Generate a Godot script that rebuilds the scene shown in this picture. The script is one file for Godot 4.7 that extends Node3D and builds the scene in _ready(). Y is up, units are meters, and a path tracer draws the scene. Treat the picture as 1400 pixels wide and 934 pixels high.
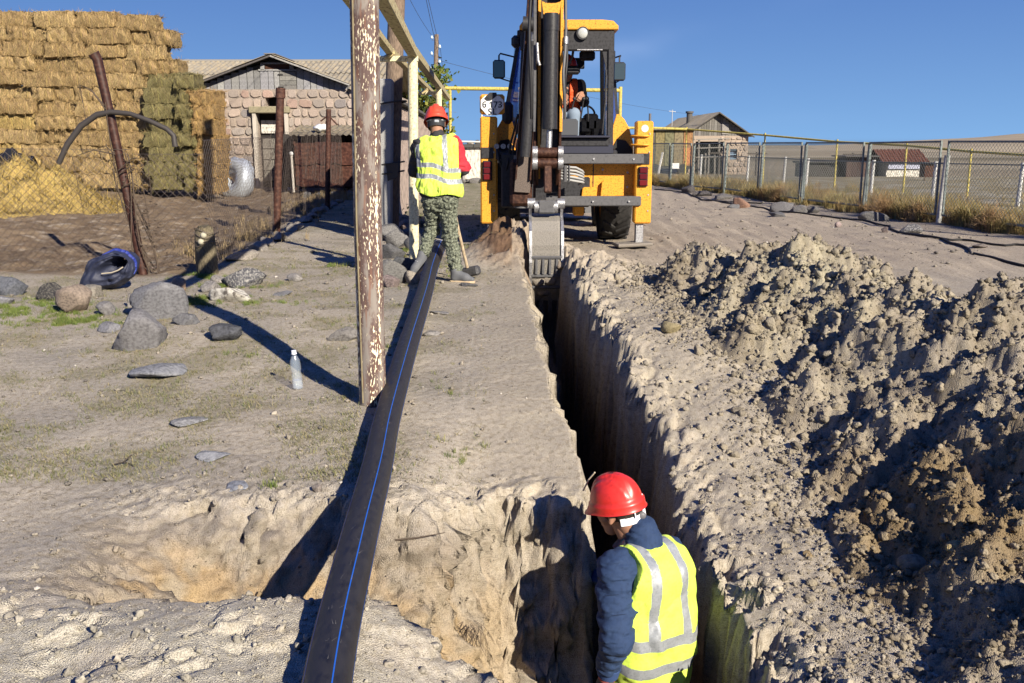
extends Node3D
# A pipe trench on the edge of a village: earth, spoil heap, backhoe loader, three people, hay, barns and fences.

# ------------------------------------------------------------------ mesh collector
class M:
	var v := PackedVector3Array()
	var n := PackedVector3Array()
	var c := PackedColorArray()
	var uv := PackedVector2Array()
	var ix := PackedInt32Array()
	var col := Color.WHITE

	func vert(p: Vector3, nn: Vector3, u := Vector2.ZERO) -> int:
		v.append(p); n.append(nn); c.append(col); uv.append(u)
		return v.size() - 1

	func face(a: int, b: int, d: int) -> void:
		var cr := (v[b] - v[a]).cross(v[d] - v[a])
		if cr.dot(n[a] + n[b] + n[d]) > 0.0:
			ix.append(a); ix.append(d); ix.append(b)
		else:
			ix.append(a); ix.append(b); ix.append(d)

	func tri(a: Vector3, b: Vector3, d: Vector3, out := Vector3.ZERO) -> void:
		var nn := (b - a).cross(d - a).normalized()
		if out != Vector3.ZERO and nn.dot(out) < 0.0:
			nn = -nn
		face(vert(a, nn, Vector2(0, 0)), vert(b, nn, Vector2(1, 0)), vert(d, nn, Vector2(1, 1)))

	func quad(a: Vector3, b: Vector3, d: Vector3, e: Vector3, out := Vector3.ZERO) -> void:
		var nn := (b - a).cross(d - a)
		if nn.length() < 1e-12:
			nn = (d - a).cross(e - a)
		nn = nn.normalized()
		if out != Vector3.ZERO and nn.dot(out) < 0.0:
			nn = -nn
		var i := vert(a, nn, Vector2(0, 0))
		vert(b, nn, Vector2(1, 0)); vert(d, nn, Vector2(1, 1)); vert(e, nn, Vector2(0, 1))
		face(i, i + 1, i + 2); face(i, i + 2, i + 3)

	# box with chamfered edges
	func box(size: Vector3, xf := Transform3D.IDENTITY, b := 0.0) -> void:
		var h := size * 0.5
		b = minf(b, minf(h.x, minf(h.y, h.z)) * 0.9)
		if b <= 0.0:
			for ax in 3:
				for s in [-1.0, 1.0]:
					var o := Vector3.ZERO; o[ax] = s
					var u := Vector3.ZERO; u[(ax + 1) % 3] = h[(ax + 1) % 3]
					var w := Vector3.ZERO; w[(ax + 2) % 3] = h[(ax + 2) % 3]
					var k := o * h[ax]
					quad(xf * (k - u - w), xf * (k + u - w), xf * (k + u + w), xf * (k - u + w), xf.basis * o)
			return
		for ax in 3:
			var a1 := (ax + 1) % 3
			var a2 := (ax + 2) % 3
			for s in [-1.0, 1.0]:
				var o := Vector3.ZERO; o[ax] = s
				var u := Vector3.ZERO; u[a1] = h[a1] - b
				var w := Vector3.ZERO; w[a2] = h[a2] - b
				var k := o * h[ax]
				quad(xf * (k - u - w), xf * (k + u - w), xf * (k + u + w), xf * (k - u + w), xf.basis * o)
			# edges along ax
			for s1 in [-1.0, 1.0]:
				for s2 in [-1.0, 1.0]:
					var p := Vector3.ZERO; p[a1] = s1 * h[a1]; p[a2] = s2 * (h[a2] - b)
					var q := Vector3.ZERO; q[a1] = s1 * (h[a1] - b); q[a2] = s2 * h[a2]
					var l := Vector3.ZERO; l[ax] = h[ax] - b
					var o2 := Vector3.ZERO; o2[a1] = s1; o2[a2] = s2
					quad(xf * (p - l), xf * (p + l), xf * (q + l), xf * (q - l), xf.basis * o2)
		for sx in [-1.0, 1.0]:
			for sy in [-1.0, 1.0]:
				for sz in [-1.0, 1.0]:
					var s3 := Vector3(sx, sy, sz)
					tri(xf * (s3 * Vector3(h.x, h.y - b, h.z - b)), xf * (s3 * Vector3(h.x - b, h.y, h.z - b)), xf * (s3 * Vector3(h.x - b, h.y - b, h.z)), xf.basis * s3)

	# box given by centre and Euler turn in degrees
	func bx(at: Vector3, size: Vector3, b := 0.006, turn := Vector3.ZERO) -> void:
		box(size, Transform3D(Basis.from_euler(turn * (PI / 180.0)), at), b)

	# beam of a rectangular section from a to b
	func beam(a: Vector3, b: Vector3, w: float, t: float, bev := 0.005, up := Vector3.UP) -> void:
		var y := (b - a)
		var l := y.length()
		y /= l
		var x := up.cross(y)
		if x.length() < 0.05:
			x = Vector3.RIGHT.cross(y)
			if x.length() < 0.05:
				x = Vector3.BACK.cross(y)
		x = x.normalized()
		box(Vector3(w, l, t), Transform3D(Basis(x, y, x.cross(y)), (a + b) * 0.5), bev)

	# round tube through points, radius per point (or one radius)
	func tube(pts: Array, rad, sides := 8, caps := true) -> void:
		var count := pts.size()
		var prev := Vector3.ZERO
		var first := v.size()
		var run := 0.0
		for i in count:
			var p: Vector3 = pts[i]
			var t: Vector3 = (pts[mini(i + 1, count - 1)] as Vector3) - (pts[maxi(i - 1, 0)] as Vector3)
			t = t.normalized()
			if i == 0:
				prev = t.cross(Vector3.UP if absf(t.y) < 0.9 else Vector3.RIGHT).normalized()
			else:
				prev = (prev - t * prev.dot(t)).normalized()
				run += p.distance_to(pts[i - 1])
			var w := t.cross(prev)
			var r: float = rad if rad is float else rad[i]
			for k in sides + 1:
				var a := TAU * k / sides
				var d := prev * cos(a) + w * sin(a)
				vert(p + d * r, d, Vector2(float(k) / sides, run))
		for i in count - 1:
			for k in sides:
				var a := first + i * (sides + 1) + k
				var b := a + sides + 1
				face(a, a + 1, b + 1); face(a, b + 1, b)
		if caps:
			for e in 2:
				var i: int = 0 if e == 0 else count - 1
				var r2: float = rad if rad is float else rad[i]
				if r2 < 0.0005:
					continue
				var t2: Vector3 = ((pts[1] as Vector3) - (pts[0] as Vector3)) if e == 0 else ((pts[count - 1] as Vector3) - (pts[count - 2] as Vector3))
				t2 = t2.normalized() * (-1.0 if e == 0 else 1.0)
				var m := vert(pts[i], t2)
				var s0 := v.size()
				for k in sides + 1:
					vert(v[first + i * (sides + 1) + k], t2)
				for k in sides:
					face(m, s0 + k, s0 + k + 1)

	# turned shape round local y; profile of Vector2(radius, height)
	func lathe(profile: Array, seg := 16, xf := Transform3D.IDENTITY, from := 0.0, to := TAU) -> void:
		var first := v.size()
		var k := profile.size()
		for i in k:
			var p: Vector2 = profile[i]
			var t: Vector2 = (profile[mini(i + 1, k - 1)] as Vector2) - (profile[maxi(i - 1, 0)] as Vector2)
			var nn := Vector2(t.y, -t.x).normalized()
			for s in seg + 1:
				var a := from + (to - from) * s / seg
				vert(xf * Vector3(p.x * cos(a), p.y, p.x * sin(a)), (xf.basis * Vector3(nn.x * cos(a), nn.y, nn.x * sin(a))).normalized(), Vector2(float(s) / seg, float(i) / k))
		for i in k - 1:
			for s in seg:
				var a2 := first + i * (seg + 1) + s
				face(a2, a2 + 1, a2 + seg + 2); face(a2, a2 + seg + 2, a2 + seg + 1)

	# flat polygon (xy) given thickness along z, edges slightly chamfered
	func plate(poly: Array, t: float, xf := Transform3D.IDENTITY, b := 0.0) -> void:
		var pp := PackedVector2Array(poly)
		if Geometry2D.is_polygon_clockwise(pp):
			pp.reverse()
		var inner := pp
		if b > 0.0:
			var off := Geometry2D.offset_polygon(pp, -b)
			if off.size() == 1 and off[0].size() == pp.size():
				var o: PackedVector2Array = off[0]
				var best := 0
				for i in o.size():
					if o[i].distance_to(pp[0]) < o[best].distance_to(pp[0]):
						best = i
				inner = PackedVector2Array()
				for i in o.size():
					inner.append(o[(best + i) % o.size()])
			else:
				b = 0.0
		var idx := Geometry2D.triangulate_polygon(inner)
		for s in [-1.0, 1.0]:
			var nn := (xf.basis * Vector3(0, 0, s)).normalized()
			var f := v.size()
			for p in inner:
				vert(xf * Vector3(p.x, p.y, s * t * 0.5), nn, p)
			for i in range(0, idx.size(), 3):
				face(f + idx[i], f + idx[i + 1], f + idx[i + 2])
		var m := pp.size()
		for i in m:
			var a := pp[i]
			var d := pp[(i + 1) % m]
			var e := (d - a).normalized()
			var o3 := xf.basis * Vector3(e.y, -e.x, 0)
			var z := t * 0.5 - b
			quad(xf * Vector3(a.x, a.y, -z), xf * Vector3(d.x, d.y, -z), xf * Vector3(d.x, d.y, z), xf * Vector3(a.x, a.y, z), o3)
			if b > 0.0:
				for s in [-1.0, 1.0]:
					var a2 := inner[i]
					var d2 := inner[(i + 1) % m]
					quad(xf * Vector3(a.x, a.y, s * z), xf * Vector3(d.x, d.y, s * z), xf * Vector3(d2.x, d2.y, s * t * 0.5), xf * Vector3(a2.x, a2.y, s * t * 0.5), o3 + xf.basis * Vector3(0, 0, s))

	func ball(at: Vector3, r: Vector3, seg := 12, rings := 8) -> void:
		var prof := []
		for i in rings + 1:
			var a := PI * i / rings - PI / 2
			prof.append(Vector2(maxf(cos(a), 0.0), sin(a)))
		var first := v.size()
		lathe(prof, seg, Transform3D(Basis.from_scale(r), at))
		for i in range(first, v.size()):
			n[i] = ((v[i] - at) / (r * r)).normalized()

	# height field over u x w points given by a function
	func sheet(nu: int, nw: int, f: Callable, flip := false) -> void:
		var first := v.size()
		for j in nw:
			for i in nu:
				vert(f.call(float(i) / (nu - 1), float(j) / (nw - 1)), Vector3.ZERO, Vector2(float(i) / (nu - 1), float(j) / (nw - 1)))
		for j in nw:
			for i in nu:
				var a := v[first + j * nw_stride(nu) + maxi(i - 1, 0)]
				var b := v[first + j * nu + mini(i + 1, nu - 1)]
				var d := v[first + maxi(j - 1, 0) * nu + i]
				var e := v[first + mini(j + 1, nw - 1) * nu + i]
				var nn := (e - d).cross(b - a).normalized()
				n[first + j * nu + i] = -nn if flip else nn
		for j in nw - 1:
			for i in nu - 1:
				var q := first + j * nu + i
				face(q, q + 1, q + nu + 1); face(q, q + nu + 1, q + nu)

	func nw_stride(nu: int) -> int:
		return nu

	# turn every face to the side its normals point to
	func orient() -> void:
		var old := ix
		ix = PackedInt32Array()
		for k in range(0, old.size(), 3):
			face(old[k], old[k + 1], old[k + 2])

	# the same mesh without unused points
	func compact() -> M:
		var m := M.new()
		var to := {}
		for i in ix:
			if not to.has(i):
				to[i] = m.v.size()
				m.v.append(v[i]); m.n.append(n[i]); m.c.append(c[i]); m.uv.append(uv[i])
			m.ix.append(to[i])
		return m

	func mesh() -> ArrayMesh:
		var a := []
		a.resize(Mesh.ARRAY_MAX)
		a[Mesh.ARRAY_VERTEX] = v; a[Mesh.ARRAY_NORMAL] = n; a[Mesh.ARRAY_COLOR] = c; a[Mesh.ARRAY_TEX_UV] = uv; a[Mesh.ARRAY_INDEX] = ix
		var m := ArrayMesh.new()
		m.add_surface_from_arrays(Mesh.PRIMITIVE_TRIANGLES, a)
		return m


# ------------------------------------------------------------------ naming
var used := {}
var mats := {}
var rng := RandomNumberGenerator.new()

func numbered(called: String) -> String:
	var k: int = used.get(called, 0)
	used[called] = k + 1
	return called if k == 0 else "%s_%03d" % [called, k]

# a point from x to the right, y up and d metres in front
func P(x: float, y: float, d: float) -> Vector3:
	return Vector3(x, y, -d)

func tag(o: Node, label: String, category := "", group := "", kind := "") -> Node:
	if label: o.set_meta("label", label)
	if category: o.set_meta("category", category)
	if group: o.set_meta("group", group)
	if kind: o.set_meta("kind", kind)
	return o

func thing(called: String, label: String, category: String, at := Vector3.ZERO, turn := 0.0, group := "") -> Node3D:
	var o := Node3D.new()
	o.name = numbered(called)
	add_child(o)
	o.position = at
	o.rotation.y = deg_to_rad(turn)
	tag(o, label, category, group)
	return o

func part(called: String, m, material: Material, parent: Node, at := Vector3.ZERO) -> MeshInstance3D:
	var o := MeshInstance3D.new()
	o.name = called if parent != self else numbered(called)
	o.mesh = m.mesh() if m is M else m
	o.material_override = material
	o.position = at
	parent.add_child(o, true)
	return o

# a thing that is one mesh
func single(called: String, m, material: Material, label: String, category: String, at := Vector3.ZERO, group := "", kind := "") -> MeshInstance3D:
	var o := part(called, m, material, self, at)
	tag(o, label, category, group, kind)
	return o

func copy(o: Node3D, label: String, at: Vector3, turn := 0.0) -> Node3D:
	var base: String = o.name
	var k := base.rfind("_")
	if k > 0 and base.substr(k + 1).is_valid_int():
		base = base.substr(0, k)
	var c: Node3D = o.duplicate()
	c.name = numbered(base)
	add_child(c)
	c.position = at
	c.rotation.y = deg_to_rad(turn)
	if label: c.set_meta("label", label)
	return c

# ------------------------------------------------------------------ materials and textures
func noise_of(freq: float, seed_: int, octaves := 4, kind := FastNoiseLite.TYPE_SIMPLEX_SMOOTH) -> FastNoiseLite:
	var f := FastNoiseLite.new()
	f.noise_type = kind
	f.frequency = freq
	f.seed = seed_
	f.fractal_type = FastNoiseLite.FRACTAL_FBM if octaves > 1 else FastNoiseLite.FRACTAL_NONE
	f.fractal_octaves = octaves
	return f

func ramp(stops: Array, hard := false) -> Gradient:
	var g := Gradient.new()
	var o := PackedFloat32Array()
	var cc := PackedColorArray()
	for s in stops:
		o.append(s[0]); cc.append(s[1] if s[1] is Color else Color(s[1], s[1], s[1]))
	g.offsets = o
	g.colors = cc
	if hard: g.interpolation_mode = Gradient.GRADIENT_INTERPOLATE_CONSTANT
	return g

func noise_tex(f: FastNoiseLite, g: Gradient = null, size := 512) -> NoiseTexture2D:
	var t := NoiseTexture2D.new()
	t.width = size; t.height = size
	t.seamless = true
	t.noise = f
	if g: t.color_ramp = g
	return t

func lin(r: float, g: float, b: float) -> Color:
	return Color(r, g, b).linear_to_srgb()

# plain material of a linear base colour
func mat(r: float, g: float, b: float, rough := 0.8, metal := 0.0) -> StandardMaterial3D:
	var m := StandardMaterial3D.new()
	m.albedo_color = lin(r, g, b)
	m.roughness = rough
	m.metallic = metal
	m.metallic_specular = 0.4
	m.vertex_color_use_as_albedo = true
	return m

# the same with a pattern laid on from three sides
func tmat(tex: Texture2D, scale: Vector3, r: float, g: float, b: float, rough := 0.85, bump: Texture2D = null, depth := 0.0, world := false, metal := 0.0) -> StandardMaterial3D:
	var m := mat(r, g, b, rough, metal)
	m.albedo_texture = tex
	m.uv1_triplanar = true
	m.uv1_world_triplanar = world
	m.uv1_scale = scale
	if bump:
		m.heightmap_enabled = true
		m.heightmap_texture = bump
		m.heightmap_scale = depth
	return m

func fbm(f: FastNoiseLite, x: float, y: float) -> float:
	return f.get_noise_2d(x, y)

func ss(a: float, b: float, x: float) -> float:
	var t := clampf((x - a) / (b - a), 0.0, 1.0)
	return t * t * (3.0 - 2.0 * t)

func table(t: Array, x: float) -> float:
	if x <= t[0][0]:
		return t[0][1]
	for i in range(1, t.size()):
		if x <= t[i][0]:
			var k: float = (x - t[i - 1][0]) / (t[i][0] - t[i - 1][0])
			return lerpf(t[i - 1][1], t[i][1], k)
	return t[t.size() - 1][1]

# ------------------------------------------------------------------ the whole place, in order
func _ready() -> void:
	rng.seed = 20240
	# camera
	var cam := Camera3D.new()
	cam.name = "camera"
	cam.position = Vector3(0, 1.4, 0)
	cam.rotation_degrees = Vector3(-11.69, 0, 0)
	cam.fov = 39.53
	cam.near = 0.05
	cam.far = 6000.0
	add_child(cam)
	# sky and air
	var env := Environment.new()
	env.background_mode = Environment.BG_SKY
	var sky := Sky.new()
	var sm := ProceduralSkyMaterial.new()
	sm.sky_top_color = Color(0.13, 0.25, 0.51)
	sm.sky_horizon_color = Color(0.38, 0.52, 0.67)
	sm.sky_curve = 0.11
	sm.ground_bottom_color = Color(0.25, 0.22, 0.18)
	sm.ground_horizon_color = Color(0.36, 0.36, 0.35)
	sm.sun_angle_max = 3.0
	sm.sky_cover = wisps()
	sm.sky_cover_modulate = Color(1, 1, 1, 1)
	sky.sky_material = sm
	env.sky = sky
	env.tonemap_mode = Environment.TONE_MAPPER_LINEAR
	env.tonemap_exposure = 2.0
	env.sdfgi_enabled = true
	env.ssao_enabled = true
	env.ssil_enabled = true
	var we := WorldEnvironment.new()
	we.name = "air"
	we.environment = env
	add_child(we)
	# the sun, behind the right shoulder, low
	var sun := DirectionalLight3D.new()
	sun.name = "sun"
	sun.light_energy = 1.6
	sun.light_color = Color(1.0, 0.955, 0.88)
	sun.light_angular_distance = 0.5
	sun.shadow_enabled = true
	add_child(sun)
	sun.look_at_from_position(Vector3(0.572 * 0.875, 0.485, 0.82 * 0.875) * 50.0, Vector3.ZERO)
	make_materials()
	make_ground()
	make_setting()
	make_backhoe()
	make_people()
	make_small_things()

# thin streaks of cloud low in the sky, on a map of the whole sky
func wisps() -> ImageTexture:
	var im := Image.create(1024, 512, false, Image.FORMAT_RGBA8)
	var f := noise_of(0.012, 5, 5)
	for y in range(215, 256):
		for x in 1024:
			var band := ss(215, 240, y) * (1.0 - ss(250, 256, y))
			var k := clampf((f.get_noise_2d(x, y * 4.0) - 0.12) * 2.2, 0.0, 1.0) * band * 0.35
			im.set_pixel(x, y, Color(k, k, k * 1.02, k))
	return ImageTexture.create_from_image(im)

# ------------------------------------------------------------------ materials shared by many things
var tx := {}

func make_materials() -> void:
	tx.grain = noise_tex(noise_of(0.09, 1, 5), ramp([[0.0, 0.62], [0.5, 0.84], [1.0, 1.0]]))
	tx.grain_bump = noise_tex(noise_of(0.06, 2, 5), ramp([[0.0, 0.0], [1.0, 1.0]]))
	tx.soil = noise_tex(noise_of(0.09, 3, 5), ramp([[0.0, 0.3], [0.27, 0.68], [0.42, 0.86], [0.6, 0.94], [1.0, 1.0]]), 1024)
	tx.soil_bump = noise_tex(noise_of(0.1, 4, 5), ramp([[0.0, 0.0], [1.0, 1.0]]), 1024)
	tx.cells = noise_tex(noise_of(0.05, 6, 2, FastNoiseLite.TYPE_CELLULAR), ramp([[0.0, 0.3], [1.0, 1.0]]))
	tx.dirty = noise_tex(noise_of(0.016, 7, 6), ramp([[0.0, 0.55], [0.3, 0.8], [0.5, 0.94], [1.0, 1.0]]))
	tx.paint = noise_tex(noise_of(0.03, 20, 6), ramp([[0.0, Color(0.25, 0.22, 0.2)], [0.2, Color(0.5, 0.47, 0.43)], [0.27, Color(0.86, 0.85, 0.83)], [0.5, Color(0.96, 0.96, 0.95)], [1.0, Color(1, 1, 1)]]), 1024)
	tx.subtle = noise_tex(noise_of(0.02, 17, 6), ramp([[0.0, 0.72], [0.25, 0.9], [0.5, 0.97], [1.0, 1.0]]))
	# worn paint: brown steel with flakes of cream left on it
	tx.flakes = noise_tex(noise_of(0.02, 8, 6), ramp([[0.0, Color(0.30, 0.235, 0.215)], [0.44, Color(0.40, 0.315, 0.29)], [0.64, Color(0.47, 0.39, 0.355)], [0.655, Color(0.86, 0.81, 0.66)], [1.0, Color(0.93, 0.9, 0.78)]]), 1024)
	tx.flakes2 = noise_tex(noise_of(0.02, 9, 6), ramp([[0.0, Color(0.42, 0.33, 0.28)], [0.24, Color(0.5, 0.42, 0.36)], [0.28, Color(0.74, 0.71, 0.58)], [0.7, Color(0.83, 0.8, 0.66)], [1.0, Color(0.88, 0.86, 0.76)]]))
	tx.rust = noise_tex(noise_of(0.014, 10, 6), ramp([[0.0, Color(0.17, 0.1, 0.08)], [0.45, Color(0.3, 0.19, 0.15)], [0.7, Color(0.38, 0.27, 0.22)], [1.0, Color(0.5, 0.38, 0.3)]]))
	tx.wood = noise_tex(noise_of(0.03, 11, 5), ramp([[0.0, 0.45], [0.4, 0.75], [0.6, 0.9], [1.0, 1.0]]))
	tx.wood_bump = noise_tex(noise_of(0.03, 11, 5), ramp([[0.0, 0.0], [1.0, 1.0]]))
	tx.stone = noise_tex(noise_of(0.045, 12, 6), ramp([[0.0, 0.58], [0.4, 0.83], [0.6, 0.95], [1.0, 1.0]]))
	tx.camo = noise_tex(noise_of(0.022, 13, 3), ramp([[0.0, Color(0.12, 0.13, 0.12)], [0.36, Color(0.27, 0.29, 0.25)], [0.47, Color(0.42, 0.44, 0.38)], [0.57, Color(0.22, 0.24, 0.21)], [0.68, Color(0.5, 0.52, 0.46)]], true))
	tx.lichen = noise_tex(noise_of(0.03, 14, 5), ramp([[0.0, Color(0.27, 0.27, 0.29)], [0.5, Color(0.36, 0.36, 0.38)], [0.6, Color(0.44, 0.44, 0.45)], [0.68, Color(0.7, 0.69, 0.66)], [1.0, Color(0.8, 0.79, 0.76)]]))
	tx.corr = noise_tex(noise_of(0.012, 15, 5), ramp([[0.0, Color(0.44, 0.41, 0.36)], [0.45, Color(0.58, 0.56, 0.51)], [0.62, Color(0.62, 0.56, 0.44)], [1.0, Color(0.68, 0.67, 0.64)]]))
	tx.pole = pole_tex()
	tx.straw = straw_tex(false)
	tx.straw_bump = straw_tex(true)
	mats.soil = tmat(tx.soil, Vector3.ONE * 1.5, 1, 1, 1, 0.97, tx.soil_bump, 0.9, true)
	mats.soil.metallic_specular = 0.15
	mats.soil.detail_enabled = true
	mats.soil.detail_blend_mode = BaseMaterial3D.BLEND_MODE_MUL
	mats.soil.detail_uv_layer = BaseMaterial3D.DETAIL_UV_2
	mats.soil.detail_albedo = noise_tex(noise_of(0.05, 19, 5), ramp([[0.0, Color(0.74, 0.72, 0.68)], [0.3, Color(0.92, 0.91, 0.89)], [0.5, Color(0.99, 0.99, 0.99)], [1.0, Color(1, 1, 1)]]), 1024)
	mats.soil.uv2_triplanar = true
	mats.soil.uv2_world_triplanar = true
	mats.soil.uv2_scale = Vector3.ONE * 0.45
	mats.clod = tmat(tx.grain, Vector3.ONE * 2.0, 1, 1, 1, 0.97, tx.grain_bump, 0.7, true)
	mats.clod.metallic_specular = 0.15
	mats.rock = tmat(tx.stone, Vector3.ONE * 1.6, 0.3, 0.3, 0.3, 0.92, tx.soil_bump, 1.8, true)
	mats.rock.metallic_specular = 0.2
	mats.lichen = tmat(tx.lichen, Vector3.ONE * 2.2, 1, 1, 1, 0.92, tx.soil_bump, 1.8, true)
	mats.whitewash = tmat(noise_tex(noise_of(0.018, 16, 5), ramp([[0.0, Color(0.36, 0.34, 0.33)], [0.42, Color(0.5, 0.48, 0.46)], [0.47, Color(0.9, 0.89, 0.86)], [1.0, Color(1, 1, 0.98)]])), Vector3.ONE * 1.4, 1, 1, 1, 0.85, tx.soil_bump, 1.4, true)
	mats.leaf = mat(1, 1, 1, 0.8)
	mats.leaf.backlight_enabled = true
	mats.leaf.backlight = Color(0.25, 0.25, 0.1)
	mats.dry = mat(1, 1, 1, 0.9)
	mats.wire = mat(0.16, 0.13, 0.11, 0.6, 0.6)
	mats.wire_grey = mat(0.20, 0.22, 0.21, 0.6, 0.5)

# worn steel pole: brown skin, cream paint left in flakes and in runs down the shaft
func pole_tex() -> ImageTexture:
	var im := Image.create(320, 900, false, Image.FORMAT_RGB8)
	var a := noise_of(0.09, 51, 5)
	var b := noise_of(0.008, 52, 3)
	var c := noise_of(0.02, 53, 4)
	for y in 900:
		for x in 320:
			var u := x / 320.0
			var k := a.get_noise_2d(x * 1.3, y * 0.75)
			var big := b.get_noise_2d(x * 1.6, y * 0.8)
			var run := exp(-pow((u - 0.635 - 0.006 * c.get_noise_2d(3.0, y)) / 0.014, 2)) * (0.5 + 0.5 * ss(-0.3, 0.2, b.get_noise_2d(900.0, y * 2.2)))
			var edge := exp(-pow((u - 0.31) / 0.035, 2)) * 0.22
			var v := k * 1.05 + big * 0.6 + run * 0.62 + edge + 0.10 * ss(500.0, 100.0, y)
			var t := c.get_noise_2d(x * 2.0, y * 0.5)
			var base := Color(0.40, 0.325, 0.305).lerp(Color(0.30, 0.235, 0.22), clampf(0.5 + t, 0.0, 1.0))
			base = base.lerp(Color(0.54, 0.52, 0.49), ss(0.05, -0.35, big + 0.25 * k) * 0.8)
			base = base.lerp(Color(0.47, 0.33, 0.27), ss(0.25, 0.45, t) * 0.6)
			if v > 0.46:
				base = Color(0.80, 0.76, 0.64).lerp(Color(0.9, 0.88, 0.78), clampf((v - 0.46) * 3.0, 0.0, 1.0))
			elif v > 0.41:
				base = base.lerp(Color(0.66, 0.6, 0.5), 0.6)
			im.set_pixel(x, y, base)
	return ImageTexture.create_from_image(im)

# pale and dark stalks lying mostly one way
func straw_tex(bump: bool) -> ImageTexture:
	var r := RandomNumberGenerator.new()
	r.seed = 77
	var n := 512
	var im := Image.create(n, n, false, Image.FORMAT_RGB8)
	im.fill(Color(0.1, 0.1, 0.1) if bump else Color(0.6, 0.57, 0.5))
	for k in 5200:
		var a := r.randfn(0.0, 0.45) + PI / 2
		var l := r.randf_range(20.0, 90.0)
		var x := r.randf() * n
		var y := r.randf() * n
		var b := r.randf_range(0.5, 1.0) * (0.62 + 0.38 * k / 5200.0)
		var cc := Color(b, b, b) if bump else Color(b, b * r.randf_range(0.9, 0.98), b * r.randf_range(0.72, 0.9))
		for s in int(l):
			var px := posmod(int(x + cos(a) * s), n)
			var py := posmod(int(y + sin(a) * s), n)
			im.set_pixel(px, py, cc)
			im.set_pixel(posmod(px + 1, n), py, cc.darkened(0.15))
	return ImageTexture.create_from_image(im)

# broken lumps: every cell has a height of its own
func cells_of(freq: float, seed_: int) -> FastNoiseLite:
	var f := noise_of(freq, seed_, 1, FastNoiseLite.TYPE_CELLULAR)
	f.cellular_return_type = FastNoiseLite.RETURN_CELL_VALUE
	f.cellular_jitter = 1.0
	f.domain_warp_enabled = true
	f.domain_warp_amplitude = 0.06
	f.domain_warp_frequency = 6.0
	return f

# ------------------------------------------------------------------ the shape of the ground
var nA := noise_of(0.35, 21, 3)
var nB := noise_of(1.4, 22, 4)
var nC := noise_of(5.5, 23, 2)
var nD := noise_of(17.0, 24, 2)
var nF := noise_of(3.2, 27, 6)
var nK := cells_of(7.0, 28)
var nL := cells_of(17.0, 29)
var nE := noise_of(0.9, 25, 4)
var nR := noise_of(2.2, 26, 4)

const LEFT := [[1.5, 0.36], [3.0, 0.40], [4.0, 0.40], [4.9, 0.375], [5.5, 0.285], [7.0, 0.20], [9.1, 0.16], [11.6, 0.12]]
const RIGHT := [[1.5, 1.14], [3.6, 1.08], [4.4, 1.0], [5.4, 0.96], [6.5, 0.84], [7.3, 0.75], [9.0, 0.70], [11.6, 0.66]]
# dumped bucket loads: x, distance, height
const LOADS := [[2.1, 10.2, 0.32], [2.0, 9.4, 0.36], [2.45, 8.9, 0.45], [2.6, 8.3, 0.6], [2.45, 7.6, 0.42], [2.85, 7.2, 0.46], [2.9, 6.6, 0.55], [3.1, 6.0, 0.74], [2.6, 6.1, 0.45], [3.0, 5.3, 0.72],
	[2.7, 4.9, 0.5], [3.1, 4.5, 0.85], [2.75, 4.0, 0.62], [3.1, 3.5, 0.85], [2.8, 3.0, 0.62], [3.2, 2.5, 0.9], [2.8, 2.2, 0.62], [1.95, 6.9, 0.2], [2.05, 5.9, 0.22], [2.2, 5.0, 0.28], [2.25, 4.2, 0.3], [2.2, 3.4, 0.32], [2.15, 2.7, 0.3], [1.9, 7.9, 0.2], [3.5, 6.6, 0.5], [3.8, 5.2, 0.6], [3.9, 4.0, 0.7]]

func fence_x(d: float) -> float:
	return -3.39 - (d - 10.6) * 0.0835

func flat_h(x: float, d: float) -> float:
	var h := -0.22 * (1.0 - ss(3.5, 8.0, d))
	h += nA.get_noise_2d(x, d) * 0.05
	# the bank right of the trench falls towards the near end
	if x > 0.4:
		h -= 0.40 * ss(0.45, 0.85, x) * (1.0 - ss(4.6, 7.2, d)) * (1.0 - ss(3.2, 6.0, x))
	# the ground sags towards the side pit
	if d < 5.9 and x < 0.7:
		h -= 0.17 * ss(-0.55, -0.1, x) * (1.0 - ss(0.45, 0.65, x)) * (1.0 - ss(4.4, 5.8, d))
	# muck yard inside the left fence
	var inside := minf(d - 10.3, fence_x(d) - x)
	if inside > 0.0:
		h += 0.38 * ss(0.0, 10.0, inside) * (1.0 - ss(60.0, 90.0, d)) + ss(0.0, 0.6, inside) * (nE.get_noise_2d(x, d) * 0.12 + nB.get_noise_2d(x * 2.0, d * 2.0) * 0.035 + nC.get_noise_2d(x * 1.5, d * 1.5) * 0.015)
	elif d < 60.0:
		h += nB.get_noise_2d(x * 0.7, d * 0.7) * 0.010
	if d > 40.0:
		h -= 0.4 * ss(40.0, 60.0, d)
	# ruts along the dirt road
	if d > 8.0 and x > 0.5:
		var w := ss(8.0, 11.0, d) * ss(0.5, 2.2, x) * (1.0 - ss(5.5, 7.5, x + (d - 15.0) * 0.1))
		h += w * (nC.get_noise_2d(x * 0.55, d * 0.06) * 0.025 + nB.get_noise_2d(x * 1.6, d * 0.9) * 0.009)
	return h

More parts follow.
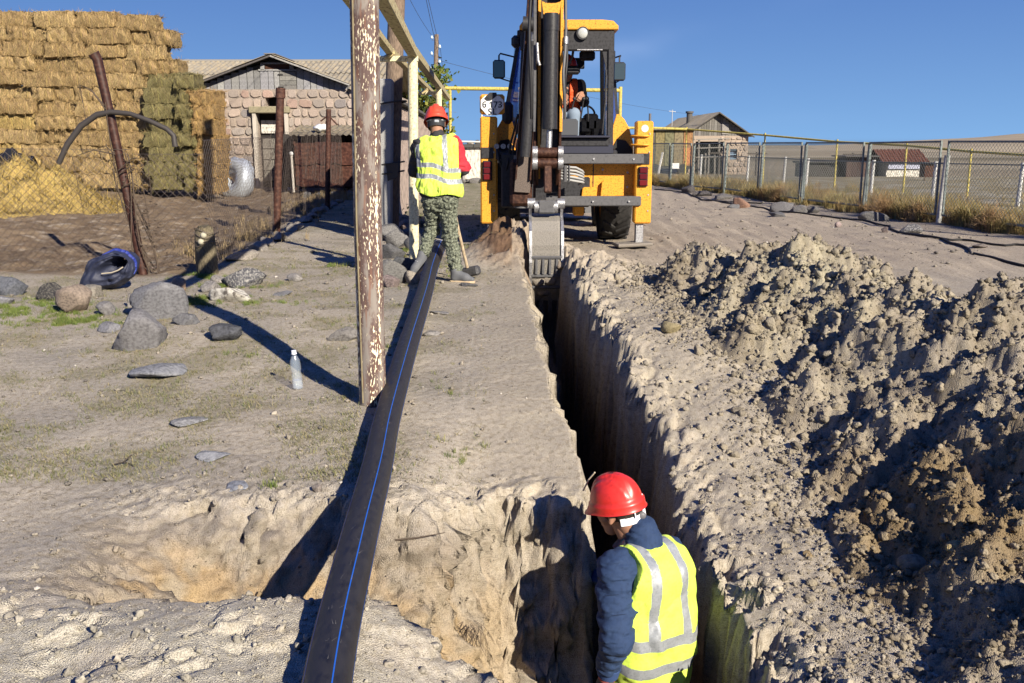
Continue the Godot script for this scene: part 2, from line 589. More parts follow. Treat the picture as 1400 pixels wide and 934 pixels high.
func heap_h(x: float, d: float) -> float:
	if x < 0.9 or d > 11.4 or x > 5.4:
		return -1.0
	var wx := x + nB.get_noise_2d(x, d) * 0.16
	var wd := d + nB.get_noise_2d(x + 40.0, d) * 0.16
	var top := -1.0
	for l in LOADS:
		var dx: float = wx - l[0]
		var dd: float = wd - l[1]
		var r := sqrt(dx * dx + dd * dd + 0.012)
		var hh: float = l[2] - (r - 0.11) * 0.63
		if hh > top - 0.25:
			# soft maximum
			var k := clampf(0.5 + 0.5 * (hh - top) / 0.1, 0.0, 1.0)
			top = lerpf(top, hh, k) + 0.1 * k * (1.0 - k) * 0.5
	if top > -0.25:
		var a := ss(-0.08, 0.15, top)
		top += (nB.get_noise_2d(x * 1.5, d * 1.5 + 9.0) * 0.15 + nR.get_noise_2d(x * 1.4, d * 1.4) * 0.08) * a
		var cl := nC.get_noise_2d(x, d)
		var q := top + 0.5 * x
		top += nF.get_noise_2d(x, d) * 0.03 + cl * 0.012 + (nK.get_noise_2d(x + 0.3 * q, d) * 0.027 + nL.get_noise_2d(x + 0.3 * q, d) * 0.015) * (0.5 + 0.5 * a) + nD.get_noise_2d(x, d) * 0.007
	return top

# how deep the dug side pit is here (0 outside)
func pit_mask(x: float, d: float) -> float:
	if x < -2.0 or x > 0.6 or d > 5.1 or d < 2.2:
		return 0.0
	var rim := 4.16 + nB.get_noise_2d(x * 1.3, 3.0) * 0.14 + nC.get_noise_2d(x, 5.0) * 0.02
	var by_trench := ss(-0.5, -0.05, x)
	rim += 0.36 * by_trench
	var near := 3.12 + nB.get_noise_2d(x * 1.5, 9.0) * 0.10 + nC.get_noise_2d(x, 8.0) * 0.035 - 0.18 * ss(-0.55, -0.1, x) - 0.9 * ss(-0.1, 0.25, x)
	var fw := 0.42 - 0.04 * by_trench + nB.get_noise_2d(x * 1.5, 14.0) * 0.09
	var m := clampf((rim - d) / fw, 0.0, 1.0)
	m = minf(m * (1.35 - 0.35 * m), 1.0)
	m *= ss(0.0, 0.32, d - near)
	return m * ss(-1.95, -1.25, x + nB.get_noise_2d(5.0, d * 2.0) * 0.15)

func pit_floor(x: float) -> float:
	return table([[-2.0, -0.3], [-1.3, -0.58], [-0.6, -0.68], [-0.25, -0.9], [0.0, -1.3], [0.3, -1.75]], x)

func in_trench(x: float, d: float) -> float:
	if d > 12.4 or x < -0.2 or x > 1.5:
		return 0.0
	var l := table(LEFT, d) + nB.get_noise_2d(3.0, d * 0.8) * 0.04 + nC.get_noise_2d(7.0, d * 0.7) * 0.022
	var r := table(RIGHT, d) + nB.get_noise_2d(13.0, d * 0.9) * 0.08
	var a := ss(-0.015, 0.075, x - l)
	var b := ss(0.03, 0.14, r - x)
	return minf(a, b) * (1.0 - ss(11.9, 12.3, d + nC.get_noise_2d(x, d) * 0.05))

# clods broken out of the right rim
func broken_lip(x: float, d: float) -> float:
	if d > 11.2 or x < 0.5 or x > 1.4:
		return 0.0
	var r := table(RIGHT, d) + nB.get_noise_2d(13.0, d * 0.9) * 0.08
	var q := nK.get_noise_2d(x * 0.8, d * 0.8) * 0.085 + nL.get_noise_2d(x, d) * 0.03
	return ss(-0.05, 0.07, r - x + q)

func ground_h(x: float, d: float) -> float:
	var h := flat_h(x, d)
	if d > 14.0 or x < -4.0 or x > 5.0:
		return h
	# fine crumbs of earth
	var rough := 0.0028
	var p := pit_mask(x, d)
	var strip := ss(0.55, 0.8, x) * (1.0 - ss(2.6, 4.0, x)) * (1.0 - ss(9.0, 12.0, d))
	rough += 0.003 * strip + 0.012 * p
	var berm := (1.0 - ss(2.95, 3.35, d)) * (1.0 - ss(0.1, 0.3, x))
	rough += 0.001 * berm
	# loose crust along the rim of the pit
	var crust := (1.0 - ss(0.0, 0.3, absf(d - 4.2 - 0.36 * ss(-0.5, -0.05, x)))) * ss(-2.2, -1.5, x) * (1.0 - ss(0.2, 0.4, x))
	rough += 0.006 * crust
	h += crust * (nK.get_noise_2d(x, d) * 0.022 + nL.get_noise_2d(x, d) * 0.012)
	h += absf(nC.get_noise_2d(x * 1.3, d * 1.3)) * rough * 2.4 + nD.get_noise_2d(x * 1.2, d * 1.2) * rough * 0.9
	h += berm * (0.03 + nB.get_noise_2d(x * 1.1, d * 1.1) * 0.035 + (nK.get_noise_2d(x * 0.8, d * 0.8) * 0.018 + nL.get_noise_2d(x, d) * 0.014) * ss(-0.25, 0.25, nE.get_noise_2d(x * 2.0, d * 2.0)))
	h += strip * nB.get_noise_2d(x * 1.2, d * 1.0) * 0.04
	if x > 0.55 and d < 12.0:
		var ed := x - table(RIGHT, d)
		if ed < 0.3:
			h += (1.0 - ss(0.02, 0.28, absf(ed))) * (nK.get_noise_2d(x, d) * 0.05 + nL.get_noise_2d(x, d) * 0.02)
	# earth thrown up beside the bucket
	var bx := x - 0.0
	var bd := d - 11.9
	h += 0.46 * exp(-(bx * bx * 3.2 + bd * bd * 1.2)) * (1.0 + 0.4 * nB.get_noise_2d(x * 1.5, d * 1.5) + 0.14 * nK.get_noise_2d(x * 0.6, d * 0.6) + 0.06 * nL.get_noise_2d(x, d))
	bx = x - 0.95
	bd = d - 10.6
	h += 0.14 * exp(-(bx * bx * 4.0 + bd * bd * 0.8)) * (1.0 + 1.2 * nB.get_noise_2d(x * 2.5, d * 2.5))
	if p > 0.0:
		var f := pit_floor(x) + nC.get_noise_2d(x * 0.6, d * 0.6) * 0.05
		h = lerpf(h, f, p)
		h += nR.get_noise_2d(x * 1.8, d * 1.8) * 0.10 * p * (1.0 - p) * 4.0 * 0.6
	h -= broken_lip(x, d) * (0.10 + 0.14 * nB.get_noise_2d(x * 2.0, d * 2.0))
	var t := in_trench(x, d)
	if t > 0.0:
		var fl := lerpf(-1.78, -1.15, ss(8.5, 11.2, d)) + nB.get_noise_2d(x, d) * 0.05
		h = lerpf(h, fl, t)
	return h

# linear colour of the earth
func ground_c(x: float, d: float, slope: float, p: float) -> Color:
	var c := Color(0.515, 0.46, 0.38)
	var k := nA.get_noise_2d(x * 1.7 + 30.0, d * 1.7)
	var k2 := nE.get_noise_2d(x * 2.5, d * 2.5)
	c = c.lerp(Color(0.43, 0.395, 0.34), clampf(k * 1.2 + 0.2, 0.0, 1.0))
	c = c.lerp(Color(0.55, 0.49, 0.40), clampf(k2 * 1.3, 0.0, 0.8))
	var inside := minf(d - 10.3, fence_x(d) - x)
	if inside > -0.2:
		var w := ss(-0.2, 0.4, inside + k2 * 0.2)
		var muck := Color(0.19, 0.14, 0.098).lerp(Color(0.27, 0.205, 0.14), clampf(k2 * 1.5 + 0.5, 0.0, 1.0))
		c = c.lerp(muck, w * (1.0 - 0.6 * ss(0.25, 0.5, nB.get_noise_2d(x * 3.0, d * 3.0) + 0.2 * k2)))
	elif x < 1.0 and d > 4.4 and d < 40.0:
		# thin, trodden grass
		var g := ss(-0.08, 0.4, nB.get_noise_2d(x * 0.9 + 70.0, d * 0.9) + 0.55 * nE.get_noise_2d(x * 0.6, d * 0.6)) * ss(4.4, 5.5, d) * (1.0 - ss(-0.7, 0.1, x)) * 0.34
		c = c.lerp(Color(0.21, 0.19, 0.10), g)
		if d > 14.0:
			c = c.lerp(Color(0.16, 0.175, 0.075), 0.75 * ss(14.0, 20.0, d) * (0.6 + 0.5 * k2))
	# sand showing in the pit and on the near bank
	if d < 4.7 and x < 0.6:
		var berm := (1.0 - ss(2.9, 3.3, d)) * (1.0 - ss(0.1, 0.3, x))
		c = c.lerp(Color(0.53, 0.495, 0.41), berm * clampf(0.75 + k2, 0.0, 1.0))
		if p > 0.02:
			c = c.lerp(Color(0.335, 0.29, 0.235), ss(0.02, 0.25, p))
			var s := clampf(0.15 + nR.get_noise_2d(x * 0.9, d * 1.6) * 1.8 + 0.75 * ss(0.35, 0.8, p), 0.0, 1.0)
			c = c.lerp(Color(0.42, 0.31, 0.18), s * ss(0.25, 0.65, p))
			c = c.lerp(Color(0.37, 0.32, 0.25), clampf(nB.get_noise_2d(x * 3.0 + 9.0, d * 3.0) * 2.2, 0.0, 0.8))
		var tread := ss(0.0, 0.7, 1.6 - absf(d - 4.9 + 0.3 * x)) * ss(-0.4, -1.5, x)
		c = c.lerp(Color(0.37, 0.34, 0.30), tread * 0.5)
	# strip between trench and heap, and dry soil along the trench
	if x > -0.5 and x < 4.4 and d < 12.0:
		var w2 := ss(-0.35, 0.1, x)
		c = c.lerp(Color(0.48, 0.425, 0.34), w2 * 0.7)
		c = c.lerp(Color(0.56, 0.50, 0.39), w2 * clampf(k2 * 1.6 - 0.1, 0.0, 0.8))
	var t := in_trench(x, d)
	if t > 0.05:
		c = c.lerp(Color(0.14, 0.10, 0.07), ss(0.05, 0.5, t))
	# raw brown earth at the bucket
	var bx := x - 0.0
	var bd := d - 11.9
	c = c.lerp(Color(0.17, 0.095, 0.055), clampf(2.4 * exp(-(bx * bx * 5.0 + bd * bd * 1.2)) + k2 * 0.4 - 0.2, 0.0, 0.9))
	# road
	if d > 9.0 and x > 0.0:
		c = c.lerp(Color(0.50, 0.425, 0.335), 0.75 * ss(9.0, 12.0, d))
	# beyond the right fence: dry grass, then pale fields
	var fx := 8.4 - (d - 14.0) * 0.165
	if x > fx - 0.4 and d > 10.0:
		var w3 := ss(fx - 0.4, fx + 0.4, x + k2 * 0.3)
		c = c.lerp(Color(0.33, 0.28, 0.17).lerp(Color(0.42, 0.39, 0.31), clampf(k * 2.0 + 0.3, 0.0, 1.0)), w3)
	if d > 48.0:
		var b := nA.get_noise_2d(x * 0.008, d * 0.06) + 0.3 * k
		c = c.lerp(Color(0.34, 0.29, 0.205).lerp(Color(0.45, 0.40, 0.30), ss(-0.2, 0.35, b)), ss(48.0, 60.0, d))
		c = c.lerp(Color(0.15, 0.13, 0.085), ss(0.15, 0.4, nA.get_noise_2d(x * 0.01 + 50.0, d * 0.05)) * 0.8 * ss(60.0, 80.0, d))
	return c

func heap_c(x: float, d: float, h: float) -> Color:
	var k := nE.get_noise_2d(x * 1.6 + 11.0, d * 1.6)
	var k2 := nR.get_noise_2d(x + 5.0, d)
	var c := Color(0.355, 0.312, 0.248).lerp(Color(0.27, 0.235, 0.185), clampf(0.35 + k * 1.6, 0.0, 1.0))
	c = c.lerp(Color(0.45, 0.40, 0.31), clampf(k2 * 1.9 - 0.1, 0.0, 0.7))
	# yellow marl in the loads farther off, brown crumbs lower down in the near ones
	var y := exp(-(pow(x - 2.4, 2) * 2.0 + pow(d - 7.6, 2) * 0.8))
	c = c.lerp(Color(0.46, 0.42, 0.30), clampf(y * (0.45 + k2), 0.0, 0.7))
	var b := exp(-(pow(x - 2.05, 2) * 5.0 + pow(d - 4.3, 2) * 1.6))
	c = c.lerp(Color(0.255, 0.185, 0.10), clampf(b * 1.1 + k * 0.3, 0.0, 0.85))
	return c

# lines that are close near the camera and spread out far away
func lines(from: float, fine_to: float, fine: float, rate: float, to: float) -> PackedFloat32Array:
	var a := PackedFloat32Array()
	var x := from
	while x < fine_to:
		a.append(x); x += fine
	var s := fine
	while x < to:
		a.append(x); x += s
		s *= 1.0 + rate
	a.append(to)
	return a

func make_ground() -> void:
	var ds := PackedFloat32Array([-60.0, -20.0, -6.0, -2.0, -0.5, 0.4, 1.0, 1.4])
	var dd := 1.7
	var step := 0.017
	while dd < 4000.0:
		ds.append(dd)
		if dd > 5.0:
			step = 0.0034 * dd
		if dd > 16.0:
			step = 0.0034 * dd * (1.0 + (dd - 16.0) * 0.15)
		if dd > 60.0:
			step = dd * 0.14
		dd += step
	var xs := PackedFloat32Array()
	var neg := lines(1.25, 2.2, 0.022, 0.012, 3500.0)
	for i in range(neg.size() - 1, -1, -1):
		xs.append(-neg[i])
	var x := -1.23
	while x < 1.42:
		xs.append(x); x += 0.0165
	xs.append_array(lines(1.43, 2.2, 0.022, 0.012, 3500.0))
	var nx := xs.size()
	var nd := ds.size()
	var pos := PackedVector3Array(); pos.resize(nx * nd)
	var pits := PackedFloat32Array(); pits.resize(nx * nd)
	for j in nd:
		var d := ds[j]
		for i in nx:
			var xx := xs[i]
			pos[j * nx + i] = Vector3(xx, ground_h(xx, d), -d)
			pits[j * nx + i] = pit_mask(xx, d)
	var nrm := PackedVector3Array(); nrm.resize(nx * nd)
	var col := PackedColorArray(); col.resize(nx * nd)
	for j in nd:
		for i in nx:
			var q := j * nx + i
			var a := pos[q - 1] if i > 0 else pos[q]
			var b := pos[q + 1] if i < nx - 1 else pos[q]
			var e := pos[q - nx] if j > 0 else pos[q]
			var f := pos[q + nx] if j < nd - 1 else pos[q]
			nrm[q] = (b - a).cross(f - e).normalized()
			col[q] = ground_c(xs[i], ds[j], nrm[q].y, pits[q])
	# steep faces are pushed in and out so that they break up as dug earth does
	var f3 := noise_of(3.0, 41, 5)
	var f4 := cells_of(6.5, 42)
	var f5 := cells_of(15.0, 43)
	for j in nd:
		if ds[j] < 1.6 or ds[j] > 12.5:
			continue
		for i in nx:
			var q := j * nx + i
			if nrm[q].y < 0.82 and xs[i] > -2.2 and xs[i] < 1.6 and (pits[q] > 0.02 or in_trench(xs[i], ds[j]) > 0.01):
				var k := ss(0.82, 0.45, nrm[q].y)
				var v := pos[q]
				var amp := 0.085 if v.x < 0.3 else 0.045
				pos[q] = v + nrm[q] * (f3.get_noise_3dv(v * Vector3(1.0, 1.7, 1.0)) * amp * 1.3 + absf(f3.get_noise_3dv(v * Vector3(2.4, 4.5, 2.4))) * amp * 0.6 + f4.get_noise_3dv(v) * amp * 0.42 + f5.get_noise_3dv(v) * amp * 0.2) * k
	for j in range(1, nd - 1):
		if ds[j] < 1.6 or ds[j] > 12.5:
			continue
		for i in range(1, nx - 1):
			if xs[i] > -2.3 and xs[i] < 1.7:
				var q := j * nx + i
				nrm[q] = (pos[q + 1] - pos[q - 1]).cross(pos[q + nx] - pos[q - nx]).normalized()
	# cut the sheet into the pieces of the setting; they share edges and normals
	var names := ["ground", "trench", "dirt_road", "muck_yard"]
	var index := [PackedInt32Array(), PackedInt32Array(), PackedInt32Array(), PackedInt32Array()]
	for j in nd - 1:
		var d := (ds[j] + ds[j + 1]) * 0.5
		for i in nx - 1:
			var xm := (xs[i] + xs[i + 1]) * 0.5
			var q := j * nx + i
			var w := 0
			if d < 60.0:
				if d > 1.5 and d < 12.4 and xm > -2.0 and xm < 1.5 and (in_trench(xm, d) > 0.1 or pits[q] > 0.12):
					w = 1
				elif d > 10.3 and xm < fence_x(d):
					w = 3
				elif d > 9.5 and xm > 1.0 and xm < 8.2 - (d - 14.0) * 0.165:
					w = 2
			var ii: PackedInt32Array = index[w]
			ii.append(q); ii.append(q + nx + 1); ii.append(q + 1)
			ii.append(q); ii.append(q + nx); ii.append(q + nx + 1)
			index[w] = ii
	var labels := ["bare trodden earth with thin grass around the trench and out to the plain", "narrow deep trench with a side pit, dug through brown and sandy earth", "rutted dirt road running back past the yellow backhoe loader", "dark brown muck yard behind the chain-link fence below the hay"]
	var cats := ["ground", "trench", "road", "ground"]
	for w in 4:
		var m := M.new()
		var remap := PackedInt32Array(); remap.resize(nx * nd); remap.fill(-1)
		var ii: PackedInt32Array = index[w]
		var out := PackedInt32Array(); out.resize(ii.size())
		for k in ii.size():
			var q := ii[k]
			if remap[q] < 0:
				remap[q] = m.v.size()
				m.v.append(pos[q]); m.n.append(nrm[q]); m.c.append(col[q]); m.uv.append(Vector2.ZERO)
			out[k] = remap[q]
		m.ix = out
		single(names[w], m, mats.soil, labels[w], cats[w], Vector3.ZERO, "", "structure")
	make_heap()
	make_hills()

func make_heap() -> void:
	var m := M.new()
	var rows := []
	var dd := 1.6
	while dd < 11.3:
		rows.append(dd)
		dd += 0.018 if dd < 5.0 else 0.0038 * dd
	var xs := []
	var x := 1.0
	while x < 5.3:
		xs.append(x)
		x += 0.0185 if x < 3.3 else 0.05
	var nx := xs.size()
	for d in rows:
		for xx in xs:
			var h := heap_h(xx, d)
			var g := flat_h(xx, d)
			m.col = heap_c(xx, d, h)
			m.vert(Vector3(xx, g + maxf(h, -0.12), -d), Vector3.UP)
	for j in rows.size():
		for i in nx:
			var q: int = j * nx + i
			var a := m.v[q - 1] if i > 0 else m.v[q]
			var b := m.v[q + 1] if i < nx - 1 else m.v[q]
			var e := m.v[q - nx] if j > 0 else m.v[q]
			var f := m.v[q + nx] if j < rows.size() - 1 else m.v[q]
			m.n[q] = (b - a).cross(f - e).normalized()
	for j in rows.size() - 1:
		for i in nx - 1:
			var q: int = j * nx + i
			if maxf(maxf(heap_at(m, q, xs, rows, i, j), heap_at(m, q + 1, xs, rows, i + 1, j)), maxf(heap_at(m, q + nx, xs, rows, i, j + 1), heap_at(m, q + nx + 1, xs, rows, i + 1, j + 1))) > -0.1:
				m.face(q, q + 1, q + nx + 1); m.face(q, q + nx + 1, q + nx)
	single("spoil_heap", m, mats.soil, "long lumpy heap of loose grey and yellow spoil to the right of the trench", "heap", Vector3.ZERO, "", "structure")

func heap_at(m: M, q: int, xs: Array, rows: Array, i: int, j: int) -> float:
	return m.v[q].y - flat_h(xs[i], rows[j])

func make_hills() -> void:
	var m := M.new()
	var f := noise_of(0.0035, 31, 4)
	var f2 := noise_of(0.02, 32, 4)
	m.sheet(90, 50, func(u: float, w: float) -> Vector3:
		var d := lerpf(230.0, 1500.0, w * w)
		var x := lerpf(-0.4, 1.5, u) * d
		var a := x / d
		var rise := 9.0 * ss(0.24, 0.62, a) + 16.0 * ss(0.62, 1.2, a)
		var h := rise * ss(0.0, 0.45, w) * (1.0 + 0.25 * f.get_noise_2d(x, d)) * (d / 700.0 if d > 700.0 else 1.0)
		return Vector3(x, h - 1.2 - 6.0 * (1.0 - ss(0.0, 0.02, w)) + f2.get_noise_2d(x, d) * 0.5 * ss(0.0, 0.2, w) - (3.0 if rise < 0.3 else 0.0), -d))
	for i in m.v.size():
		var p := m.v[i]
		var k := f2.get_noise_2d(p.x * 0.5, p.z * 2.0)
		m.c[i] = Color(0.255, 0.205, 0.135).lerp(Color(0.34, 0.285, 0.19), clampf(0.5 + k, 0.0, 1.0))
	single("hills", m, mats.dry, "low bare tan hills along the horizon at right", "hills", Vector3.ZERO, "", "structure")

# ------------------------------------------------------------------ yard, barns, fences, poles
const ORD := ["first", "second", "third", "fourth", "fifth", "sixth", "seventh", "eighth", "ninth", "tenth", "eleventh", "twelfth", "thirteenth", "fourteenth"]

func gh(x: float, d: float) -> float:
	return ground_h(x, d)

func make_setting() -> void:
	make_hay()
	make_barn()
	make_lean_to()
	make_left_fence()
	make_overhead_rack()
	make_poles()
	make_lane_end()
	make_right_fence()
	make_right_buildings()
	make_plants()

# a block of pressed straw, rough on every side, with loose stalks
func bale_mesh(size: Vector3, sd: int) -> M:
	var m := M.new()
	var f := noise_of(3.2, sd, 3)
	var r := RandomNumberGenerator.new(); r.seed = sd
	var cuts := [10, 5, 6]
	for ax in 3:
		var a1 := (ax + 1) % 3
		var a2 := (ax + 2) % 3
		for s in [-1.0, 1.0]:
			var n1: int = cuts[a1]
			var n2: int = cuts[a2]
			m.sheet(n1 + 1, n2 + 1, func(u: float, w: float) -> Vector3:
				var p := Vector3.ZERO
				p[ax] = s; p[a1] = u * 2.0 - 1.0; p[a2] = w * 2.0 - 1.0
				# rounded edges, bulging sides
				var q := p
				for k in 3:
					var o := (k + 1) % 3
					var o2 := (k + 2) % 3
					var e := maxf(absf(p[o]), absf(p[o2]))
					q[k] = p[k] * (1.0 - (0.03 if k == 0 else 0.075) * pow(e, 8.0))
				q *= size * 0.5
				var flute := sin(q.x * 34.0 + f.get_noise_2d(q.x * 2.0, 3.0) * 5.0) * 0.016 * (1.0 if absf(p.x) < 0.95 else 0.0)
				q += q.normalized() * (f.get_noise_3dv(q * 1.6) * 0.085 + flute)
				return q, s < 0.0)
	# fix normals to point outward
	for i in m.v.size():
		if m.n[i].dot(m.v[i]) < 0.0:
			m.n[i] = -m.n[i]
	m.orient()
	for k in 340:
		var p := Vector3(r.randf_range(-1, 1), r.randf_range(-1, 1), r.randf_range(-1, 1))
		var ax := r.randi() % 3
		p[ax] = signf(p[ax]) * 0.97
		if r.randf() < 0.62:
			p.y = 0.93 * signf(p.y + 0.4)
		p *= size * 0.5
		var d := (p.normalized() * r.randf_range(0.2, 0.7) + Vector3(r.randfn(0, 0.5), r.randfn(-0.25, 0.5), r.randfn(0, 0.5))).normalized() * r.randf_range(0.05, 0.17)
		var w := d.cross(Vector3(r.randf(), r.randf(), r.randf())).normalized() * 0.007
		var b := r.randf_range(0.75, 1.7)
		m.col = Color(b, b * 0.98, b * 0.88)
		m.tri(p - w, p + w, p + d)
	m.col = Color.WHITE
	return m

func straw_mat(r: float, g: float, b: float) -> StandardMaterial3D:
	return tmat(tx.straw, Vector3(0.75, 0.75, 0.75), r, g, b, 0.95, tx.straw_bump, 3.0)

func make_hay() -> void:
	var kinds := {"golden": straw_mat(0.98, 0.80, 0.51), "brown": straw_mat(0.84, 0.67, 0.42), "pale yellow": straw_mat(1.0, 0.82, 0.42), "green": straw_mat(0.48, 0.47, 0.28), "orange-brown": straw_mat(0.88, 0.65, 0.36)}
	var long := []
	var short := []
	for i in 4:
		long.append(bale_mesh(Vector3(0.98, 0.365, 0.48), 100 + i).mesh())
		short.append(bale_mesh(Vector3(0.5, 0.365, 0.9), 120 + i).mesh())
	var r := RandomNumberGenerator.new(); r.seed = 5
	var ends := [-8.55, -8.25, -8.4, -8.15, -8.0, -8.75, -8.75, -8.72, -8.75, -8.7, -8.75, -8.7]
	for k in 12:
		var y := 4.30 - k * 0.345
		var x: float = ends[k]
		var n := 0
		var ends_out := k % 2 == 1
		while x > -13.3:
			var is_short := ends_out if r.randf() < 0.85 else not ends_out
			var w := 0.5 if is_short else 0.98
			var kind := "golden" if r.randf() < 0.45 else "brown"
			if k > 5 and x < -11.2 and r.randf() < 0.75:
				kind = "pale yellow" if k in [6, 7, 9, 10] else "golden"
			var o := MeshInstance3D.new()
			o.mesh = (short if is_short else long)[r.randi() % 4]
			o.material_override = kinds[kind]
			o.name = numbered("straw_bale")
			add_child(o)
			o.position = P(x - w * 0.5, y + (x + 8.5) * -0.025 + r.randf_range(-0.025, 0.025), 24.2 + (0.2 if is_short else 0.0) + r.randf_range(-0.1, 0.1))
			o.rotation = Vector3(r.randfn(0, 0.015), (PI if r.randf() < 0.5 else 0.0) + r.randfn(0, 0.025), r.randfn(0, 0.012))
			n += 1
			tag(o, "%s straw bale, %s layer from the top, %s from the right end" % [kind, ORD[k], ORD[n - 1]], "bale", "bales of the tall straw stack")
			x -= w - 0.005
	# greenish hay bales stacked against the right end, then a rounded orange end
	for k in 8:
		var y := 2.90 - k * 0.345
		for c in 2:
			var w := 0.62
			var o := MeshInstance3D.new()
			o.mesh = long[(k + c) % 4] if c == 0 else short[(k + c) % 4]
			o.material_override = kinds["green"]
			o.name = numbered("hay_bale")
			add_child(o)
			o.position = P(-8.45 + c * w + (0.1 if k % 2 else 0.0) + r.randf_range(-0.04, 0.04), y + r.randf_range(-0.012, 0.012), 23.85 + r.randf_range(-0.08, 0.08) + (0.35 if k == 0 and c == 0 else 0.0))
			o.rotation = Vector3(r.randfn(0, 0.02), r.randfn(0, 0.06), r.randfn(0, 0.02))
			tag(o, "green hay bale, %s green layer from the top, %s of its pair" % [ORD[k], "left" if c == 0 else "right"], "bale", "green hay bales at the end of the stack")
		if k > 0:
			var e := MeshInstance3D.new()
			e.mesh = short[k % 4]
			e.material_override = kinds["orange-brown"]
			e.name = numbered("straw_bale")
			add_child(e)
			e.position = P(-7.42 + 0.04 * k * (1.0 - k / 9.0) + r.randf_range(-0.03, 0.03), y - 0.05, 23.75 + r.randf_range(-0.1, 0.1))
			e.rotation = Vector3(r.randfn(0, 0.03), r.randfn(-0.15, 0.1), r.randfn(0, 0.04))
			tag(e, "orange-brown straw bale at the right end of the stack, %s from the top" % ORD[k - 1], "bale", "orange bales at the end of the stack")
	# bales behind, showing above and beside the front row
	for k in 5:
		for c in 2:
			var o := MeshInstance3D.new()
			o.mesh = long[(k + c + 1) % 4]
			o.material_override = kinds["brown"]
			o.name = numbered("straw_bale")
			add_child(o)
			o.position = P([-9.7, -9.5, -9.5, -9.2, -8.75][k] - c * 1.0, 4.13 - k * 0.345, 25.1)
			o.rotation.y = r.randfn(0, 0.04)
			tag(o, "brown straw bale of the back row, %s layer from the top, %s from the right" % [ORD[k], ORD[c]], "bale", "back row of the straw stack")
	# loose yellow straw forked down in front of the stack, and a black sheet on it
	var m := M.new()
	var f := noise_of(1.7, 61, 4)
	var shape := func(x: float, d: float) -> float:
		var h := 0.75 * exp(-pow((x + 10.2) / 1.5, 2) - pow((d - 19.2) / 1.6, 2)) + 0.62 * exp(-pow((x + 8.95) / 0.7, 2) - pow((d - 18.2) / 1.0, 2))
		return h * (1.0 + 0.5 * f.get_noise_2d(x * 0.8, d * 0.8)) - 0.07
	m.sheet(80, 60, func(u: float, w: float) -> Vector3:
		var x := lerpf(-13.0, -6.6, u)
		var d := lerpf(16.0, 22.5, w)
		return Vector3(x, gh(x, d) + shape.call(x, d) + f.get_noise_2d(x * 3.0, d * 3.0) * 0.06, -d))
	for k in 9000:
		var x := r.randf_range(-12.5, -6.9)
		var d := r.randf_range(16.3, 22.0)
		var h: float = shape.call(x, d)
		if h < 0.02:
			continue
		var p := Vector3(x, gh(x, d) + h - 0.01, -d)
		var dir := Vector3(r.randfn(0, 1), absf(r.randfn(0, 0.5)) + 0.1, r.randfn(0, 1)).normalized() * r.randf_range(0.12, 0.34)
		var w := dir.cross(Vector3.UP).normalized() * 0.011
		var b := r.randf_range(0.45, 1.4)
		m.col = Color(b, b, b * 0.9)
		m.tri(p - w, p + w, p + dir)
	single("loose_straw", m, straw_mat(1.0, 0.82, 0.36), "pile of loose bright yellow straw in front of the stack, left of the leaning post", "straw pile")
	var pl := M.new()
	var f3 := noise_of(2.4, 62, 4)
	pl.sheet(40, 24, func(u: float, w: float) -> Vector3:
		var x := lerpf(-11.4, -9.85, u)
		var d := lerpf(18.7, 20.4, w)
		var h: float = shape.call(x, d)
		var edge := ss(0.0, 0.2, w)
		return Vector3(x, gh(x, d) + maxf(h, 0.3) * (0.6 + 0.4 * edge) + 0.14 + absf(f3.get_noise_2d(x * 0.7, d * 0.7)) * 0.26 + 0.3 * ss(0.3, 0.9, w) - 0.25 * ss(0.75, 1.0, u), -d))
	single("plastic_sheet", pl, mat(0.012, 0.013, 0.016, 0.22), "crumpled shiny black plastic sheet lying on the loose yellow straw", "sheet")
	# wisps of straw trodden into the muck
	var tri := M.new()
	tri.tri(Vector3(0, 0, 0.006), Vector3(0, 0, -0.006), Vector3(1, 0.06, 0))
	tri.tri(Vector3(0, 0.002, 0.006), Vector3(0, 0.002, -0.006), Vector3(0.6, 0.3, 0.2))
	scatter("straw_litter", tri.mesh(), straw_mat(0.75, 0.55, 0.26), 5200, func() -> Variant:
		var x := r.randf_range(-11.0, -3.4)
		var d := r.randf_range(10.4, 28.0)
		if x > fence_x(d) - 0.1 or nE.get_noise_2d(x * 1.3, d * 1.3) < -0.12:
			return null
		var b := Basis(Vector3.UP, r.randf() * TAU).scaled(Vector3.ONE * r.randf_range(0.04, 0.16))
		var w := r.randf_range(0.25, 1.1)
		return [Transform3D(b, P(x, gh(x, d) + 0.012, d)), Color(w, w * 0.95, w * 0.85)], "scattered straw stalks and chaff in the dark muck yard", "straw")

# many small alike pieces nobody could count
func scatter(called: String, mesh: Mesh, material: Material, count: int, where: Callable, label: String, category: String) -> void:
	var xf := []
	var cc := []
	for i in count:
		var w = where.call()
		if w != null:
			xf.append(w[0]); cc.append(w[1])
	var mm := MultiMesh.new()
	mm.transform_format = MultiMesh.TRANSFORM_3D
	mm.use_colors = true
	mm.mesh = mesh
	mm.instance_count = xf.size()
	for i in xf.size():
		mm.set_instance_transform(i, xf[i])
		mm.set_instance_color(i, cc[i])
	var o := MultiMeshInstance3D.new()
	o.name = numbered(called)
	o.multimesh = mm
	o.material_override = material
	add_child(o)
	tag(o, label, category, "", "stuff")

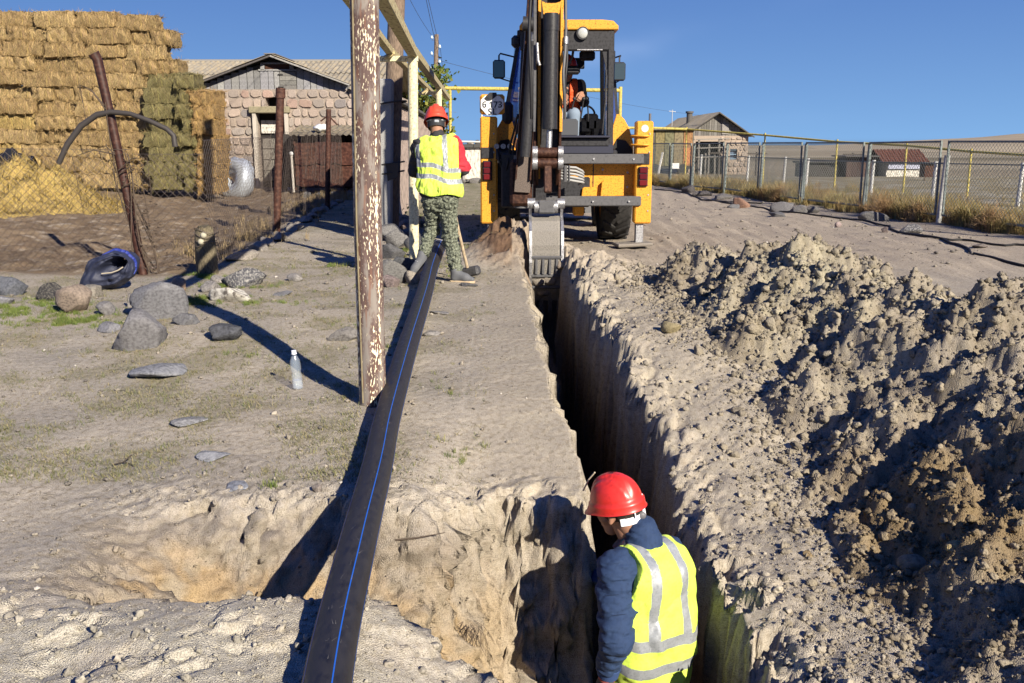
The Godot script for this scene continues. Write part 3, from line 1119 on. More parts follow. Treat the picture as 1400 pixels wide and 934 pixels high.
# corrugated sheet from eave edge to ridge edge; waves run across
func corrugated(a: Vector3, b: Vector3, up: Vector3, wave := 0.17, amp := 0.022) -> M:
	var m := M.new()
	var along := b - a
	var l := along.length()
	var nrm := along.cross(up).normalized()
	if nrm.y < 0.0: nrm = -nrm
	var n := int(l / wave * 6.0) + 2
	m.sheet(n, 2, func(u: float, w: float) -> Vector3:
		return a + along * u + up * w + nrm * amp * sin(u * l / wave * TAU))
	for i in m.n.size():
		if m.n[i].dot(nrm) < 0.0: m.n[i] = -m.n[i]
	m.orient()
	return m

func roof(parent: Node, a: Vector3, b: Vector3, up: Vector3, material: Material, sheet := 1.1) -> void:
	var l := a.distance_to(b)
	var n := maxi(1, int(round(l / sheet)))
	for i in n:
		for half in 2:
			var e := (b - a) / n
			var lift := Vector3.UP * (0.006 * (i % 2) + 0.02 * half)
			var c: float = rng.randf_range(0.85, 1.05)
			var mm := corrugated(a + e * i - e * 0.03 + lift + up * 0.5 * half * 0.97, a + e * (i + 1) + e * 0.03 + lift + up * 0.5 * half * 0.97, up * 0.52)
			for k in mm.c.size(): mm.c[k] = Color(c, c, c)
			part("roof_sheet", mm, material, parent)

func board_mat() -> StandardMaterial3D:
	if not mats.has("board"):
		mats.board = tmat(tx.wood, Vector3(9.0, 0.7, 9.0), 1, 1, 1, 0.9, tx.wood_bump, 0.4)
	return mats.board

# upright boards below a line of height(x)
func boards(parent: Node, x0: float, x1: float, y0: float, top: Callable, d: float, skip: Callable, base: Color, width := 0.19) -> void:
	var x := x0
	while x < x1 - 0.02:
		var w := minf(rng.randf_range(width * 0.8, width * 1.25), x1 - x)
		var xm := x + w * 0.5
		var y1: float = top.call(xm)
		var yb := y0 - rng.randf_range(0.0, 0.05)
		var s: float = skip.call(xm)
		if s > 0.0: yb = s
		if y1 - yb > 0.05:
			var m := M.new()
			var k := rng.randf_range(0.65, 1.15)
			m.col = Color(base.r * k, base.g * k, base.b * k * rng.randf_range(0.95, 1.05))
			m.box(Vector3(w - 0.016, y1 - yb, 0.025), Transform3D(Basis(Vector3.BACK, rng.randfn(0, 0.006)), P(xm, (y1 + yb) * 0.5, d - rng.randf_range(0.0, 0.018))), 0.004)
			part("board", m, board_mat(), parent)
		x += w

# courses of squared stones with open joints over x0..x1, y0..y1; holes are [x0, x1, y0, y1]
func stone_courses(parent: Node, x0: float, x1: float, y0: float, y1: float, d: float, course: float, holes: Array, tints: Array, material: Material) -> void:
	var y := y0
	while y < y1 - 0.08:
		var h := minf(course * rng.randf_range(0.9, 1.1), y1 - y)
		var x := x0 - rng.randf_range(0.0, 0.3)
		while x < x1:
			var w := rng.randf_range(0.19, 0.43)
			var a := x
			var b := minf(x + w, x1)
			for hole in holes:
				if y + h * 0.5 > hole[2] and y + h * 0.5 < hole[3]:
					if a < hole[0] and b > hole[0]: b = hole[0]
					elif a >= hole[0] and a < hole[1]:
						a = minf(hole[1], b)
			if b - a > 0.1:
				var m := M.new()
				var k := rng.randf_range(0.8, 1.1)
				var t: Color = tints[rng.randi() % tints.size()]
				m.col = Color(t.r * k, t.g * k, t.b * k)
				var s := Vector3(b - a - rng.randf_range(0.02, 0.06), h - rng.randf_range(0.02, 0.06), 0.13)
				var poly := []
				for e in 9:
					var an := TAU * e / 9.0 + rng.randf_range(-0.18, 0.18)
					var sq := 1.0 / maxf(absf(cos(an)), absf(sin(an)))
					sq = lerpf(1.0, minf(sq, 1.34), rng.randf_range(0.93, 1.0))
					poly.append(Vector2(cos(an) * s.x * 0.5, sin(an) * s.y * 0.5) * sq * rng.randf_range(0.93, 1.0))
				m.plate(poly, 0.16, Transform3D(Basis.from_euler(Vector3(rng.randfn(0, 0.05), rng.randfn(0, 0.05), 0)), P((a + b) * 0.5, y + h * 0.5, d + 0.05 - rng.randf_range(0.0, 0.02))), 0.012)
				part("stone", m, material, parent)
			x += w
		y += h

func make_barn() -> void:
	var t := thing("barn", "long stone barn with a grey board gable and corrugated roof behind the straw stack", "barn")
	var d := 30.0
	var mortar := tmat(tx.soil, Vector3.ONE * 1.2, 0.55, 0.46, 0.385, 0.95, tx.soil_bump, 2.0)
	var stone := tmat(tx.stone, Vector3.ONE * 1.5, 1, 1, 1, 0.92, tx.grain_bump, 1.2)
	var dark := mat(0.02, 0.018, 0.016, 0.95)
	var base := -0.1
	# wall as blocks round the openings: door -7.86..-6.95, small hole -7.55..-7.2
	var m := M.new()
	var wl := -12.5
	var wr := -3.9
	for b in [[wl, -7.86, base, 3.06], [-6.95, wr, base, 3.06], [-7.86, -6.95, 2.35, 2.56], [-7.86, -7.55, 2.56, 2.84], [-7.2, -6.95, 2.56, 2.84], [-7.86, -6.95, 2.84, 3.06]]:
		m.bx(P((b[0] + b[1]) * 0.5, (b[2] + b[3]) * 0.5, d + 0.25), Vector3(b[1] - b[0], b[3] - b[2], 0.5), 0.0)
	# sides and back so that the house is closed
	m.bx(P(wl + 0.2, 1.5, d + 4.3), Vector3(0.4, 3.1, 7.55), 0.0)
	m.bx(P(wr - 0.2, 1.5, d + 4.3), Vector3(0.4, 3.1, 7.55), 0.0)
	m.bx(P((wl + wr) * 0.5, 1.5, d + 8.3), Vector3(wr - wl, 3.1, 0.4), 0.0)
	var wall := part("wall", m, mortar, t)
	var tints := [Color(0.46, 0.37, 0.31), Color(0.43, 0.36, 0.31), Color(0.38, 0.33, 0.29), Color(0.50, 0.40, 0.33), Color(0.30, 0.27, 0.26), Color(0.46, 0.33, 0.27), Color(0.48, 0.39, 0.33), Color(0.47, 0.38, 0.31), Color(0.45, 0.38, 0.33)]
	stone_courses(wall, -9.6, wr, base, 3.06, d - 0.0, 0.29, [[-7.98, -6.88, -1.0, 2.5], [-7.55, -7.2, 2.5, 2.86]], tints, stone)
	var o := M.new()
	o.bx(P(-7.42, 2.45, d - 0.06), Vector3(1.25, 0.2, 0.24), 0.02)
	part("lintel", o, tmat(tx.wood, Vector3(0.7, 8, 8), 0.36, 0.32, 0.21, 0.9, tx.wood_bump, 0.4), wall)
	var dr := part("door", _box(P(-7.4, 1.2, d + 0.42), Vector3(0.92, 2.3, 0.04)), dark, t)
	for i in 4:
		var bm := M.new()
		var k := rng.randf_range(0.8, 1.1)
		bm.col = Color(0.27 * k, 0.25 * k, 0.22 * k)
		bm.bx(P(-7.5, 0.45 + i * 0.33, d + 0.36), Vector3(0.6, 0.31, 0.03), 0.005)
		part("plank", bm, board_mat(), dr)
	var br := M.new()
	br.col = Color(0.22, 0.2, 0.18)
	br.beam(P(-7.78, 0.5, d + 0.31), P(-7.3, 1.5, d + 0.31), 0.09, 0.03)
	part("brace", br, board_mat(), dr)
	var pn := M.new()
	pn.bx(P(-7.5, 1.95, d + 0.34), Vector3(0.62, 0.4, 0.03))
	part("panel", pn, tmat(tx.dirty, Vector3.ONE, 0.6, 0.57, 0.52, 0.8), dr)
	for s in [-7.9, -6.92]:
		part("door_frame", _box(P(s, 1.15, d - 0.04), Vector3(0.11, 2.4, 0.2)), tmat(tx.soil, Vector3.ONE * 1.2, 0.55, 0.50, 0.43, 0.9), dr)
	part("inside", _box(P(-7.4, 2.7, d + 0.48), Vector3(0.9, 0.35, 0.02)), dark, t)
	# gable of upright boards with a slot and a hatch
	var apex := Vector2(-7.28, 4.02)
	var top := func(x: float) -> float:
		return apex.y - absf(x - apex.x) * 0.345 - 0.06
	var grey := Color(0.36, 0.36, 0.37)
	var gable := part("gable", _plate([Vector2(-9.7, 3.06), Vector2(-4.86, 3.06), Vector2(-7.28, 3.96)], 0.03, P(0, 0, d + 0.1)), mat(0.05, 0.045, 0.04), t)
	var skip := func(x: float) -> float:
		if x > -7.1 and x < -6.55: return 3.62
		if x > -7.75 and x < -7.1: return 0.0
		return 0.0
	var top2 := func(x: float) -> float:
		if x > -7.8 and x < -6.62: return minf(top.call(x), 3.62)
		return top.call(x)
	boards(gable, -9.45, -7.1, 3.04, top2, d + 0.05, func(_x): return 0.0, grey, 0.2)
	boards(gable, -6.58, -4.95, 3.04, top, d + 0.05, func(_x): return 0.0, grey, 0.19)
	for i in 4:
		var hb := M.new()
		var k := rng.randf_range(0.7, 1.0)
		hb.col = Color(0.32 * k, 0.31 * k, 0.29 * k)
		hb.bx(P(-6.84, 3.12 + i * 0.135, d + 0.04), Vector3(0.5, 0.128, 0.03), 0.004)
		part("hatch_board", hb, tmat(tx.wood, Vector3(0.7, 9, 9), 1, 1, 1, 0.9), gable)
	for y in [3.13, 3.5]:
		part("hinge", _box(P(-7.06, y, d + 0.01), Vector3(0.16, 0.035, 0.02)), mat(0.03, 0.03, 0.03, 0.6), gable)
	part("slot", _box(P(-7.15, 3.73, d + 0.05), Vector3(0.74, 0.15, 0.03)), mat(0.06, 0.025, 0.015), gable)
	for b in [[-7.15, 3.83, 1.0, 0.05], [-7.15, 3.63, 1.15, 0.05], [-7.6, 3.73, 0.12, 0.2], [-6.71, 3.73, 0.12, 0.2]]:
		var fm := M.new()
		fm.col = Color(0.38, 0.38, 0.38)
		fm.bx(P(b[0], b[1], d + 0.025), Vector3(b[2], b[3], 0.05), 0.005)
		part("slot_frame", fm, board_mat(), gable)
	# roofs
	var corr := tmat(tx.corr, Vector3.ONE * 0.45, 0.9, 0.9, 0.9, 0.85, tx.grain_bump, 0.4)
	roof(t, P(-13.6, 3.05, d - 0.25), P(-9.5, 3.05, d - 0.25), Vector3(0, 1.17, -4.45), corr)
	roof(t, P(-9.5, 3.155, d + 0.15), P(-4.95, 3.155, d + 0.15), Vector3(0, 1.065, -4.05), corr)
	roof(t, P(-4.95, 3.05, d - 0.25), P(-3.7, 3.05, d - 0.25), Vector3(0, 1.17, -4.45), corr)
	roof(t, P(-13.6, 3.05, d + 8.7), P(-3.7, 3.05, d + 8.7), Vector3(0, 1.17, 4.45), corr)
	roof(t, P(-9.62, 3.22, d - 0.3), P(-9.62, 3.22, d + 3.3), Vector3(2.34, 0.84, 0), corr)
	roof(t, P(-4.94, 3.22, d - 0.3), P(-4.94, 3.22, d + 3.3), Vector3(-2.34, 0.84, 0), corr)
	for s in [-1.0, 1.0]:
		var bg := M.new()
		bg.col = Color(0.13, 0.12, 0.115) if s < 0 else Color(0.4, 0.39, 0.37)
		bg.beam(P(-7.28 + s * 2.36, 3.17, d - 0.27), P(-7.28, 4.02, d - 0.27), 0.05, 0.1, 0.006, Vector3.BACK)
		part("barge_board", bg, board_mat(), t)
	part("ridge_cap", _box(P(-7.28, 4.08, d + 1.0), Vector3(0.34, 0.03, 2.7)), mat(0.16, 0.15, 0.14), t)
	var rc := M.new()
	rc.tube([P(-13.6, 4.24, d + 4.2), P(-3.7, 4.24, d + 4.2)], 0.06, 8)
	part("ridge_cap", rc, mat(0.2, 0.19, 0.17), t)

func _box(at: Vector3, size: Vector3, b := 0.006, turn := Vector3.ZERO) -> M:
	var m := M.new()
	m.bx(at, size, b, turn)
	return m

func _plate(poly: Array, t: float, at: Vector3, b := 0.0) -> M:
	var m := M.new()
	m.plate(poly, t, Transform3D(Basis.IDENTITY, at), b)
	return m

func _tube(pts: Array, r, sides := 8) -> M:
	var m := M.new()
	m.tube(pts, r, sides)
	return m

func make_lean_to() -> void:
	var t := thing("lean_to_shed", "low shed of rusty brown sheets with a ragged corrugated roof before the stone barn", "shed")
	var d := 27.0
	var rust := tmat(tx.rust, Vector3.ONE * 1.2, 0.62, 0.52, 0.5, 0.85)
	var y0 := 0.25
	part("side_wall", _box(P(-6.08, 0.9, d + 0.75), Vector3(0.06, 1.5, 1.4)), rust, t)
	part("side_wall", _box(P(-3.75, 0.9, d + 0.75), Vector3(0.06, 1.5, 1.4)), rust, t)
	part("back_wall", _box(P(-4.9, 0.95, d + 1.45), Vector3(2.3, 1.6, 0.06)), rust, t)
	var x := -6.05
	for i in 4:
		var w := 0.58
		var k := rng.randf_range(0.7, 1.1)
		for row in 2:
			var m := M.new()
			m.col = Color(k, k * rng.randf_range(0.85, 1.0), k * rng.randf_range(0.85, 1.0))
			var yb: float = y0 if row == 0 else y0 + 0.62 + rng.randf_range(-0.04, 0.04)
			var hh := 0.66 if row == 0 else 0.62
			var poly := [Vector2(0, 0.05), Vector2(w * 0.3, 0.0), Vector2(w * 0.75, 0.015), Vector2(w, 0.06), Vector2(w, hh), Vector2(0, hh)]
			m.plate(poly, 0.012, Transform3D(Basis(Vector3.RIGHT, -0.03 - 0.02 * row), P(x, yb, d - 0.02 - 0.03 * row - 0.008 * (i % 2))), 0.0)
			part("sheet", m, rust, t)
		x += w
	var cor := tmat(tx.corr, Vector3.ONE * 0.8, 0.55, 0.54, 0.52, 0.9)
	roof(t, P(-6.2, 1.66, d - 0.18), P(-3.65, 1.66, d - 0.18), Vector3(0, 0.28, -1.75), cor, 0.85)
	part("post", _tube([P(-6.12, 0.1, d - 0.05), P(-6.14, 1.12, d - 0.05)], 0.035), mat(0.4, 0.37, 0.33), t)
	part("ball_cap", _ball(P(-6.14, 1.16, d - 0.05), 0.06), mat(0.5, 0.5, 0.5), t)
	var junk := M.new()
	var f := noise_of(3.0, 71, 3)
	junk.ball(P(-5.35, 1.86, d + 0.35), Vector3(0.22, 0.1, 0.2), 16, 10)
	for i in junk.v.size():
		junk.v[i] += junk.n[i] * f.get_noise_3dv(junk.v[i] * 3.0) * 0.09
	single("plastic_bag", junk, mat(0.75, 0.75, 0.74, 0.5), "crumpled white plastic lying on the low corrugated roof", "bag")
	# near-black sheet whose colour stands in for shade between shed and door
	part("gap_shade_sheet", _box(P(-6.36, 0.95, d + 0.9), Vector3(0.5, 1.5, 0.05)), mat(0.03, 0.027, 0.025), t)
	# the roll of crumpled silver sheet
	var roll := M.new()
	var prof := []
	for i in 17:
		var a := TAU * i / 16.0
		prof.append(Vector2(0.30 + 0.165 * cos(a), 0.20 * sin(a)))
	roll.lathe(prof, 40)
	var f2 := noise_of(2.6, 72, 4)
	for i in roll.v.size():
		var v := roll.v[i]
		roll.v[i] += roll.n[i] * (f2.get_noise_3dv(v * 2.0) * 0.09 + absf(f2.get_noise_3dv(v * 6.0)) * 0.03)
	var rr := single("sheet_roll", roll, mat(0.42, 0.46, 0.52, 0.38, 0.35), "big silver-grey crumpled roll of sheeting standing on edge beside the stack", "roll", P(-7.3, gh(-7.3, 25.5) + 0.5, 25.5))
	rr.scale = Vector3.ONE * 1.2
	rr.rotation = Vector3(deg_to_rad(78), deg_to_rad(-32), 0)
	# low stones before the shed
	for i in 5:
		var x2 := -5.7 + i * 0.42
		rock("boulder", "grey boulder in the row under the rusty shed, %s from the left" % ORD[i], "stone", x2, 26.5, Vector3(0.17, 0.12, 0.14), Color(0.24, 0.23, 0.22), "stones under the rusty shed", 500 + i, mats.rock)

func _ball(at: Vector3, r: float) -> M:
	var m := M.new()
	m.ball(at, Vector3.ONE * r)
	return m

# diamond mesh between two posts: straight wires both ways on a strip of height h
func link_mesh(a: Vector3, b: Vector3, h: float, pitch: float, wire: float, sag := 0.0) -> M:
	var m := M.new()
	var u := b - a
	u.y = 0.0
	var l := u.length()
	u /= l
	var out := u.cross(Vector3.UP).normalized()
	var f := noise_of(0.8, 81, 2)
	var at := func(s: float, y: float) -> Vector3:
		var k := clampf(s / l, 0.0, 1.0)
		var p := a + (b - a) * k
		return p + Vector3.UP * y + out * f.get_noise_2d(s * 1.5, y * 1.5) * sag
	for dir in [1.0, -1.0]:
		var s0 := -h if dir > 0.0 else 0.0
		while s0 < (l if dir > 0.0 else l + h):
			# line s = s0 + dir*y
			var y0 := 0.0
			var y1 := h
			if dir > 0.0:
				y0 = maxf(0.0, -s0); y1 = minf(h, l - s0)
			else:
				y0 = maxf(0.0, s0 - l); y1 = minf(h, s0)
			if y1 - y0 > 0.03:
				var pts := []
				var n := 2 if sag == 0.0 else 5
				for i in n:
					var y := lerpf(y0, y1, float(i) / (n - 1))
					pts.append(at.call(s0 + dir * y, y) + out * wire * dir * 0.6)
				m.tube(pts, wire, 3, false)
			s0 += pitch
	for y in [0.02, h]:
		m.tube([at.call(0.0, y), at.call(l * 0.5, y), at.call(l, y)], wire * 1.3, 3, false)
	return m

func make_left_fence() -> void:
	var rust := tmat(tx.rust, Vector3.ONE * 2.0, 0.62, 0.55, 0.55, 0.7)
	mats.rust = rust
	var t := thing("chain_link_fence", "rusty chain-link fence round the muck yard, with a leaning steel post", "fence")
	part("leaning_post", _tube([P(-4.17, -0.1, 10.7), P(-4.24, 0.5, 10.7), P(-4.4, 1.7, 10.7), P(-4.49, 2.3, 10.7), P(-4.52, 2.37, 10.68)], [0.05, 0.05, 0.048, 0.052, 0.062], 10), tmat(tx.rust, Vector3.ONE * 2.0, 0.45, 0.38, 0.4, 0.55), t)
	part("post", _tube([P(-3.71, -0.1, 14.95), P(-3.54, 2.2, 15.0)], 0.062, 12), rust, t)
	var cap := M.new()
	cap.tube([P(-3.545, 2.1, 15.0), P(-3.535, 2.25, 15.0)], 0.075, 12)
	part("post_cap", cap, rust, t)
	part("post", _tube([P(-4.05, 0.0, 21.0), P(-3.94, 2.15, 21.0)], 0.055, 10), rust, t)
	part("cross_stub", _tube([P(-4.12, 1.9, 21.0), P(-3.95, 2.02, 21.0), P(-3.76, 1.82, 21.0)], 0.018, 6), rust, t)
	part("post", _tube([P(-4.88, 0.0, 28.6), P(-4.86, 1.7, 28.6)], 0.045, 8), rust, t)
	part("post", _tube([P(-6.6, -0.1, 10.5), P(-6.62, 1.45, 10.5)], 0.035, 8), rust, t)
	part("mesh", link_mesh(P(-9.0, 0.05, 10.45), P(-4.2, 0.02, 10.66), 1.33, 0.085, 0.0024, 0.14), mats.wire, t)
	part("mesh", link_mesh(P(-4.2, 0.02, 10.66), P(-3.39, 0.02, 10.65), 1.28, 0.085, 0.0024, 0.1), mats.wire, t)
	part("mesh", link_mesh(P(-3.40, 0.03, 10.7), P(-3.72, 0.1, 14.95), 1.42, 0.09, 0.0024, 0.03), mats.wire, t)
	part("mesh", link_mesh(P(-3.72, 0.1, 14.95), P(-4.88, 0.22, 28.6), 1.5, 0.15, 0.0024, 0.03), mats.wire, t)
	# the bent hose slung over the leaning post
	single("bent_hose", _tube([P(-4.97, 1.2, 10.6), P(-4.86, 1.4, 10.6), P(-4.7, 1.6, 10.62), P(-4.52, 1.72, 10.63), P(-4.36, 1.75, 10.63), P(-4.15, 1.73, 10.62), P(-3.95, 1.66, 10.6), P(-3.76, 1.57, 10.6), P(-3.69, 1.5, 10.6), P(-3.68, 1.38, 10.6)], [0.03, 0.034, 0.034, 0.033, 0.03, 0.026, 0.026, 0.028, 0.03, 0.032], 8), mat(0.04, 0.035, 0.033, 0.6), "dark hose bent like an arch across the leaning steel post", "hose")
	# withered vine on the post
	var vine := M.new()
	var r := RandomNumberGenerator.new(); r.seed = 9
	for k in 8:
		var pts := []
		var a := r.randf() * TAU
		var top := r.randf_range(0.8, 1.9)
		var rad := r.randf_range(0.05, 0.11)
		var side := r.randf_range(0.0, 0.2)
		for i in 9:
			var y := top * i / 8.0
			var px := -4.17 - y * 0.14
			pts.append(P(px + rad * cos(a + y * 2.5) + side * (1.0 - i / 9.0), y, 10.66 + rad * sin(a + y * 2.5)))
		vine.tube(pts, r.randf_range(0.004, 0.009), 4, false)
	for k in 9:
		var y := r.randf_range(0.9, 1.9)
		var p := P(-4.17 - y * 0.14, y, 10.62)
		var q := p + Vector3(r.randf_range(-0.6, 0.5), r.randf_range(-0.1, 0.25), r.randf_range(-0.05, 0.1))
		vine.tube([p, (p + q) * 0.5 + Vector3(0, 0.06, 0), q, q + Vector3(r.randf_range(0.0, 0.12), -r.randf_range(0.2, 0.7), 0)], [0.007, 0.006, 0.004, 0.002], 4, false)
	for k in 60:
		var y := r.randf_range(0.1, 1.2)
		var p := P(-4.0 - y * 0.14 + r.randf_range(-0.12, 0.2), y, 10.6 + r.randf_range(-0.06, 0.06))
		vine.ball(p, Vector3(0.016, 0.01, 0.014), 5, 3)
	single("vine", vine, mat(0.075, 0.055, 0.04, 0.9), "withered leafless vine twined up the leaning steel post", "vine")
	# old wooden post with a knot of wire
	var st := thing("wooden_post", "short thick weathered wooden post at the fence corner by the stones", "post", P(-3.37, gh(-3.37, 10.5), 10.5))
	var sm := M.new()
	sm.tube([Vector3(0, -0.1, 0), Vector3(-0.01, 0.15, 0), Vector3(-0.015, 0.4, 0), Vector3(-0.02, 0.49, 0), Vector3(-0.025, 0.52, 0)], [0.115, 0.112, 0.108, 0.10, 0.06], 14)
	var f := noise_of(4.0, 91, 3)
	for i in sm.v.size():
		var v := sm.v[i]
		sm.v[i] += Vector3(v.x, 0, v.z).normalized() * f.get_noise_3d(v.x * 4.0, v.y * 0.6, v.z * 4.0) * 0.035 + Vector3(0, 0.05 * f.get_noise_2d(v.x * 5.0, v.z * 5.0), 0) * ss(0.35, 0.5, v.y)
	part("trunk", sm, tmat(tx.wood, Vector3(6, 1, 6), 0.22, 0.185, 0.12, 0.95, tx.wood_bump, 1.4), st)
	var wm := M.new()
	for k in 4:
		var pts := []
		for i in 15:
			var a := TAU * i / 14.0
			pts.append(Vector3(0.125 * cos(a), 0.33 + 0.05 * k + 0.03 * sin(a * 2.0 + k), 0.125 * sin(a)))
		wm.tube(pts, 0.004, 4, false)
	part("wire", wm, mats.wire, st)
	for p in [Vector3(0.0, 0.43, 0.1), Vector3(-0.03, 0.36, 0.105)]:
		part("fungus", _ball(p, 0.035), mat(0.35, 0.33, 0.25), st)
	# pale kerb stones along the foot of the fence
	for i in 13:
		var d := 11.7 + i * 0.98 + rng.randf_range(-0.15, 0.15)
		var x := fence_x(d) + 0.16
		rock("kerb_stone", "pale kerb stone along the foot of the chain-link fence, %s from the wooden post" % ORD[i], "stone", x, d, Vector3(0.14, 0.085, 0.40), Color(0.42, 0.38, 0.33), "pale stones along the fence foot", 520 + i, mats.rock, 5.0)

# ------------------------------------------------------------------ overhead rack of old pipe, poles, wires
func make_overhead_rack() -> void:
	var m1 := mat(0.95, 0.95, 0.95, 0.7)
	m1.albedo_texture = tx.pole
	m1.uv1_scale = Vector3(1.0, 0.36, 1.0)
	var m2 := tmat(tx.flakes2, Vector3(4.0, 2.4, 4.0), 1, 1, 1, 0.75, tx.grain_bump, 0.2)
	mats.cream = m2
	var t := thing("steel_pole", "thick brown steel pole with flaking cream paint standing beside the black pipe", "pole", P(-0.835, gh(-0.835, 5.53), 5.53))
	var pm := M.new()
	pm.tube([Vector3(0, -0.3, 0), Vector3(-0.003, 0.0, 0), Vector3(0.0, 1.1, 0), Vector3(0.02, 2.45, 0)], 0.081, 28)
	part("shaft", pm, m1, t)
	var seam := M.new()
	seam.tube([Vector3(-0.052, 0.02, 0.066), Vector3(-0.055, 1.1, 0.064), Vector3(-0.036, 2.4, 0.062)], 0.006, 6)
	part("weld_seam", seam, tmat(tx.flakes2, Vector3(3, 1.2, 3), 0.32, 0.29, 0.27, 0.7), t)
	t = thing("steel_pole", "thin cream painted steel pole standing beside the man in the vest", "pole", P(-1.12, gh(-1.12, 10.8), 10.8))
	part("shaft", _tube([Vector3(0, -0.2, 0), Vector3(0.02, 1.2, 0), Vector3(0.035, 2.3, 0)], 0.055, 16), m2, t)
	t = thing("steel_pole", "cream painted steel pole far back above the red helmet", "pole", P(-1.33, gh(-1.33, 17.8), 17.8))
	part("shaft", _tube([Vector3(0, -0.2, 0), Vector3(0.0, 2.4, 0)], 0.055, 12), m2, t)
	t = thing("overhead_rail", "pair of square cream rails carried on the steel poles, tied by short crossbars", "rail")
	var y := 2.4
	for s in [0.0, -0.24]:
		var rail := M.new()
		var pts := [P(-0.83 + s, y + 0.03, 5.3), P(-0.835 + s, y + 0.02, 5.5), P(-1.085 + s, y - 0.02, 10.8), P(-1.33 + s, y + 0.03, 17.8), P(-1.5 + s, y + 0.05, 23.0)]
		for i in pts.size() - 1:
			if s < 0.0 and i == 0:
				continue
			var k := 0.008 * i
			rail.beam((pts[i] as Vector3) + Vector3(0, k, 0), (pts[i + 1] as Vector3) + Vector3(0, k, 0), 0.1 if s == 0.0 else 0.075, 0.1 if s == 0.0 else 0.075, 0.006)
		part("rail", rail, tmat(tx.flakes2, Vector3(2.2, 2.2, 0.8), 0.62, 0.58, 0.5, 0.8), t)
	for q in [[-1.085, 10.8], [-1.33, 17.8], [-0.835, 5.5]]:
		var cb := M.new()
		cb.beam(P(q[0] + 0.06, y - 0.08, q[1]), P(q[0] - 0.36, y - 0.08, q[1]), 0.06, 0.07, 0.006, Vector3.BACK)
		part("crossbar", cb, mats.cream, t)
		var sh := M.new()
		sh.bx(P(q[0] - 0.24, y - 0.05, q[1] - 0.12), Vector3(0.13, 0.03, 0.16), 0.005, Vector3(12, 8, 30))
		part("saddle", sh, tmat(tx.flakes2, Vector3.ONE * 2.0, 0.8, 0.7, 0.55, 0.8), t)

func wood_mat() -> StandardMaterial3D:
	if not mats.has("polewood"):
		mats.polewood = tmat(tx.wood, Vector3(5, 0.5, 5), 0.27, 0.20, 0.145, 0.92, tx.wood_bump, 0.8)
	return mats.polewood

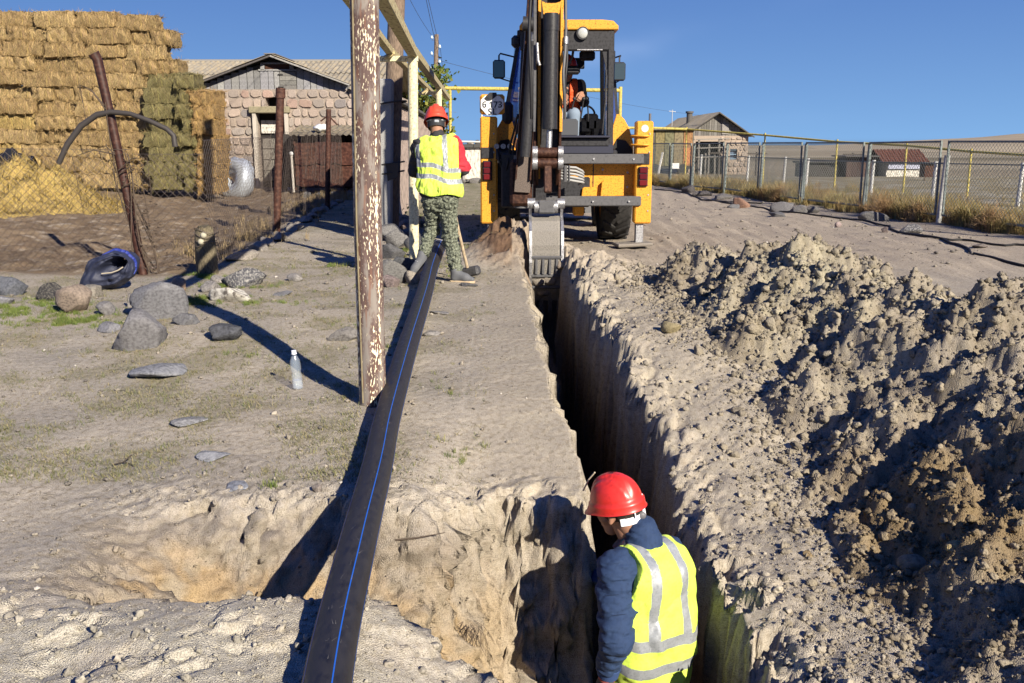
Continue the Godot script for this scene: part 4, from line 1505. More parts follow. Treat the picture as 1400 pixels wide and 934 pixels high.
func make_poles() -> void:
	# wooden pole strapped to a concrete stub, close behind the rack
	var conc := tmat(tx.soil, Vector3.ONE * 1.5, 0.36, 0.36, 0.35, 0.92, tx.grain_bump, 0.6)
	var t := thing("utility_pole", "leaning wooden utility pole strapped to a concrete stub left of the man in the vest", "utility pole")
	part("shaft", _tube([P(-1.94, -0.1, 15.0), P(-1.80, 2.3, 15.0), P(-1.5, 7.5, 15.0)], [0.15, 0.13, 0.105], 14), wood_mat(), t)
	var cs := M.new()
	cs.beam(P(-1.99, -0.2, 14.62), P(-1.91, 2.36, 14.72), 0.27, 0.22, 0.02, Vector3.BACK)
	part("concrete_stub", cs, conc, t)
	for y in [0.98, 1.12, 2.02]:
		var st := M.new()
		var pts := []
		for i in 21:
			var a := TAU * i / 20.0
			pts.append(P(-1.88 + 0.055 * (y - 1.0) + 0.22 * cos(a), y + 0.03 * cos(a), 14.84 + 0.3 * sin(a)))
		st.tube(pts, 0.013, 5, false)
		part("strap", st, mat(0.04, 0.037, 0.035, 0.7), t)
	var wd := M.new()
	wd.plate([Vector2(0, 0), Vector2(0.2, 0.02), Vector2(0.16, -0.2), Vector2(0.02, -0.26)], 0.1, Transform3D(Basis.IDENTITY, P(-1.9, 1.12, 14.6)))
	part("wedge", wd, mat(0.05, 0.045, 0.04), t)
	# far pole with insulators
	t = thing("utility_pole", "far wooden utility pole with pale glass insulators against the sky", "utility pole")
	part("shaft", _tube([P(-3.66, -0.2, 45.0), P(-3.42, 6.3, 45.0)], [0.13, 0.10], 10), wood_mat(), t)
	for q in [[-1, 6.15], [1, 5.75], [-1, 5.45], [1, 5.1], [-1, 4.8]]:
		var bx: float = -3.45 - (6.2 - q[1]) * 0.03
		part("bracket", _tube([P(bx, q[1] - 0.1, 44.95), P(bx + q[0] * 0.16, q[1] - 0.1, 44.95), P(bx + q[0] * 0.18, q[1], 44.95)], 0.012, 5), mat(0.1, 0.1, 0.1), t)
		var ins := M.new()
		ins.lathe([Vector2(0.0, 0.13), Vector2(0.04, 0.12), Vector2(0.045, 0.07), Vector2(0.06, 0.05), Vector2(0.07, 0.0), Vector2(0.02, 0.0)], 10, Transform3D(Basis.IDENTITY, P(bx + q[0] * 0.18, q[1] - 0.03, 44.95)))
		part("insulator", ins, mat(0.62, 0.78, 0.85, 0.15), t)
	t = thing("utility_pole", "small distant pole just right of the pole with insulators", "utility pole")
	part("shaft", _tube([P(-4.95, -0.6, 70.0), P(-4.9, 5.6, 70.0)], [0.14, 0.11], 8), wood_mat(), t)
	part("crossarm", _box(P(-4.9, 5.0, 69.9), Vector3(0.9, 0.1, 0.1)), wood_mat(), t)
	# wires
	var w := [[P(-3.6, 6.2, 45.0), P(-4.2, 6.9, 27.0), P(-2.2, 9.5, 5.0)], [P(-3.3, 5.8, 45.0), P(-2.6, 7.6, 22.0), P(-1.7, 8.6, 8.0)], [P(-3.3, 5.15, 45.0), P(-2.5, 7.1, 22.0), P(-1.5, 8.2, 8.0)], [P(-3.27, 5.8, 45.0), P(-4.0, 5.0, 58.0), P(-4.7, 5.1, 70.0)], [P(-3.27, 5.15, 45.0), P(8.0, 4.2, 75.0), P(22.0, 4.6, 110.0)]]
	var where := ["from the far insulators to the left", "from the upper right insulator towards the camera", "from the lower right insulator towards the camera", "between the two far poles", "sagging from the far insulators to the right"]
	for i in w.size():
		var pts := []
		var a: Vector3 = w[i][0]
		var b: Vector3 = w[i][1]
		var c: Vector3 = w[i][2]
		for k in 25:
			var s := k / 24.0
			pts.append(a * (1 - s) * (1 - s) + b * 2 * s * (1 - s) + c * s * s)
		single("power_line", _tube(pts, 0.009, 4), mat(0.05, 0.05, 0.055, 0.6), "thin power line running %s" % where[i], "wire", Vector3.ZERO, "power lines")

func make_lane_end() -> void:
	# plastered wall along the lane with a dark coping
	var t := thing("lane_wall", "pinkish plastered wall along the lane behind the wooden pole", "wall")
	var pl := tmat(tx.dirty, Vector3.ONE * 0.5, 0.52, 0.41, 0.34, 0.92, tx.soil_bump, 1.5)
	var a := P(-2.30, 0.0, 16.5)
	var b := P(-2.75, 0.0, 31.0)
	var m := M.new()
	var u := (b - a).normalized()
	var out := u.cross(Vector3.UP).normalized()
	var mid := (a + b) * 0.5
	m.box(Vector3(0.3, 2.4, a.distance_to(b)), Transform3D(Basis(out, Vector3.UP, out.cross(Vector3.UP)), mid + Vector3(0, 0.95, 0)), 0.02)
	part("wall", m, pl, t)
	for i in 9:
		var cm := M.new()
		var p := a.lerp(b, (i + 0.5) / 9.0)
		var k := rng.randf_range(0.7, 1.1)
		cm.col = Color(k, k, k)
		cm.box(Vector3(0.48, 0.07, 1.58), Transform3D(Basis(out, Vector3.UP, out.cross(Vector3.UP)) * Basis(Vector3.BACK, 0.12 + rng.randfn(0, 0.02)), p + Vector3(0, 2.2 + rng.randf_range(-0.01, 0.01), 0)), 0.01)
		part("coping_slab", cm, mat(0.09, 0.085, 0.08, 0.9), t)
	# rubble by the wall
	var spots := [[-1.78, 15.6, 0.2, "pinkish"], [-1.62, 15.2, 0.17, "pinkish"], [-1.95, 15.0, 0.15, "pinkish"], [-1.55, 14.4, 0.2, "grey"], [-1.8, 14.2, 0.26, "grey"], [-1.35, 13.9, 0.22, "grey"], [-1.62, 13.3, 0.24, "grey"], [-1.3, 12.9, 0.18, "dark grey"], [-1.85, 16.2, 0.22, "pinkish"], [-1.5, 16.4, 0.16, "pinkish"], [-1.22, 12.2, 0.16, "dark grey"], [-1.5, 12.0, 0.18, "dark grey"]]
	for i in spots.size():
		var s = spots[i]
		var c := Color(0.36, 0.28, 0.25) if s[3] == "pinkish" else Color(0.26, 0.255, 0.25) if s[3] == "grey" else Color(0.15, 0.15, 0.155)
		rock("rubble_stone", "%s rubble stone behind the cream pole, %s nearest to the lane wall" % [s[3], ORD[spots.size() - 1 - i]], "stone", s[0], s[1], Vector3(s[2], s[2] * 0.75, s[2] * 0.9), c, "rubble beside the lane wall", 540 + i, mats.rock, 25.0)
	# autumn tree above the wall
	var tr := thing("tree", "small tree with green and orange autumn leaves behind the lane wall", "tree", P(-3.6, 0.2, 38.0))
	part("trunk", _tube([Vector3(0, -0.2, 0), Vector3(0.05, 1.2, 0), Vector3(-0.1, 2.4, 0.1), Vector3(0.1, 3.6, 0)], [0.13, 0.10, 0.07, 0.03], 8), wood_mat(), tr)
	var lm := M.new()
	for k in 7:
		var y := 1.2 + k * 0.35
		var a2 := k * 2.4
		lm.tube([Vector3(0, y, 0), Vector3(cos(a2) * 0.5, y + 0.4, sin(a2) * 0.5), Vector3(cos(a2) * 0.95, y + 0.7, sin(a2) * 0.8)], [0.04, 0.025, 0.01], 5, false)
	part("limb", lm, wood_mat(), tr)
	var cr := M.new()
	var r := RandomNumberGenerator.new(); r.seed = 33
	for k in 34:
		var c := Vector3(r.randfn(0.05, 0.5), r.randf_range(0.9, 4.3), r.randfn(0, 0.5))
		var orange := c.x < -0.1 and c.y < 2.6
		for i in 70:
			var p := c + Vector3(r.randfn(0, 0.24), r.randfn(0, 0.22), r.randfn(0, 0.24))
			var s := r.randf_range(0.10, 0.20)
			var dirs := Vector3(r.randfn(0, 1), r.randfn(0, 1), r.randfn(0, 1)).normalized()
			var w2 := dirs.cross(Vector3(r.randfn(0, 1), r.randfn(0, 1), r.randfn(0, 1))).normalized() * s * 0.6
			cr.col = Color(0.36, 0.13, 0.02) if orange and r.randf() < 0.7 else Color(0.17, 0.17, 0.03).lerp(Color(0.05, 0.09, 0.02), r.randf())
			cr.quad(p, p + dirs * s * 0.5 + w2, p + dirs * s, p + dirs * s * 0.5 - w2)
	part("crown", cr, mats.leaf, tr)
	# yellow gas line carried over the road
	var yel := tmat(tx.dirty, Vector3.ONE * 1.2, 0.52, 0.43, 0.11, 0.65)
	mats.yellow = yel
	t = thing("gas_pipe_arch", "yellow gas pipe carried high across the road on yellow uprights behind the backhoe", "gas pipe")
	part("crosspipe", _tube([P(-2.78, 3.55, 38.0), P(4.2, 3.46, 38.0)], 0.075, 10), yel, t)
	part("upright", _tube([P(-2.76, -0.1, 38.0), P(-2.72, 3.5, 38.0)], 0.06, 8), yel, t)
	part("upright", _tube([P(-2.42, -0.1, 38.0), P(-2.40, 3.5, 38.0)], 0.06, 8), yel, t)
	part("upright", _tube([P(4.2, -0.1, 38.0), P(4.2, 3.6, 38.0)], 0.07, 8), yel, t)
	part("low_pipe", _tube([P(4.2, 2.05, 38.0), P(5.3, 2.05, 38.0), P(6.82, 2.0, 38.0)], 0.05, 8), yel, t)
	t = thing("gas_pipe", "yellow gas pipe on slim posts sloping down behind the right fence", "gas pipe")
	var run := [P(6.82, 2.0, 38.0), P(9.11, 1.74, 35.0), P(10.72, 1.5, 32.0), P(11.8, 1.38, 29.0), P(12.56, 1.22, 26.5), P(13.2, 1.1, 23.0)]
	part("pipe", _tube(run, 0.034, 8), yel, t)
	for i in 5:
		var p: Vector3 = run[i]
		part("upright", _tube([Vector3(p.x, -0.1, p.z), p + Vector3(0, 0.08, 0)], 0.03, 8), yel, t)
	single("bent_pipe", _tube([P(-1.95, 1.52, 34.0), P(-1.1, 1.50, 34.0), P(-1.06, 1.56, 34.0), P(-1.05, 2.75, 34.0), P(-0.98, 2.82, 34.0), P(-0.4, 2.82, 34.0)], 0.032, 8), mat(0.5, 0.5, 0.47, 0.6), "thin grey pipe bent in a step against the sky left of the backhoe", "pipe")
	# low pale wall across the lane
	t = thing("low_wall", "low pale wall with dark coping and stones on top at the end of the lane", "wall")
	part("wall", _box(P(-0.6, 0.7, 37.2), Vector3(3.4, 1.2, 0.3), 0.01), tmat(tx.dirty, Vector3(1.5, 0.5, 1.5), 0.62, 0.58, 0.52, 0.9), t)
	for i in 4:
		part("coping_slab", _box(P(-1.9 + i * 0.86, 1.36 + 0.01 * (i % 2), 37.15), Vector3(0.85, 0.13, 0.5), 0.01), mat(0.06, 0.058, 0.055), t)
	for i in 3:
		part("pier", _box(P(-1.85 + i * 0.8, 0.65, 37.0), Vector3(0.09, 1.25, 0.1), 0.01), mat(0.25, 0.24, 0.23), t)
	for i in 7:
		var tw: float = 36.0 + rng.randf_range(-0.5, 0.5)
		rock("stone", "grey stone lying in the grass before the low pale wall, %s from the left" % ORD[i], "stone", -2.1 + i * 0.25, tw, Vector3(0.2, 0.14, 0.16) * rng.randf_range(0.7, 1.3), Color(0.22, 0.21, 0.2), "stones before the low pale wall", 560 + i, mats.rock)
	for i in 4:
		var o := rock("stone", "%s stone lying on top of the low pale wall, %s from the left" % ["dark" if i % 2 else "pale", ORD[i]], "stone", -1.6 + i * 0.3, 37.15, Vector3(0.15, 0.11, 0.13), Color(0.13, 0.12, 0.12) if i % 2 else Color(0.45, 0.4, 0.35), "stones on the low pale wall", 570 + i, mats.rock)
		o.position.y = 1.48

# ------------------------------------------------------------------ right side
func make_right_fence() -> void:
	var grn := tmat(tx.dirty, Vector3.ONE * 2.0, 0.20, 0.235, 0.225, 0.6)
	var pale := tmat(tx.dirty, Vector3.ONE * 2.0, 0.45, 0.45, 0.43, 0.7)
	var t := thing("mesh_fence", "green-grey framed wire mesh fence along the right side of the dirt road", "fence")
	var pts := [[8.15, 14.2], [7.72, 17.3], [7.36, 20.1], [6.8, 22.6], [6.53, 25.4], [6.16, 28.0], [5.62, 30.2], [5.3, 32.4], [5.05, 36.0]]
	for i in pts.size():
		var p = pts[i]
		var g := gh(p[0], p[1])
		part("post", _tube([P(p[0], g - 0.2, p[1]), P(p[0] + 0.06, g + (1.2 if i == 1 else 1.42), p[1])], 0.05 if i < 2 else 0.04, 10), pale if i == 1 else grn, t)
		if i + 1 < pts.size():
			var q = pts[i + 1]
			var a := P(p[0], gh(p[0], p[1]) + 0.08, p[1])
			var b := P(q[0], gh(q[0], q[1]) + 0.08, q[1])
			var u := (b - a).normalized()
			a += u * 0.12; b -= u * 0.12
			var hh := 1.36
			var fr := M.new()
			fr.beam(a + Vector3(0, hh, 0), b + Vector3(0, hh, 0), 0.035, 0.035, 0.003)
			fr.beam(a + Vector3(0, 0.05, 0), a + Vector3(0, hh + 0.02, 0), 0.035, 0.035, 0.003)
			fr.beam(b + Vector3(0, 0.05, 0), b + Vector3(0, hh + 0.02, 0), 0.035, 0.035, 0.003)
			fr.beam(a + Vector3(0, 0.06, 0), b + Vector3(0, 0.06, 0), 0.03, 0.03, 0.003)
			part("panel_frame", fr, grn, t)
			part("mesh", link_mesh(a + Vector3(0, 0.06, 0), b + Vector3(0, 0.06, 0), hh - 0.06, 0.085 if i < 4 else 0.12, 0.0034 if i < 4 else 0.0042, 0.02), mats.wire_grey, t)
	# second, farther fence on white posts
	t = thing("far_fence", "low wire fence on white posts in the weeds behind the green mesh fence", "fence")
	var p2 := [[8.0, 41.0], [8.9, 36.5], [9.3, 33.0], [9.0, 29.5], [9.7, 26.0], [10.5, 24.0], [11.6, 22.0], [12.6, 20.0]]
	for i in p2.size():
		var p = p2[i]
		part("post", _tube([P(p[0], -0.1, p[1]), P(p[0] + 0.03, 1.0, p[1])], 0.045, 8), tmat(tx.dirty, Vector3.ONE * 2.0, 0.6, 0.6, 0.58, 0.7), t)
		if i + 1 < p2.size():
			var q = p2[i + 1]
			var a := P(p[0], 0.1, p[1])
			var b := P(q[0], 0.1, q[1])
			var fr := M.new()
			fr.beam(a + Vector3(0, 0.85, 0), b + Vector3(0, 0.85, 0), 0.03, 0.03, 0.0)
			part("rail", fr, grn, t)
			part("mesh", link_mesh(a, b, 0.85, 0.13, 0.003), mats.wire_grey, t)

func make_right_buildings() -> void:
	var d := 60.0
	var t := thing("barn", "distant weathered barn with a grey board gable and block wall behind the right fence", "barn")
	var bl := tmat(tx.soil, Vector3.ONE * 0.8, 0.42, 0.34, 0.27, 0.93)
	var stone := tmat(tx.stone, Vector3.ONE * 1.0, 1, 1, 1, 0.92)
	var m := M.new()
	var x0 := 10.75
	var x1 := 14.6
	# walls round a doorway 11.4..13.2 and a window 13.55..13.95
	for b in [[x0, 11.35, -0.7, 1.95], [13.1, 13.5, -0.7, 1.95], [13.95, x1, -0.7, 1.95], [11.35, 13.1, 1.6, 1.95], [13.5, 13.95, -0.7, 0.5], [13.5, 13.95, 1.15, 1.95]]:
		m.bx(P((b[0] + b[1]) * 0.5, (b[2] + b[3]) * 0.5, d + 0.2), Vector3(b[1] - b[0], b[3] - b[2], 0.4), 0.0)
	m.bx(P(x0 + 0.2, 0.6, d + 7.2), Vector3(0.4, 2.6, 13.5), 0.0)
	m.bx(P(x1 - 0.2, 0.6, d + 7.2), Vector3(0.4, 2.6, 13.5), 0.0)
	m.bx(P((x0 + x1) * 0.5, 0.6, d + 14.2), Vector3(x1 - x0, 2.6, 0.4), 0.0)
	var wall := part("wall", m, bl, t)
	stone_courses(wall, 13.15, x1, -0.6, 1.9, d - 0.02, 0.33, [[13.45, 14.0, 0.4, 1.2]], [Color(0.42, 0.34, 0.27), Color(0.36, 0.3, 0.25), Color(0.47, 0.38, 0.3)], stone)
	stone_courses(wall, x0, 11.35, -0.6, 1.9, d - 0.02, 0.33, [], [Color(0.42, 0.34, 0.27), Color(0.47, 0.36, 0.28)], stone)
	var apx := 12.68
	var top := func(x: float) -> float: return 3.32 - absf(x - apx) * 0.66 - 0.06
	var gable := part("gable", _plate([Vector2(x0, 1.95), Vector2(x1, 1.95), Vector2(apx, 3.2)], 0.05, P(0, 0, d + 0.12)), mat(0.05, 0.045, 0.04), t)
	boards(gable, x0 + 0.05, x1, 1.93, top, d + 0.06, func(_x): return 0.0, Color(0.27, 0.255, 0.24), 0.17)
	part("hatch", _box(P(13.15, 2.35, d + 0.0), Vector3(0.42, 0.62, 0.03)), tmat(tx.wood, Vector3(6, 0.7, 6), 0.36, 0.34, 0.32, 0.9), gable)
	var cor := tmat(tx.corr, Vector3.ONE * 0.35, 1.0, 1.0, 1.0, 0.9)
	roof(t, P(x0 - 0.25, 1.9, d - 0.3), P(x0 - 0.25, 1.9, d + 14.5), Vector3(2.18, 1.44, 0), cor, 2.4)
	roof(t, P(x1 + 0.25, 1.9, d - 0.3), P(x1 + 0.25, 1.9, d + 14.5), Vector3(-2.17, 1.44, 0), cor, 2.4)
	for s in [-1.0, 1.0]:
		var bg := M.new()
		bg.beam(P(apx + s * 2.2, 1.86, d - 0.34), P(apx, 3.33, d - 0.34), 0.06, 0.12, 0.0, Vector3.BACK)
		part("barge_board", bg, mat(0.07, 0.065, 0.06), t)
	part("inside", _box(P(12.25, 0.4, d + 1.6), Vector3(2.6, 2.6, 0.05)), mat(0.02, 0.019, 0.018), t)
	# porch of rough props and beams
	for q in [[11.5, 1.7], [12.1, 1.5], [12.75, 1.75], [13.05, 1.6], [11.9, 0.9], [12.5, 0.8]]:
		var pm := M.new()
		pm.col = Color(0.25, 0.23, 0.2)
		pm.beam(P(q[0], -0.6, d - 0.5), P(q[0] + rng.randf_range(-0.1, 0.1), q[1], d - 0.5), 0.11, 0.1, 0.0)
		part("prop", pm, board_mat(), t)
	for y in [0.65, 1.2, 1.72]:
		var pm := M.new()
		pm.col = Color(0.32, 0.3, 0.27)
		pm.beam(P(11.3, y, d - 0.55), P(13.3, y + 0.06, d - 0.55), 0.12, 0.06, 0.0)
		part("beam", pm, board_mat(), t)
	part("window", _box(P(13.72, 0.82, d + 0.25), Vector3(0.44, 0.66, 0.03)), mat(0.1, 0.14, 0.2, 0.2), t)
	for y in [0.55, 0.82, 1.1]:
		part("window_bar", _box(P(13.72, y, d + 0.1), Vector3(0.45, 0.05, 0.05)), mat(0.2, 0.3, 0.4), t)
	var ch := M.new()
	ch.tube([P(12.0, 2.4, 66.0), P(12.0, 3.5, 66.0)], 0.2, 10)
	ch.tube([P(12.0, 3.5, 66.0), P(12.0, 3.62, 66.0)], 0.27, 10)
	part("chimney", ch, mat(0.09, 0.085, 0.08), t)
	part("mast", _tube([P(11.65, 2.4, 71.0), P(11.65, 3.9, 71.0)], 0.03, 5), mat(0.4, 0.4, 0.4), t)
	part("aerial", _tube([P(11.4, 3.8, 71.0), P(11.9, 3.75, 71.0)], 0.025, 5), mat(0.5, 0.5, 0.5), t)
	for q in [[9.9, 3.6], [9.65, 3.1]]:
		part("flue", _tube([P(q[0], 1.8, 70.0), P(q[0], q[1], 70.0)], 0.09, 8), mat(0.12, 0.12, 0.13), t)
	# panel-sided wagon body on wheels
	t = thing("wagon", "old wagon body of faded green and rust panels before the distant barn", "wagon")
	var pal := [Color(0.10, 0.095, 0.075), Color(0.20, 0.165, 0.075), Color(0.16, 0.15, 0.085), Color(0.21, 0.17, 0.10), Color(0.30, 0.16, 0.07)]
	for i in 5:
		var k: Color = pal[i]
		var pm := M.new()
		pm.col = k
		pm.bx(P(7.42 + i * 0.5, 1.2, 52.0), Vector3(0.5 - 0.02, 1.85, 0.08), 0.01)
		part("panel", pm, tmat(tx.dirty, Vector3.ONE * 0.7, 1, 1, 1, 0.8), t)
	var orange := M.new()
	orange.plate([Vector2(0, 0.9), Vector2(0.42, 0.95), Vector2(0.38, 0.2), Vector2(0.2, 0.0), Vector2(0.03, 0.3)], 0.01, Transform3D(Basis.IDENTITY, P(9.2, 0.3, 51.94)))
	part("patch", orange, tmat(tx.dirty, Vector3.ONE, 0.5, 0.2, 0.07, 0.8), t)
	var wb := M.new()
	wb.bx(P(8.45, 1.2, 53.2), Vector3(2.6, 1.95, 2.2), 0.03)
	part("body", wb, mat(0.1, 0.095, 0.08, 0.85), t)
	var wr := M.new()
	wr.bx(P(8.45, 2.2, 53.0), Vector3(2.75, 0.06, 2.5), 0.01)
	part("roof", wr, mat(0.2, 0.19, 0.17), t)
	for x in [7.7, 9.2]:
		var wh := M.new()
		wh.tube([P(x, 0.1, 51.9), P(x, 0.1, 52.15)], 0.3, 16)
		part("wheel", wh, mat(0.03, 0.03, 0.03, 0.9), t)
	part("underframe", _box(P(8.45, 0.2, 52.4), Vector3(2.5, 0.12, 0.9)), mat(0.04, 0.04, 0.04), t)
	single("white_plate", _box(P(8.3, 0.35, 49.0), Vector3(0.35, 0.28, 0.02)), mat(0.7, 0.7, 0.68), "small white plate standing in the weeds before the old wagon", "plate")
	var lean := M.new()
	lean.beam(P(6.95, -0.1, 46.0), P(7.2, 1.05, 46.3), 0.09, 0.05, 0.005)
	single("plank", lean, mat(0.62, 0.6, 0.56), "pale plank leaning in the weeds left of the white plate", "plank")
	# small shed with a red roof, dark hut beside it
	d = 45.0
	t = thing("red_roof_shed", "small whitewashed shed with a rusty red roof beyond the right fence", "shed")
	part("wall", _box(P(18.25, 0.0, d + 0.9), Vector3(1.6, 1.3, 1.8), 0.01), tmat(tx.dirty, Vector3.ONE * 0.8, 0.66, 0.63, 0.56, 0.9), t)
	var red := tmat(tx.rust, Vector3.ONE * 0.8, 1.25, 0.95, 0.85, 0.85)
	roof(t, P(17.15, 0.62, d - 0.3), P(19.3, 0.62, d - 0.3), Vector3(0, 0.55, -1.3), red, 0.7)
	roof(t, P(17.15, 0.62, d + 2.1), P(19.3, 0.62, d + 2.1), Vector3(0, 0.55, 1.1), red, 0.7)
	part("panel_strip", _box(P(18.25, 0.44, d - 0.08), Vector3(1.5, 0.28, 0.04)), tmat(tx.dirty, Vector3.ONE * 2.0, 0.45, 0.47, 0.6, 0.8), t)
	part("side", _plate([Vector2(0, -0.7), Vector2(2.2, -0.7), Vector2(2.2, 0.6), Vector2(1.1, 1.1), Vector2(0, 0.6)], 0.06, P(17.2, 0.0, d + 1.0)), mat(0.08, 0.06, 0.05), t)
	t = thing("hut", "dark brown plank hut between the red-roofed shed and the fence post", "hut")
	for i in 5:
		var pm := M.new()
		var k := rng.randf_range(0.7, 1.2)
		pm.col = Color(0.10 * k, 0.065 * k, 0.055 * k)
		pm.bx(P(15.7 + i * 0.26, 0.25, 45.0), Vector3(0.25, 1.15, 0.04), 0.004)
		part("board", pm, board_mat(), t)
	part("body", _box(P(16.2, 0.25, 45.8), Vector3(1.35, 1.15, 1.5)), mat(0.05, 0.04, 0.035), t)
	part("roof", _box(P(16.2, 0.88, 45.7), Vector3(1.6, 0.06, 2.0)), mat(0.07, 0.065, 0.06), t)
	t = thing("hut", "low black ruined hut farther left in the weeds beside the brown hut", "hut")
	part("wall", _box(P(14.5, 0.1, 46.0), Vector3(1.7, 0.9, 1.2), 0.04), tmat(tx.stone, Vector3.ONE, 0.07, 0.065, 0.06, 0.95), t)
	part("roof", _box(P(14.5, 0.6, 46.0), Vector3(1.9, 0.1, 1.5), 0.03), mat(0.04, 0.04, 0.04), t)
	t = thing("nest_box", "rusty brown box with a slanted lid on legs right of the red-roofed shed", "box")
	part("body", _box(P(16.45, 0.42, 38.0), Vector3(0.62, 0.52, 0.5), 0.01), tmat(tx.rust, Vector3.ONE * 1.5, 0.7, 0.6, 0.5, 0.85), t)
	part("lid", _box(P(16.48, 0.72, 37.95), Vector3(0.85, 0.04, 0.7), 0.005), mat(0.06, 0.05, 0.045), t)
	for s in [-0.26, 0.26]:
		part("leg", _box(P(16.45 + s, -0.1, 37.8), Vector3(0.06, 0.6, 0.06)), mat(0.1, 0.08, 0.06), t)
	for i in 4:
		var px: float = [13.9, 12.4, 14.2, 17.6][i]
		var pd: float = [55.0, 58.0, 62.0, 50.0][i]
		var fp := thing("field_post", "short dark post with a crosspiece standing in the plain, %s from the left" % ORD[[1, 0, 2, 3][i]], "post", Vector3.ZERO, 0.0, "field posts on the plain")
		part("post", _tube([P(px, -0.6, pd), P(px, 1.0, pd)], 0.06, 6), mat(0.07, 0.06, 0.05), fp)
		part("crosspiece", _box(P(px, 0.92, pd - 0.06), Vector3(1.1, 0.07, 0.07)), mat(0.07, 0.06, 0.05), fp)

# ------------------------------------------------------------------ grass and weeds
func tuft(seed_: int, blades: int, spread: float, lean: float, w: float) -> ArrayMesh:
	var m := M.new()
	var r := RandomNumberGenerator.new(); r.seed = seed_
	for k in blades:
		var a := r.randf() * TAU
		var p := Vector3(cos(a), 0, sin(a)) * r.randf() * spread
		var a2 := r.randf() * TAU
		var h := r.randf_range(0.5, 1.0)
		var d := Vector3(cos(a2), 0, sin(a2))
		var side := d.cross(Vector3.UP) * w
		var q := p + d * lean * 0.35 * h + Vector3.UP * h * 0.6
		var e := p + d * lean * h * r.randf_range(0.6, 1.3) + Vector3.UP * h
		var b := r.randf_range(0.7, 1.15)
		m.col = Color(b, b, b)
		m.quad(p - side, p + side, q + side * 0.7, q - side * 0.7, d + Vector3.UP * 0.6)
		m.tri(q - side * 0.7, q + side * 0.7, e, d + Vector3.UP * 0.6)
	return m.mesh()

